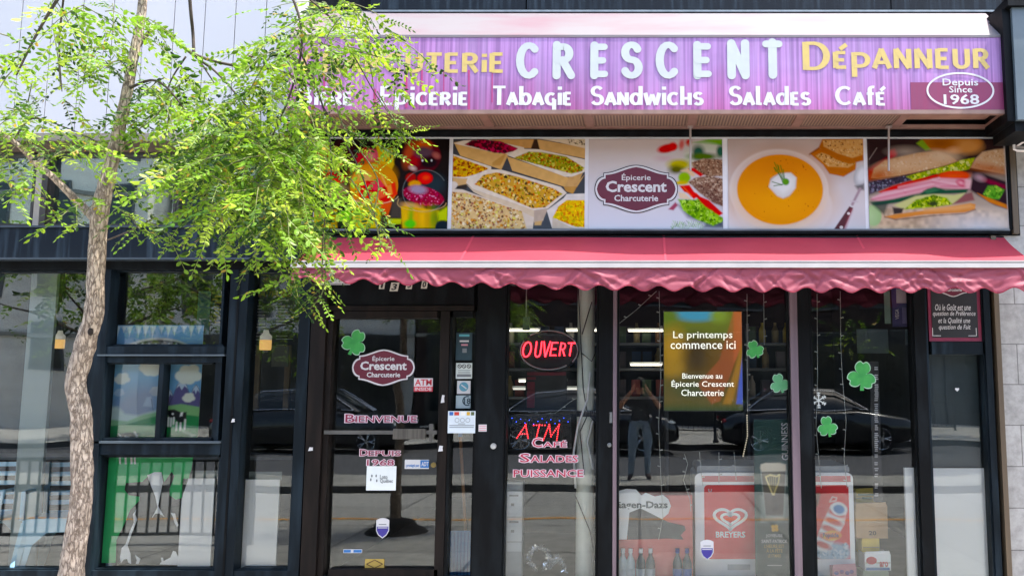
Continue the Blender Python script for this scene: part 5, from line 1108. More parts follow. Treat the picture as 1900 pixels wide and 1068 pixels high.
# grey film poster and other dim prints at right
def dimprint(name,label,q,y,m,bands=()):
    x0,x1,z0,z1 = RC(*q,y); t = thing(name,label,'poster',((x0+x1)/2,y,z0)); MB().box(x0,x1,y,y+.004,z0,z1).build('sheet', m, t)
    for k,(b,mm) in enumerate(bands): u=RC(*b,y); MB().box(u[0],u[1],y-.0022,y-.001,u[2],u[3]).build('printed_band', mm, t)
    return t
pv = mat('violet_print','#3b3874','#2f2d62',.5)
t = dimprint('brand_poster','violet poster with white shapes at the top of the right window',(1655,520,1698,606),.16,pv,(((1663,536,1690,562),mat('pale_print','#c9c6cc','#bcb9c0',.5)),((1674,570,1682,600),mat('lilac_print','#7a76a8','#6c6898',.5)),((1686,572,1695,602),mat('lilac_print','#7a76a8'))))
txt('lettering','VEGA',(1661,573,1668,592),.157,white_print,t,.02,rot=90)
dimprint('green_poster','thin green and white poster beside the violet one',(1641,540,1652,600),.16,mat('green_white_print','#6f8a7a','#5f7a6a',.5))
dimprint('grey_screen_panel','dim grey slanted panel inside the right window',(1590,610,1648,655),.6,mat('dim_grey_blue','#52646a','#46575d',.4))
dimprint('small_notice','small grey notice near the right window post',(1680,610,1698,640),.16,mat('dim_grey_blue','#52646a'))
dimprint('dark_film_panel','dark teal film panel behind the upper side door glass',(1727,650,1834,866),.12,mat('dark_teal_film','#2c3d42','#26363b',.5))
lst = thing('vertical_banner','tall black strip banner with white vertical dashes in the right window','banner',(X(1625,800,.3),.3,Z(1000,.3)))
x0,x1,z0,z1 = RC(1617,670,1634,930,.3); MB().box(x0,x1,.3,.304,z0,z1).build('strip', black_print, lst); mb = MB()
rr = random.Random(4); zz = 680
while zz < 918:
    if rr.random() < .78: mb.pbox(1622.5+rr.random(),zz,1628+rr.random()*2,zz+2.2,.297,.2985)
    zz += 3.6
mb.build('illegible_print', white_print, lst)
# broom and blue bin behind the sidelight
t = thing('broom','wooden broom with a blue ferrule leaning behind the sidelight','broom',(X(862,980,.3),.3,FZ))
a,b_ = PT(854,806,.28), PT(864,985,.3); MB().tube([a,b_],.0125,8).build('handle', mat('wood_handle','#a97a4c','#94683e',.5,scale=(20,20,2)), t); MB().tube([a+Vector((0,0,.06)),a+Vector((0,0,-.015))],.016,8).build('ferrule', bl, t)
f=MB(); f.prism([(b_.x-.05,b_.z),(b_.x+.05,b_.z),(b_.x+.12,FZ+.02),(b_.x-.12,FZ+.02)],.28,.34); f.build('bristles', mat('straw','#a8905a','#8a744a',.8,scale=(60,60,3)), t)
x0,x1,z0,z1 = RC(834,984,878,1120,.18); t = thing('blue_crate','worn blue plastic board standing behind the sidelight','board',((x0+x1)/2,.2,z0)); MB().box(x0,x1,.18,.2,z0,z1).build('sheet', mat('blue_plastic','#36699a','#4d82b2',.5,scale=(40,40,2)), t)
f=MB()
for i in range(7): f.box(x0+(x1-x0)*i/7+.004,x0+(x1-x0)*i/7+.012,.1765,.1795,z0,z1-.01)
f.build('rib', mat('blue_rib','#2c5a88','#3a6a98',.5), t)
# lottery stand with white sheets
t = thing('leaflet_stand','narrow stand of white leaflets at the left of the neon window','stand',(X(953,940,.2),.2,FZ))
x0,x1,z0,z1 = RC(938,893,969,1022,.2); MB().box(x0,x1,.203,.3,FZ,z1).build('body', mat('pale_grey_stand','#b4bcc0','#a6aeb2',.5), t)
for a,b in ((894,908),(911,957),(960,1003),(1006,1022)):
    f = RC(941,a,968,b,.2); MB().box(f[0],f[1],.1975,.2025,f[2],f[3]).build('leaflet', mat('cool_white_sheet','#dce5ea'), t)
    if b-a>20:
        g=RC(945,a+6,962,a+9,.197); MB().box(g[0],g[1],.1955,.197,g[2],g[3]).build('heading', gp, t)
        g=RC(948,a+22,954,a+27,.197); MB().box(g[0],g[1],.1955,.197,g[2],g[3]).build('emblem', gp, t)
# silver tinsel garland
mb = MB(); rg = random.Random(3)
loops = arc(X(1000,1035,.1),Z(1035,.1),.075,.08,-60,250,30)+[(X(1020,1050,.1)+.02*i,Z(1042,.1)+.035*math.sin(i*.6)) for i in range(6)]
for (x,z) in loops+arc(X(1033,1056,.1),Z(1060,.1),.06,.08,160,0,16):
    for k in range(16):
        d = Vector((rg.gauss(0,1),rg.gauss(0,1),rg.gauss(0,1))).normalized(); e = Vector((rg.gauss(0,1),rg.gauss(0,1),rg.gauss(0,1))).normalized()*.004; p = Vector((x,.11,z)); q = p+d*rg.uniform(.015,.034)
        mb.add([p-e,p+e,q+e,q-e],[(0,1,2,3)])
tag(mb.build('tinsel_garland', mat('silver_foil','#e8ebec','#cfd4d6',.18,.9)),'curled silver tinsel garland at the foot of the neon sign window','tinsel')
# beaded light ropes and icicle lights
def beads(label, pts, y, m, n, r=.0055):
    P = [PT(a,b,y) for a,b in pts]; mb = MB(); t = thing('bead_light_rope',label,'string lights',(P[-1].x,y,P[-1].z),'bead light ropes round the windows')
    for i in range(n+1):
        u = i/n*(len(P)-1); k = min(int(u),len(P)-2); mb.ball(P[k].lerp(P[k+1],u-k),r,6,4)
    mb.build('bulb', m, t); MB().tube([p+Vector((0,.004,0)) for p in P],.002,4).build('wire', mat('clear_wire','#9aa39c','#8a938c',.4), t)
wb = emis('warm_bead','#fff0d0',.1); db = mat('dull_bead','#cfd2cc','#bfc3bd',.3)
beads('white bead light rope at the left edge of the neon window',[(940,525),(938,700),(933,1068)],.075,db,100)
beads('faint bead light rope at the right edge of the neon window',[(1109,525),(1108,800)],.075,db,50,.0035)
beads('warm bead light rope at the right edge of the screen window',[(1466,530),(1468,800),(1472,1068)],.075,wb,96)
beads('short hanging bead light rope right of the screen',[(1386,770),(1387,808),(1379,845)],.1,wb,18)
wire_m = mat('pale_wire','#b9bdb6','#a9ada6',.4)
def icicle(label, pts, seed, y=.07):
    r = random.Random(seed); P = [PT(a,b,y) for a,b in pts]; mb = MB(); mb.tube(P,.0026,5)
    for p,q in zip(P[:-1],P[1:]):
        n = max(1,int((q-p).length/.11))
        for i in range(n):
            a = p.lerp(q,(i+.5)/n); mb.tube([a,a+Vector((r.choice((-1,1))*.022,-.004,.006))],[.0035,.0055],5)
    return tag(mb.build('icicle_light_string', wire_m), label, 'string lights', 'icicle light strings in the windows')
icicle('pale icicle light string hanging left of the screen down to the torn carton',[(1223,540),(1226,700),(1222,790),(1226,880),(1230,960),(1222,1000)],1)
icicle('pale slack wire crossing the top left of the screen window',[(1146,602),(1180,575),(1218,540)],2)
icicle('short icicle light string over the carton',[(1270,842),(1276,860),(1268,890),(1280,925),(1282,948)],3)
icicle('icicle light string above the red freezer wrap, left one',[(1298,838),(1300,870),(1304,900)],4)
icicle('icicle light string above the red freezer wrap, right one',[(1334,838),(1334,895)],5)
icicle('icicle light string near the banner',[(1362,838),(1366,890)],6)
icicle('icicle light string at the left of the right window',[(1516,545),(1517,700),(1514,790),(1520,860),(1524,905)],7)
icicle('icicle light string left of the large shamrock, hanging to the freezer',[(1559,540),(1560,640),(1563,700),(1570,780),(1566,850),(1572,905)],8)
icicle('icicle light string along the right edge of the right window',[(1697,640),(1699,740),(1703,800),(1706,840)],9)
icicle('icicle light string hanging right of the screen',[(1386,545),(1387,765)],10)
icicle('drooping light string below the neon sign',[(980,764),(1005,768),(1030,766),(1058,745),(1075,735)],11,.3)
icicle('icicle light string in the screen window near the top right',[(1417,545),(1418,640)],12)
t = thing('hanging_wire_box','small grey box on a cord behind the neon sign','box',(X(975,600,.3),.3,Z(612,.3))); MB().pbox(970,588,982,612,.3,.34).build('box', mat('dim_grey_blue','#52646a'), t); MB().tube([PT(976,588,.31),PT(977,530,.31)],.004,5).build('cord', wire_m, t)
t = dimprint('back_notice','dark notice sheet with red print behind the neon sign',(975,688,1052,760),.5,mat('dark_notice','#1a2026','#14191e',.5)); dr = mat('dim_red_print','#7a1b30','#6a162a',.5)
u = MB(); 
for q in ((978,690,1050,696),(978,699,994,704),(978,708,992,756)): u.pbox(*q,.4955,.4975)
u.build('illegible_print', dr, t)
# ------------------------------------------------------------------ café inside
teal = mat('pale_blue_plastic','#b0def0','#a0d4e8',.4,scale=(3,3,3))
def chair(label, px, y, rz):
    loc = Vector((X(px,900,y),y,.06)); t = thing('cafe_chair',label,'chair',loc,'blue plastic café chairs')
    def tr(mb):
        Mx = Matrix.Rotation(rz,4,'Z'); mb.v = [tuple((Mx@Vector(v))+loc) for v in mb.v]; return mb
    b=MB(); b.box(-.23,.23,-.22,.22,.43,.46); tr(b).build('seat', teal, t)
    for sx in (-1,1):
        for sy,spl in ((-1,1),(1,1.15)):
            b=MB(); b.tube([(sx*.2,sy*.19,.429),(sx*.27,sy*.24*spl,.0)],[.05,.032],8); tr(b).build('leg', teal, t)
        b=MB(); b.tube([(sx*.21,.2,.461),(sx*.24,.27,.86)],.02,8); tr(b).build('back_post', teal, t)
        b=MB(); b.tube([(sx*.25,.24,.66),(sx*.26,-.15,.66),(sx*.24,-.2,.46)],.018,8); tr(b).build('armrest', teal, t)
    for yy_ in (-.235,.225):
        b=MB(); b.prism([(-.29,0),(-.235,.42),(-.2,.47),(.2,.47),(.235,.42),(.29,0),(.21,0),(.15,.27),(.06,.36),(-.06,.36),(-.15,.27),(-.21,0)],yy_,yy_+.012); tr(b).build('apron_panel', teal, t)
    for k in range(5):
        b=MB(); b.box(-.23,.23,.215+.012*k,.235+.012*k,.52+.075*k,.555+.075*k); tr(b).build('back_slat', teal, t)
chair('pale blue slatted café chair at the left edge behind the glass',-34,.36,.1); chair('pale blue café chair half hidden behind the tree trunk',128,.36,.3)
def pend(label, px, pt, pb, y, r):
    c = X(px,pt,y); z0, z1 = Z(pb,y), Z(pt,y); t = thing('pendant_lamp',label,'lamp',(c,y,z0),'pendant lamps in the café'); h=z1-z0
    MB().lathe((c,y,z0+h*.5),[(r*1.0,0),(r*1.02,h*.2),(r*.55,h*.34),(r*.42,h*.5)],18).build('neck', mat('frosted_neck','#f0ecdc','#e6e2d2',.4,emit=.05), t, True)
    MB().lathe((c,y,z0),[(r*.96,0),(r,h*.06),(r*1.02,h*.35),(r,h*.499)],18).build('shade', emis('glowing_shade','#ffc873',.13), t, True)
    MB().tube([(c,y,z1),(c,y,2.9)],.004,5).build('cord', black_print, t)
pend('glowing bottle shaped pendant lamp in the narrow café window',494,612,649,1.3,.052); pend('small glowing square pendant lamp left of the tree trunk',112,613,646,1.5,.045)
mbd = PT(505,600,2.2); t = thing('menu_board','black menu board with yellow heading in the narrow café window','menu board',(mbd.x,2.2,Z(740,2.2)))
x0,x1,z0,z1 = RC(440,528,600,745,2.2); MB().box(x0,x1,2.2,2.23,z0,z1).build('board', black_print, t); txt('lettering','SAVEURS',(474,539,543,551),2.196,mat('mustard_print','#b08f2a','#9c7e22',.5),t,.04)
mb = MB(); rr = random.Random(8)
for col_,a in ((0,468),(1,512)):
    z=556
    while z<660:
        mb.pbox(a,z,a+rr.uniform(16,34),z+1.3,2.194,2.197); z += rr.choice((5,6,6,11))
mb.build('illegible_print', white_print, t)
wd = mat('tan_wood','#7a6444','#6a563a',.6)
t = thing('wooden_frame','tan wooden frame with a paper inside the narrow café window','frame',(X(505,700,2.0),2.0,Z(800,2.0)))
for q in ((472,640,481,760),(527,640,537,760),(481,640,527,646)): MB().pbox(*q,2.0,2.03).build('rail', wd, t)
MB().pbox(504,642,535,680,1.98,1.99).build('paper', mat('dim_paper','#6a6a5f','#5c5c52',.6), t)
dimprint('wall_poster','teal poster on the dark wall behind the upper café window',(366,540,389,620),1.6,mat('teal_poster','#2f6a72','#285c64',.5))
t = dimprint('wall_poster','yellow lettered dark poster behind the upper café window',(392,540,416,640),1.62,mat('dark_poster','#23221c','#1c1b16',.5)); mb=MB(); rr=random.Random(2)
for i in range(9): mb.pbox(394+rr.uniform(0,5),548+i*6,400+rr.uniform(4,14),551+i*6,1.616,1.619)
mb.build('illegible_print', mat('mustard_print','#b08f2a'), t)
# painted mountain pictures behind the casement: three sheets
yw = .062
def mural(label, q, ox, oy, sc, bgc, paint, gain=1.0):
    t = thing('window_painting',label,'painting',((X(q[0],q[1],yw)+X(q[2],q[1],yw))/2,yw,Z(q[3],yw)),'painted sheets in the café window')
    c = Cv(q[2]-q[0],q[3]-q[1],bgc,q[0]-ox,q[1]-oy,sc); paint(c); c.build('print',q,yw,PM,t,0,gain)
    x0,x1,z0,z1=RC(*q,yw+.004); MB().box(x0,x1,yw+.004,yw+.007,z0,z1).build('backing', white_m, t)
def cloud(c,x,y,r,h='#dfe6d6'):
    for dx,dy,k in ((0,0,1),(-.8,.1,.65),(.8,.15,.6),(-.4,-.5,.6),(.4,-.55,.65),(.1,.5,.6),(-.5,.5,.55)): c.e(x+dx*r,y+dy*r,r*k,r*k*.85,h,0,3)
def m1(c):
    c.grad('#79b4d4','#5a86b4'); cloud(c,1150,490,75); cloud(c,920,585,42); cloud(c,905,690,28,'#a8c6d8'); cloud(c,1180,680,34)
    c.p([(840,800),(960,690),(1080,640),(1200,640),(1200,900),(840,900)],'#7c8fae',30,.9).p([(1090,790),(1115,725),(1145,720),(1170,800)],'#9fb6cc',4).l([(1150,740),(1170,830)],4,'#3a4a6a',2)
    c.p([(830,800),(900,795),(960,850),(1060,860),(1200,820),(1200,930),(830,930)],'#b9d2cc',6).p([(830,890),(980,905),(1100,855),(1200,835),(1200,960),(830,960)],'#7fb884',4).p([(820,940),(960,935),(1100,890),(1200,865),(1200,1045),(820,1045)],'#1f8a4c',3)
    c.e(990,1015,80,26,'#16201a',-6,4).l([(920,1000),(950,1035)],8,'#e4e8e0',2).l([(1040,985),(1060,1020)],12,'#dfe4dc',3).l([(970,1020),(1000,1025)],8,'#e4e8e0',2)
def m2(c):
    c.grad('#7bb6d6','#4d7fc0'); c.e(1330,560,100,40,'#5f98b8',-30,14,.7); 
    for x,z,w_ in ((1280,670,70),(1378,610,95),(1485,640,60)):
        c.p([(x-w_,800),(x-w_*.35,z+20),(x,z-10),(x+w_*.35,z+20),(x+w_,800)],'#5f5a8c',3); c.p([(x-w_*.48,z+50),(x-w_*.3,z+6),(x,z-10),(x+w_*.3,z+6),(x+w_*.5,z+50),(x+w_*.2,z+30),(x,z+60),(x-w_*.2,z+28)],'#bcd0e0',2); c.l([(x-w_,800),(x-w_*.35,z+20),(x,z-10),(x+w_*.35,z+20),(x+w_*.7,z+100)],3,'#2a2a44',1.5,.8)
    cloud(c,1425,555,72); cloud(c,1435,728,34)
    c.p([(1220,800),(1380,775),(1530,800),(1530,900),(1220,900)],'#86c078',3).p([(1220,880),(1380,850),(1530,870),(1530,1045),(1220,1045)],'#1f9048',3)
    c.p([(1275,820),(1330,815),(1390,840),(1425,835),(1425,900),(1380,925),(1340,890),(1290,880)],'#141414',3).p([(1380,840),(1400,835),(1395,865),(1375,870)],'#f0f0ec',2).e(1322,850,9,8,'#f0f0ec')
    for x,z0,z1 in ((1292,880,940),(1312,885,940),(1332,880,925),(1355,915,970),(1385,920,970),(1418,895,965)): c.l([(x,z0),(x,z1)],15,'#e6e9e2',2)
    c.l([(1275,815),(1285,850)],12,'#141414',2); c.p([(1390,960),(1500,1010),(1480,1025),(1400,985)],'#b6dcb4',4,.8)
def m0(c):
    c.grad('#5f9ccc','#7fb2d8'); r = random.Random(6)
    for i in range(12):
        x = 885+i*56+r.uniform(-12,12); h_=r.uniform(30,110); c.p([(x-24,182),(x+24,182),(x+8,182+h_*.6),(x,182+h_),(x-8,182+h_*.6)],'#cfe2e4',2); c.l([(x-14,186),(x-4,182+h_*.8)],3,'#4a6a84',1.5,.6)
    for sgn in (1,):
        c.e(1210,420,300,150,'#d8d6cc',0,3).e(1210,425,285,140,'#2a2a2c',0,3).e(1210,432,265,130,'#8a8078',0,4)
    for x in (1040,1090,1140,1190,1240,1290,1345): c.l([(x,318),(x+8,340)],16,'#e8e6de',2)
mural('painted sheet of mountains, clouds and a green hill behind the left casement pane',(203,673,292,812),0,560,4.109,'#79b4d4',m1)
mural('painted sheet with a small cow on a green hill behind the right casement pane',(300,674,371,813),0,560,4.109,'#79b4d4',m2)
mural('painted sheet of icicles over an arch behind the upper café pane',(214,603,377,642),0,560,4.109,'#79b4d4',m0)
# green film with the cow head outline, cut around it
gy = .066
def gP(x,y): return (X(x/3.985,800+y/3.985,gy), Z(800+y/3.985,gy))
t = thing('cow_window_film','green cut film with a cow head shape and white cow markings','window film',(X(260,950,gy),gy,Z(1045,gy)))
grn = mat('emerald_film','#24c86c','#1fbc63',.45,trans=.08)
pts = [(790,175),(1430,175),(1415,280),(1345,490),(1300,500),(1255,470),(1255,420),(1290,330),(1270,295),(1215,370),(1195,300),(1110,315),(1050,370),(930,380),(920,430),(950,470),(1030,480),(1030,510),(960,580),(920,680),(890,740),(860,800),(855,970),(725,970)]
MB().prism([gP(*p) for p in pts],gy,gy+.002).build('film', grn, t)
wp = white_m; mk = MB()
for q in ([(1090,322),(1140,300),(1195,300),(1205,370),(1180,500),(1170,550),(1215,630),(1180,605),(1150,605),(1125,635),(1165,560),(1150,480),(1110,380)],[(1010,570),(1000,610),(1015,650),(1000,690),(975,750),(945,840),(965,900),(970,975),(950,970),(940,940),(915,945),(895,970),(888,930),(900,860),(930,830),(960,740),(990,670),(985,610)],[(1265,600),(1295,605),(1305,650),(1320,690),(1310,705),(1290,670),(1280,630)],[(1000,910),(1040,940),(1025,975),(1005,975),(1012,950)],[(1180,980),(1195,960),(1190,930),(1205,930),(1210,955),(1260,930),(1280,880),(1300,885),(1320,930),(1320,985)]): mk.prism([gP(*p) for p in q],gy-.002,gy-.0005)
for x in (880,922,965,990): mk.prism([gP(x,175),gP(x+14,175),gP(x+16,240),gP(x+2,240)],gy-.003,gy-.001)
mk.build('white_markings', wp, t)
MB().prism([gP(*p) for p in [(1110,315),(1050,370),(930,380),(920,430),(950,470),(1030,480),(1040,505),(960,590),(920,690),(890,750),(862,810),(858,985),(1325,985),(1340,500),(1300,505),(1250,475),(1250,420),(1288,330),(1270,297),(1215,372),(1195,302)]],gy+.02,gy+.0215).build('dark_sheet', mat('dark_grey_film','#2c3030','#262a2a',.5), t)
for lab,q in (('white board behind the lower café pane beside the cow film',(334,887,394,1058)),('white board behind the narrow café window',(437,889,515,1060))):
    x0,x1,z0,z1 = RC(*q,.066); t = thing('white_board',lab,'board',((x0+x1)/2,.066,z0),'white boards behind the glass'); MB().box(x0,x1,.066,.081,z0,z1).build('sheet', white_m, t); MB().box(x0+.01,x1-.008,.12,.123,z1-.01,z1+.055).build('clear_top', mat('dim_grey_plastic','#7e8a86','#727d79',.3), t)
t = thing('cafe_counter','dark low counter inside the café behind the narrow window','counter',(X(460,1000,1.6),1.6,.06)); MB().box(X(-200,900,1.6),X(540,900,1.6),1.6,2.0,.06,.85).build('front', mat('dark_counter','#2e2a26','#252220',.6), t); MB().box(X(-200,900,1.6),X(540,900,1.6),1.57,2.02,.851,.88).build('top', mat('grey_counter_top','#7e8280','#707472',.4), t)
# ------------------------------------------------------------------ street tree in front of the café
def barkmat():
    m = bpy.data.materials.new('rough_bark'); m.use_nodes = True; nt = m.node_tree; N = nt.nodes; Lk = nt.links.new; b = N['Principled BSDF']; b.inputs['Roughness'].default_value = .9
    tc = N.new('ShaderNodeTexCoord'); mp = N.new('ShaderNodeMapping'); mp.inputs['Scale'].default_value = (60,60,17); Lk(tc.outputs['Object'], mp.inputs[0])
    n0 = N.new('ShaderNodeTexNoise'); n0.inputs['Scale'].default_value = .9; n0.inputs['Detail'].default_value = 3; Lk(mp.outputs[0], n0.inputs['Vector'])
    ad = N.new('ShaderNodeMix'); ad.data_type = 'RGBA'; ad.blend_type = 'ADD'; ad.inputs[0].default_value = 1.0; n0.inputs['Roughness'].default_value = .7; sc_ = N.new('ShaderNodeMix'); sc_.data_type = 'RGBA'; sc_.blend_type = 'MULTIPLY'; sc_.inputs[0].default_value = 1; sc_.clamp_result = False; sc_.inputs[7].default_value = (1.9,1.9,1.9,1); Lk(n0.outputs['Color'], sc_.inputs[6]); Lk(mp.outputs[0], ad.inputs[6]); Lk(sc_.outputs[2], ad.inputs[7])
    v = N.new('ShaderNodeTexVoronoi'); v.feature = 'DISTANCE_TO_EDGE'; v.inputs['Scale'].default_value = 1; Lk(ad.outputs[2], v.inputs['Vector'])
    r = N.new('ShaderNodeValToRGB'); e = r.color_ramp.elements; e[0].position = .0; e[0].color = (*lin('#7a6c5f'),1); e[1].position = .16; e[1].color = (*lin('#bdaf9f'),1); Lk(v.outputs['Distance'], r.inputs[0])
    n = N.new('ShaderNodeTexNoise'); n.inputs['Scale'].default_value = 28; n.inputs['Detail'].default_value = 8; Lk(tc.outputs['Object'], n.inputs['Vector'])
    r2 = N.new('ShaderNodeValToRGB'); r2.color_ramp.elements[0].color = (.55,.5,.45,1); r2.color_ramp.elements[1].color = (1.25,1.2,1.15,1); r2.color_ramp.elements[0].position=.3; r2.color_ramp.elements[1].position=.7; Lk(n.outputs['Fac'], r2.inputs[0])
    mx = N.new('ShaderNodeMix'); mx.data_type = 'RGBA'; mx.blend_type = 'MULTIPLY'; mx.inputs[0].default_value = 1; Lk(r.outputs[0], mx.inputs[6]); Lk(r2.outputs[0], mx.inputs[7]); Lk(mx.outputs[2], b.inputs['Base Color'])
    bp = N.new('ShaderNodeBump'); bp.inputs['Strength'].default_value = 1.0; bp.inputs['Distance'].default_value = .013; Lk(r.outputs[0], bp.inputs['Height']); Lk(bp.outputs[0], b.inputs['Normal']); return m
bark = barkmat(); darkbark = mat('dark_branch_bark','#3a3129','#51463b',.85,scale=(30,30,30))
TY = -2.6
def spline(P, n):
    out = []
    for i in range(len(P)-1):
        p0,p1,p2,p3 = P[max(i-1,0)],P[i],P[i+1],P[min(i+2,len(P)-1)]
        for k in range(n):
            t=k/n; out.append(.5*((2*p1)+(p2-p0)*t+(2*p0-5*p1+4*p2-p3)*t*t+(3*p1-p0-3*p2+p3)*t*t*t))
    return out+[P[-1]]
def limb(pts, n=6): return spline([Vector((*PT(a,b,y),)) for a,b,y in pts], n)
tp_ = [(118,1240,TY),(126,1120,TY),(138,1020,TY),(150,930,TY),(152,840,TY),(150,770,TY),(141,708,TY),(157,645,TY),(174,582,TY),(178,510,TY),(182,430,TY),(190,370,TY),(207,300,TY),(222,235,TY),(237,165,TY),(250,95,TY),(262,30,TY),(270,-60,TY-.05),(290,-200,TY-.1)]
tw_ = [50,44,40,37,36,36,35,36,33,30,30,30,26,23,20,18,16,14,10]
P = limb(tp_, 10); Rw = []
for i in range(len(P)):
    u = i/10; k = min(int(u), len(tw_)-2); wv = tw_[k]+(tw_[k+1]-tw_[k])*(u-k); Rw.append(wv/2/F*(D+TY)*.95)
P[0].z = -.05
tree = thing('street_tree','slender crooked tree with rough bark and feathery bright green leaves before the café','tree',(P[0].x,TY,0.0))
mb = MB(); NS = 28; ridges = [random.uniform(-1,1) for _ in range(NS)]
Pf = []; Rf = []
for i in range(len(P)-1):
    for k in range(3): Pf.append(P[i].lerp(P[i+1],k/3)); Rf.append(Rw[i]+(Rw[i+1]-Rw[i])*k/3)
mb.tube(Pf, Rf, NS)
from mathutils import noise as mnoise
nv = len(Pf)*NS
for i in range(nv):
    r_, k = divmod(i, NS); c_ = Pf[r_]; v = Vector(mb.v[i]); d = v-c_
    a = mnoise.noise(Vector((math.cos(k/NS*6.283)*5+2*math.sin(c_.z*3), math.sin(k/NS*6.283)*5, c_.z*7)))
    b2 = mnoise.noise(Vector((v.x*45, v.y*45, v.z*16)))
    s_ = 1+.12*a+.12*b2; mb.v[i] = tuple(c_+d*s_)
mb.build('trunk', bark, tree, True)
MB().ball(PT(168,615,TY-.06),(.012,.012,.018),10,6).build('knot_hole', mat('dark_knot','#1d1510','#2a1f17',.9), tree)
def rad(px): return px/2/F*(D+TY)
lm = MB()
def limbtube(mb, pts, w0, w1, n=8):
    q = limb(pts, 6); m = len(q); mb.tube(q, [rad(w0+(w1-w0)*i/(m-1)) for i in range(m)], n); return q
limbtube(lm, [(184,415,TY),(160,390,TY+.02),(132,362,TY),(98,328,TY-.05),(68,305,TY-.1),(25,262,TY-.2),(-60,210,TY-.3)], 17, 6, 12)
lm.build('branch', bark, tree, True)
dm = MB()
L = [([(250,95,TY),(290,50,TY+.05),(328,78,TY+.1),(365,103,TY+.1),(425,120,TY+.1),(515,131,TY+.05),(590,165,TY)],9,4),
 ([(328,78,TY+.1),(372,112,TY+.15),(405,138,TY+.15),(460,200,TY+.1)],7,3),([(348,-60,TY),(354,20,TY+.05),(358,60,TY+.1),(360,100,TY+.1)],7,6),
 ([(362,100,TY+.1),(385,135,TY+.1),(400,158,TY+.1)],4,2),([(430,118,TY+.1),(440,132,TY+.1)],3,2),([(345,105,TY+.1),(318,148,TY+.1),(300,200,TY+.1)],4,2),
 ([(290,-200,TY-.1),(420,-120,TY-.2),(520,-40,TY-.3),(560,60,TY-.3),(540,170,TY-.25),(490,290,TY-.2),(460,400,TY-.2)],7,2),
 ([(520,-40,TY-.3),(610,30,TY-.2),(660,110,TY-.15),(700,180,TY-.1),(745,240,TY-.1)],4,1.5),([(555,90,TY-.3),(600,200,TY-.2),(615,310,TY-.2),(600,430,TY-.2),(598,520,TY-.2)],4,1.5),
 ([(600,200,TY-.2),(660,300,TY-.1),(690,380,TY-.1),(706,450,TY-.1)],4,1.5),([(290,-200,TY-.1),(200,-120,TY-.3),(120,-20,TY-.4),(70,60,TY-.4),(30,140,TY-.4)],9,3),
 ([(120,-20,TY-.4),(110,80,TY-.3),(115,170,TY-.3)],4,1.5),([(25,262,TY-.2),(60,220,TY-.2),(130,240,TY-.2),(180,262,TY-.25)],4,1.5),([(237,165,TY),(290,150,TY-.1),(340,200,TY-.1),(370,270,TY-.1)],6,2),
 ([(200,445,TY-.05),(232,432,TY-.08),(262,418,TY-.1),(288,402,TY-.1)],3.2,1.6)]
for pts,a,b in L: limbtube(dm, pts, a, b, 7)
dm.build('branches', darkbark, tree, True)
# leaves
PAL = np.array([1,1,.7])*np.array([lin(h) for h in ('#86b52c','#9cc634','#739f2a','#b2d63f','#47701f','#2f5218','#90bf38','#c3de55')])
def leaf_arrays(bases, dirs, lens, rng, npair=(4,7), scale=1.0, pal=PAL, lw=.42):
    """pinnate leaves: each a row of small leaflets along a thin stalk; returns verts, faces, colours"""
    V=[];Fc=[];Cc=[];n0=0; up=np.array([0,0,1.0])
    for b,d,Ln in zip(bases,dirs,lens):
        d=d/np.linalg.norm(d); s=np.cross(d,up); s/= (np.linalg.norm(s)+1e-6); nn=np.cross(s,d); roll=rng.normal(0,.5); s,nn=s*math.cos(roll)+nn*math.sin(roll), nn*math.cos(roll)-s*math.sin(roll)
        base_c = pal[rng.integers(len(pal))]*rng.uniform(.75,1.15); npz=rng.integers(*npair); lf=Ln/npz*.92*scale
        droop = rng.uniform(.1,.5)
        for k in range(npz+1):
            t=(k+.6)/(npz+.6); p=b+d*Ln*t-up*droop*Ln*t*t*.5
            for sd in ((-1,1) if k<npz else (0,)):
                q=(s*sd*.85+d*(.45 if sd else 1)-up*rng.uniform(.0,.35)+rng.normal(0,.12,3)); q/=np.linalg.norm(q)
                wv=np.cross(q,nn+rng.normal(0,.35,3)); wv/=np.linalg.norm(wv)+1e-6; l=lf*rng.uniform(.8,1.25)*(1 if sd else 1.1); w=l*lw*.5
                fn=np.cross(q,wv); cu_=fn*l*rng.uniform(-.12,.12); fo=fn*w*rng.uniform(.1,.55)
                V+= [p, p+q*l*.3+wv*w*.9+fo, p+q*l*.68+wv*w*.85+fo+cu_, p+q*l+cu_*2, p+q*l*.68-wv*w*.85+fo+cu_, p+q*l*.3-wv*w*.9+fo]
                cc_=np.clip(base_c*rng.uniform(.8,1.2),0,1) if rng.random()>.02 else np.array(lin('#a58a30'))
                Fc+=[[n0,n0+1,n0+2,n0+3],[n0,n0+3,n0+4,n0+5]]; Cc+=[cc_,cc_*.93]; n0+=6
        e=b+d*Ln-up*droop*Ln*.5; w=s*.0012
        V+=[b-w,b+w,e+w,e-w]; Fc.append([n0,n0+1,n0+2,n0+3]); Cc.append(np.array(lin('#8a9a4a'))); n0+=4
    return V,Fc,Cc
def leaf_mesh(name, V, Fc, Cc, parent, m):
    o0=np.array(root_loc(parent)); me=bpy.data.meshes.new(name); me.from_pydata([tuple(v-o0) for v in V],[],Fc)
    at=me.color_attributes.new('Col','FLOAT_COLOR','CORNER'); n=[len(f) for f in Fc]; arr=np.ones((sum(n),4)); arr[:,:3]=np.repeat(np.array(Cc),n,axis=0); at.data.foreach_set('color',arr.ravel()); me.materials.append(m)
    o=bpy.data.objects.new(name,me); COL.objects.link(o); o.parent=parent; return o
LEAF = colmat('leaf_green', .45, trans=.45)
rg = np.random.default_rng(11)
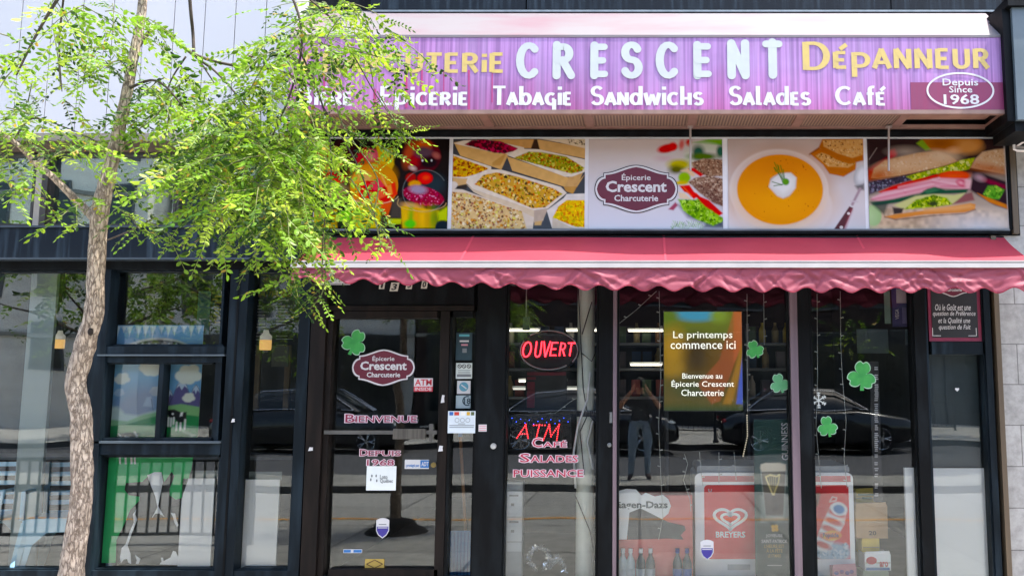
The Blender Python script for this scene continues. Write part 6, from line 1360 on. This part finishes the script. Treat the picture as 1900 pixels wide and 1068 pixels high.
CL = [ # px cx, cy, rx, ry, sprays, depth, depth spread
 (460,330,105,90,50,TY-.15,.45),(505,225,95,80,34,TY-.1,.45),(575,115,75,70,15,TY-.2,.4),(630,45,75,45,12,TY-.2,.35),(425,220,70,60,16,TY,.4),(525,350,65,85,26,TY-.2,.4),
 (600,330,40,60,6,TY-.15,.3),(670,120,45,45,6,TY-.1,.25),(725,190,14,22,1,TY-.1,.1),(430,400,65,40,7,TY-.1,.35),(505,395,65,40,7,TY-.2,.3),(585,430,20,30,1,TY-.2,.1),(594,525,12,40,1,TY-.2,.06),(575,250,45,60,8,TY-.2,.3),
 (670,380,14,25,1,TY-.1,.1),(60,250,70,50,10,TY-.2,.4),(30,330,50,40,5,TY-.2,.3),(130,270,60,40,6,TY-.2,.35),(40,110,50,70,6,TY-.35,.3),(100,30,90,35,6,TY-.35,.3),(180,110,30,40,2,TY-.2,.3),(245,80,45,70,8,TY-.05,.15),(200,50,70,35,5,TY-.2,.3),(290,60,40,40,4,TY-.1,.2),
 (300,215,70,45,8,TY-.1,.35),(330,170,50,30,4,TY-.1,.3),(260,240,50,30,3,TY-.15,.25),(340,300,40,50,4,TY-.1,.3),(215,395,32,35,3,TY-.14,.06),(245,400,18,25,1,TY-.14,.05),(110,200,50,40,3,TY-.3,.3),(520,85,30,30,2,TY-.2,.3),(725,95,20,30,1,TY-.15,.2)]
bs=[];ds=[];ls=[];tws=MB()
for cx,cy,rx,ry,ns,dp,dsp in CL:
    for _ in range(max(1,round(ns*(.8 if cx < 320 else 1.1)))):
        a=rg.uniform(0,6.283); rr=math.sqrt(rg.uniform(0,1)); y=dp+rg.uniform(-1,1)*dsp
        st=np.array(PT(cx-14+rx*rr*math.cos(a)*.78, cy+ry*rr*math.sin(a)*.8-20, y)); th_=rg.uniform(0,6.283)
        d=np.array([math.cos(th_),math.sin(th_)*.8,rg.uniform(-.55,.1)]); d/=np.linalg.norm(d); Lt=rg.uniform(.14,.26); pts=[]
        n=int(Lt/.042)
        for k in range(n+1):
            t=k/n; p=st+d*Lt*t-np.array([0,0,.09*t*t]); pts.append(p)
            side=np.cross(d,[0,0,1.0]); side/=np.linalg.norm(side)+1e-6; sd=1 if k%2 else -1
            dd=d*.6+side*sd*.9+np.array([0,0,rg.uniform(-.75,.05)])
            bs.append(p);ds.append(dd if k<n else d+np.array([0,0,-.3]));ls.append(rg.uniform(.13,.2))
        tws.tube([Vector(p) for p in pts],[.003*(1-.6*k/n) for k in range(n+1)],4)
for strand in ([(620,180),(640,240),(700,330),(690,400)],[(700,170),(735,230),(748,262)],[(600,430),(605,500),(597,545),(575,572)],[(600,455),(580,470),(545,482),(522,487)],[(597,500),(575,520),(535,545)],[(560,435),(540,455)],[(735,235),(755,250),(768,235)],[(650,330),(690,395),(707,455)],[(640,240),(690,262),(735,290)],[(215,385),(240,400),(262,428)],[(100,60),(108,110),(112,160)],[(60,150),(52,190)],[(590,80),(680,100),(760,120)],[(330,150),(290,215),(240,250)]):
    q=spline([PT(a,b,TY-.18) for a,b in strand],5); tws.tube(q,[.003]*len(q),4)
    for i in range(1,len(q)):
        d=np.array(q[i]-q[i-1]); d/=np.linalg.norm(d); sd=1 if i%2 else -1; bs.append(np.array(q[i])); ds.append(d*.5+np.array([sd*.8,rg.uniform(-.5,.3),-.15])); ls.append(rg.uniform(.09,.14))
V,Fc,Cc = leaf_arrays(bs,ds,ls,rg,(5,8),1.04,PAL*.74,.5)
leaf_mesh('crown',V,Fc,Cc,tree,LEAF); tws.build('twigs', mat('green_twig','#6d7440','#5a5a34',.7), tree)
pit = MB(); pit.lathe((P[0].x,TY,0),[(.34,0.0),(.31,.03),(.25,.05),(.2,.12),(.09,.15)],24)
tag(pit.build('tree_pit_mound', mat('dark_soil','#3a352f','#2c2824',.95,scale=(20,20,20),bump=.5)),'dark soil mound round the foot of the street tree','soil mound')
# small bird on the dark branch
def skinned(name, verts, edges, radii, root, m, parent=None, sub=2, origin=None):
    me = bpy.data.meshes.new('tmp'); o0 = root_loc(parent) if parent else Vector(origin)
    me.from_pydata([tuple(Vector(v)-o0) for v in verts],edges,[]); o = bpy.data.objects.new('tmp',me); COL.objects.link(o)
    md = o.modifiers.new('s','SKIN'); md.use_smooth_shade = True; md.branch_smoothing = .4
    for i,r in enumerate(radii):
        sv = me.skin_vertices[0].data[i]; sv.radius = r if isinstance(r,tuple) else (r,r); sv.use_root = (i==root)
    o.modifiers.new('u','SUBSURF').levels = sub
    dg = bpy.context.evaluated_depsgraph_get(); out = bpy.data.meshes.new_from_object(o.evaluated_get(dg)); bpy.data.objects.remove(o); bpy.data.meshes.remove(me)
    out.name = name; out.materials.clear()
    for mm in (m if isinstance(m,list) else [m]): out.materials.append(mm)
    r = bpy.data.objects.new(name,out); COL.objects.link(r)
    if parent: r.parent = parent
    else: r.location = o0
    return r
bp_ = PT(468,112,TY+.1); k=.0026*1.0
bv=[(0,0,3.5),(-2,0,7),(2.5,0,10.5),(5.2,0,12.3),(8.2,0,12.0),(-7,0,3.2),(-12,0,1.2)]
bird = skinned('small_bird',[bp_+Vector(v)*k for v in bv],[(0,1),(1,2),(2,3),(3,4),(0,5),(5,6)],[r*k for r in (5.0,5.4,3.9,2.6,.5,2.2,.9)],0,mat('speckled_brown_feathers','#4a4038','#7a6c58',.8,scale=(160,160,90)),None,2,bp_)
tag(bird,'small round brown bird perched on the dark branch under the white cladding','bird'); mb=MB()
for dx in (-1.2,1.4): mb.tube([bp_+Vector((dx,.4,0))*k,bp_+Vector((dx,-.6,-2.3))*k],.0009,5)
mb.build('legs', mat('bird_leg','#6a5444','#5a4638',.7), bird); mb=MB(); mb.ball(bp_+Vector((6.2,-2.3,13))*k,.0011,6,4); mb.build('eye', black_print, bird)
# ------------------------------------------------------------------ what the glass reflects: terrace fence, photographer, cars, far side of the street
def fence(name,label,x0,x1,y,z0,h,step,posts,m=None):
    m = m or mat('black_iron','#121416','#1c1f22',.5); t = thing(name,label,'fence',((x0+x1)/2,y,z0))
    mb=MB(); mb.box(x0,x1,y-.02,y+.02,z0+h-.04,z0+h); mb.box(x0,x1,y-.015,y+.015,z0+.08,z0+.11); mb.build('rail', m, t); mb=MB(); x=x0+step
    while x<x1-.02: mb.box(x-.009,x+.009,y-.009,y+.009,z0+.111,z0+h-.041); x+=step
    mb.build('bars', m, t)
    for i in range(posts+1): xx=x0+(x1-x0)*i/posts; MB().box(xx-.025,xx+.025,y-.0255,y+.0255,z0,z0+h+.05).build('post', m, t)
fence('terrace_fence','black iron café terrace fence on the pavement left of the tree',-9.5,-3.85,-1.9,0.0,.84,.11,4)
fence('iron_fence','black iron fence on the far pavement across the street',-2.5,9.5,-19.3,.13,1.0,.14,7)
tsm=[mat('black_tshirt','#20242a','#2a2e35',.8),mat('faded_jeans','#8496a4','#74869a',.85,scale=(9,9,9)),mat('skin','#b98468','#ad785d',.6),mat('dark_shoe','#3a2c2a','#4a3836',.7)]
py=-6.93; g0=.10
J={'pel':(0,py,.98),'sp':(0,py,1.12),'ch':(0,py+.01,1.30),'nk':(0,py+.02,1.445),'hd':(0,py+.05,1.535),'tp':(0,py+.05,1.66),
 'lh':(-.10,py,.92),'lk':(-.12,py+.03,.53),'la':(-.13,py,.17),'lf':(-.16,py+.15,.13),'rh':(.10,py,.92),'rk':(.11,py+.03,.53),'ra':(.12,py,.17),'rf':(.16,py+.15,.13),
 'ls':(-.19,py,1.40),'le':(-.33,py+.09,1.20),'lw':(-.125,py+.245,1.475),'lp':(-.098,py+.265,1.525),'rs':(.19,py,1.40),'re':(.33,py+.09,1.20),'rw':(.125,py+.245,1.475),'rp':(.098,py+.265,1.525)}
E=[('pel','sp'),('sp','ch'),('ch','nk'),('nk','hd'),('hd','tp'),('pel','lh'),('lh','lk'),('lk','la'),('la','lf'),('pel','rh'),('rh','rk'),('rk','ra'),('ra','rf'),('ch','ls'),('ls','le'),('le','lw'),('lw','lp'),('ch','rs'),('rs','re'),('re','rw'),('rw','rp')]
Rr={'pel':(.155,.11),'sp':(.145,.10),'ch':(.165,.11),'nk':.055,'hd':(.075,.088),'tp':(.055,.065),'lh':.092,'lk':.062,'la':.045,'lf':.036,'rh':.092,'rk':.062,'ra':.045,'rf':.036,'ls':.058,'le':.042,'lw':.028,'lp':.026,'rs':.058,'re':.042,'rw':.028,'rp':.026}
for s,sg in (('l',-1),('r',1)):
    p=Vector(J[s+'p'])
    for i,(dx,dz,ln) in enumerate(((.012,.030,1),(.004,.012,1.1),(.0,-.006,1.0),(-.002,-.024,.8))):
        a=p+Vector((sg*.006,.0,dz)); J[f'{s}f{i}a']=tuple(a); J[f'{s}f{i}b']=tuple(a+Vector((-sg*.006,.025*ln,.004))); J[f'{s}f{i}c']=tuple(a+Vector((-sg*.030*ln,.032*ln,.006)))
        E+=[(s+'p',f'{s}f{i}a'),(f'{s}f{i}a',f'{s}f{i}b'),(f'{s}f{i}b',f'{s}f{i}c')]; Rr[f'{s}f{i}a']=.0095; Rr[f'{s}f{i}b']=.0085; Rr[f'{s}f{i}c']=.007
    J[s+'ta']=tuple(p+Vector((-sg*.012,-.022,-.005))); J[s+'tb']=tuple(p+Vector((-sg*.035,-.018,.012))); E+=[(s+'w',s+'ta'),(s+'ta',s+'tb')]; Rr[s+'ta']=.011; Rr[s+'tb']=.009
K=list(J); body=skinned('person',[J[k] for k in K],[(K.index(a),K.index(b)) for a,b in E],[Rr[k] for k in K],0,tsm,None,2,(0,py,g0))
tag(body,'person in a dark top and jeans taking the photo with a raised phone, seen reflected','person')
o0=body.location
for p in body.data.polygons:
    c=p.center+o0; mi=0
    if c.z<.20: mi=3
    elif c.z<.97 : mi=1
    elif c.z>1.435 and abs(c.x)<.14: mi=2
    for s in ('l','r'):
        a,b=Vector(J[s+'e']),Vector(J[s+'p']); t=max(-.1,min(1.4,(c-a).dot(b-a)/(b-a).length_squared))
        if (c-(a+(b-a)*t)).length<.07 and t>0 : mi=2
    p.material_index=mi
hm=MB(); hc=Vector(J['hd'])+Vector((0,-.012,.055)); hm.ball(hc,(.088,.098,.095),16,10); hm.build('hair', mat('dark_hair','#17130f','#221b15',.7), body, True)
fm=MB()
for sx in (-1,1): fm.ball((sx*.032,J['hd'][1]+.078,1.57),(.013,.01,.008),8,5)
fm.build('eyes', mat('eye_dark','#1a1512'), body); fm=MB(); fm.ball((0,J['hd'][1]+.092,1.535),(.014,.018,.026),8,6)
for sx in (-1,1): fm.ball((sx*.086,J['hd'][1],1.545),(.012,.022,.03),8,6)
fm.build('nose_and_ears', tsm[2], body); fm=MB(); fm.ball((0,J['hd'][1]+.083,1.497),(.026,.008,.007),8,5); fm.build('mouth', mat('lip','#8a4a44','#7e403a'), body)
fm=MB(); fm.box(.19,.36,py-.05,py+.10,.86,1.16); fm.tube([(.26,py+.06,1.15),(.16,py+.12,1.33),(.1,py+.02,1.45)],.018,6); tag(fm.build('shoulder_bag', mat('dark_bag','#1c2030','#262a3a',.7)),'dark shoulder bag at the hip of the photographer','bag')
ph=MB(); ph.box(-.078,.078,-6.652,-6.642,1.513,1.587); ph=ph.build('phone', black_print); tag(ph,'dark phone held up sideways by the photographer','phone'); 
lz=MB(); lz.lathey((.055,-6.6415,1.565),[(.008,0),(.008,.002)],10); lz.build('lens', greymetal, ph)
# parked cars
def make_car(label, col):
    t = thing('parked_car', label, 'car', (0,0,0), 'dark cars parked across the street')
    L_=4.5; W=.9; xs=[-2.25,-2.2,-1.9,-1.2,-.6,.2,.9,1.5,1.95,2.18,2.25]; belt=[.62,.78,.90,.93,.94,.95,.93,.88,.80,.68,.55]; low=[.38,.3,.24,.22,.22,.22,.22,.22,.24,.3,.36]; wd_=[.72,.8,.87,.9,.9,.9,.9,.89,.85,.78,.68]
    mb=MB(); R_=[]
    for x,b,l,w_ in zip(xs,belt,low,wd_):
        half=[(w_*.86,l),(w_*.97,l+.06),(w_,(l+b)/2),(w_*.98,b-.1),(w_*.9,b-.02),(w_*.5,b+.012)]
        ring=half+[(-a,z) for a,z in half[::-1]]; R_.append([(x,a,z) for a,z in ring])
    n=12
    for r in R_: mb.v+=r
    for i in range(len(R_)-1):
        for k in range(n): mb.f.append((i*n+k,(i+1)*n+k,(i+1)*n+(k+1)%n,i*n+(k+1)%n))
    mb.f.append(tuple(range(n))); mb.f.append(tuple(range(len(R_)*n-1,(len(R_)-1)*n-1,-1))); paint=mat('car_paint_'+col[1:],col,None,.18,.3,coat=1); mb.build('body', paint, t, True)
    mb=MB(); cx=[(-1.75,.92,.92),(-1.1,.93,1.40),(-.3,.945,1.46),(.35,.95,1.42),(1.15,.92,.93)]; n=6
    for x,b,rf in cx: mb.v+=[(x,.8,b),(x,.8-(rf-b)*.28,rf-.03*(rf>b+.1)),(x,.3,rf+.015),(x,-.3,rf+.015),(x,-.8+(rf-b)*.28,rf-.03*(rf>b+.1)),(x,-.8,b)]
    for i in range(len(cx)-1):
        for k in range(n-1): mb.f.append((i*n+k,(i+1)*n+k,(i+1)*n+k+1,i*n+k+1))
    mb.build('window_glass', mat('car_glass','#0e1416','#12191b',.05,spec=.8), t, True)
    mb=MB()
    for (x0,z0),(x1,z1) in (((-1.1,1.40),(-.3,1.475)),((-.3,1.475),(.35,1.435))): mb.add([(x0,-.64,z0+.005),(x1,-.64,z1+.002),(x1,.64,z1+.002),(x0,.64,z0+.005),(x0,-.6,z0+.03),(x1,-.6,z1+.03),(x1,.6,z1+.03),(x0,.6,z0+.03)],[(0,1,5,4),(2,3,7,6),(4,5,6,7),(1,2,6,5),(3,0,4,7)])
    mb.build('roof', paint, t)
    ch=mat('chrome','#d0d3d6','#c0c3c6',.15,.9); mb=MB()
    for sy in (-1,1): mb.tube([(-1.7,sy*.83,.955),(-1.08,sy*.70,1.40),(-.3,sy*.675,1.455),(.35,sy*.68,1.415),(1.1,sy*.81,.955)],.013,5); mb.tube([(-1.7,sy*.845,.95),(1.1,sy*.85,.955)],.011,5)
    mb.build('chrome_trim', ch, t)
    for sx in (-1.42,1.40):
        for sy in (-1,1):
            y=sy*.80; mb=MB(); mb.lathey((sx,y,.33),[(.20,-.10),(.31,-.11),(.33,-.06),(.33,.06),(.31,.11),(.20,.10)],24); w_=mb.build('wheel', mat('tyre','#151515','#1e1e1e',.9), t); mb=MB()
            for i in range(5):
                a=2*math.pi*i/5
                for da in (-.16,.16): mb.tube([(sx+.05*math.cos(a),y+sy*.095,.33+.05*math.sin(a)),(sx+.21*math.cos(a+da),y+sy*.10,.33+.21*math.sin(a+da))],.014,5)
            mb.tube([(sx+.22*math.cos(i*.2618),y+sy*.1,.33+.22*math.sin(i*.2618)) for i in range(25)],.012,5); mb.lathey((sx,y+sy*.1,.33),[(.05,-.02),(.05,.02)],10); mb.build('rim', ch, w_)
    for sy in (-1,1):
        mb=MB(); mb.ball((2.06,sy*.66,.66),(.14,.14,.06),10,6); mb.build('headlight', mat('headlight_glass','#c8d0d4','#b8c0c4',.1), t); mb=MB(); mb.ball((-2.17,sy*.66,.72),(.08,.14,.06),10,6); mb.build('tail_light', mat('tail_light_red','#8a1a1e','#7a1418',.2), t)
        mb=MB(); mb.ball((.78,sy*.98,.98),(.09,.09,.06),8,6); mb.build('mirror', paint, t)
    mb=MB(); mb.box(2.2,2.262,-.4,.4,.42,.56); mb.build('grille', black_print, t)
    return t
car=make_car('black parked car across the street, reflected in the door glass','#1a1d20'); car.location=(-7.7,-13.9,0)
for lab,x,y in (('dark parked car behind the photographer, reflected in the screen window',-1.35,-13.9),('dark parked car reflected across the right hand window',4.2,-14.0)):
    c2=copy_tree(car); c2.location=(x,y,0); c2['label']=lab
# far buildings, with windows
def far_building(label,x0,x1,h,y,m,wm,cols,rows,z0w,ww,wh,dz,storefront=True):
    t=thing('far_building',label,'building',((x0+x1)/2,y-4,.13))
    for zc in np.arange(3.3,h-1,dz): MB().box(x0-.02,x1+.02,y+.0005,y+.12,zc,zc+.14).build('string_course', mat('far_cornice','#8b8880','#7c7972',.7), t)
    MB().box(x0,x1,y-8,y,.13,h).build('wall', m, t); MB().box(x0-.1,x1+.1,y-8,y+.15,h,h+.3).build('cornice', mat('far_cornice','#8b8880','#7c7972',.7), t)
    st=(x1-x0)/cols
    for r in range(rows):
        for c in range(cols):
            cx=x0+st*(c+.5); z=z0w+r*dz; f=MB(); f.box(cx-ww/2-.08,cx+ww/2+.08,y+.001,y+.07,z-.08,z+wh+.08); f=f.build('window', mat('far_frame','#54565a','#484a4e',.5), t); g=MB(); g.box(cx-ww/2,cx+ww/2,y+.071,y+.08,z,z+wh); g.build('pane', mat('far_pane','#1a2022','#20282a',.08), f)
    if storefront:
        f=MB(); f.box(x0+.4,x1-.4,y+.001,y+.2,.14,3.4); f=f.build('storefront', mat('dark_storefront','#1c1d1f','#252628',.4), t); g=MB()
        for c in range(cols): g.box(x0+.6+c*(x1-x0-1)/cols,x0+.3+(c+1)*(x1-x0-1)/cols,y+.201,y+.22,.6,2.9)
        g.build('shop_glass', mat('far_pane','#1a2022'), f)
far_building('tall beige building across the street at far left',-46,-17.5,15,-23,mat('beige_far_wall','#dcd6cb','#cfc8bd',.8,scale=(.3,.3,3)),None,13,5,2.2,1.0,1.5,2.5,False)
far_building('pale grey building across the street behind the far trees',-17.3,-8.2,12,-24,mat('pale_far_wall','#d6d3ce','#c6c3bd',.8,scale=(.3,.3,3)),None,4,3,4.2,.9,1.9,2.9)
far_building('dark brick building across the street facing the shop',-8,10,10.5,-23.5,mat('dark_brick','#3a2a26','#2e221f',.85,scale=(2,2,8)),None,7,2,4.4,1.5,1.9,3.0)
far_building('grey stone building across the street at far right',10.2,44,11,-23,mat('grey_far_wall','#5e5c59','#51504d',.8),None,9,2,4.2,1.4,1.8,3.0)
rg2=np.random.default_rng(21)
def far_tree(label,x,y,h,r,n):
    t=thing('far_tree',label,'tree',(x,y,.1),'trees across the street'); MB().tube([(x,y,.1),(x+.1,y,h*.35),(x-.1,y+.1,h*.6),(x,y,h*.85)],[.14,.12,.08,.03],8).build('trunk', darkbark, t); mb=MB()
    for i in range(9):
        a=rg2.uniform(0,6.28); z=h*rg2.uniform(.4,.7); mb.tube([(x,y,z),(x+r*.5*math.cos(a),y+r*.5*math.sin(a),z+.5),(x+r*.9*math.cos(a),y+r*.9*math.sin(a),z+.9)],[.05,.035,.015],5)
    mb.build('limbs', darkbark, t); b=[];d=[];l=[]
    cs=[(rg2.normal(0,.5,3)*np.array([r,r,h*.22])+np.array([x,y,h*.68])) for _ in range(16)]
    for i in range(n):
        c=cs[rg2.integers(len(cs))]; b.append(c+rg2.normal(0,.28,3)*r*.8); q=rg2.normal(0,1,3); q[2]-=.6; d.append(q); l.append(rg2.uniform(.3,.55))
    V,Fc,Cc=leaf_arrays(b,d,l,rg2,(3,5),1.1,PAL*.6,.5); leaf_mesh('crown',V,Fc,Cc,t,LEAF)
far_tree('leafy tree across the street in front of the beige building',-14.5,-16.3,6.4,2.6,420)
far_tree('leafy tree across the street left of the fence',-10.6,-16.3,6.0,2.2,420)
far_tree('leafy tree across the street near the dark brick building',9.5,-16.5,7.6,2.0,380)
bpy.context.view_layer.update()

for i,(lab,x) in enumerate((('black bollard on the far pavement nearer the photographer',2.0),('black bollard on the far pavement nearer the flower planter',2.45))):
    mb=MB(); mb.lathe((x,-15.6,.13),[(.09,0),(.09,.06),(.06,.08),(.055,.9),(.07,.92),(.065,.98),(.02,1.03)],14); tag(mb.build('bollard', mat('black_iron','#121416'), None, True), lab, 'bollard', 'bollards on the far pavement')
t=thing('flower_planter','round planter of pink and green flowers on the far pavement','planter',(3.4,-16.2,.13)); MB().lathe((3.4,-16.2,.13),[(.3,0),(.42,.5),(.45,.52),(.4,.54)],18).build('pot', mat('grey_pot','#6a6864','#5a5854',.8), t)
rg3=np.random.default_rng(9); b=[np.array([3.4,-16.2,.7])+rg3.normal(0,.16,3) for _ in range(90)]; V,Fc,Cc=leaf_arrays(b,[rg3.normal(0,1,3)+np.array([0,0,.8]) for _ in b],[rg3.uniform(.2,.4) for _ in b],rg3,(3,5),1.2,PAL*.6,.5); leaf_mesh('foliage',V,Fc,Cc,t,LEAF)
mb=MB()
for _ in range(45): mb.ball(tuple(np.array([3.4,-16.2,.95])+rg3.normal(0,.2,3)),.05,6,4)
mb.build('blossoms', mat('pink_blossom','#b0406a','#c8608a',.6,scale=(3,3,3)), t)
bpy.context.view_layer.update()
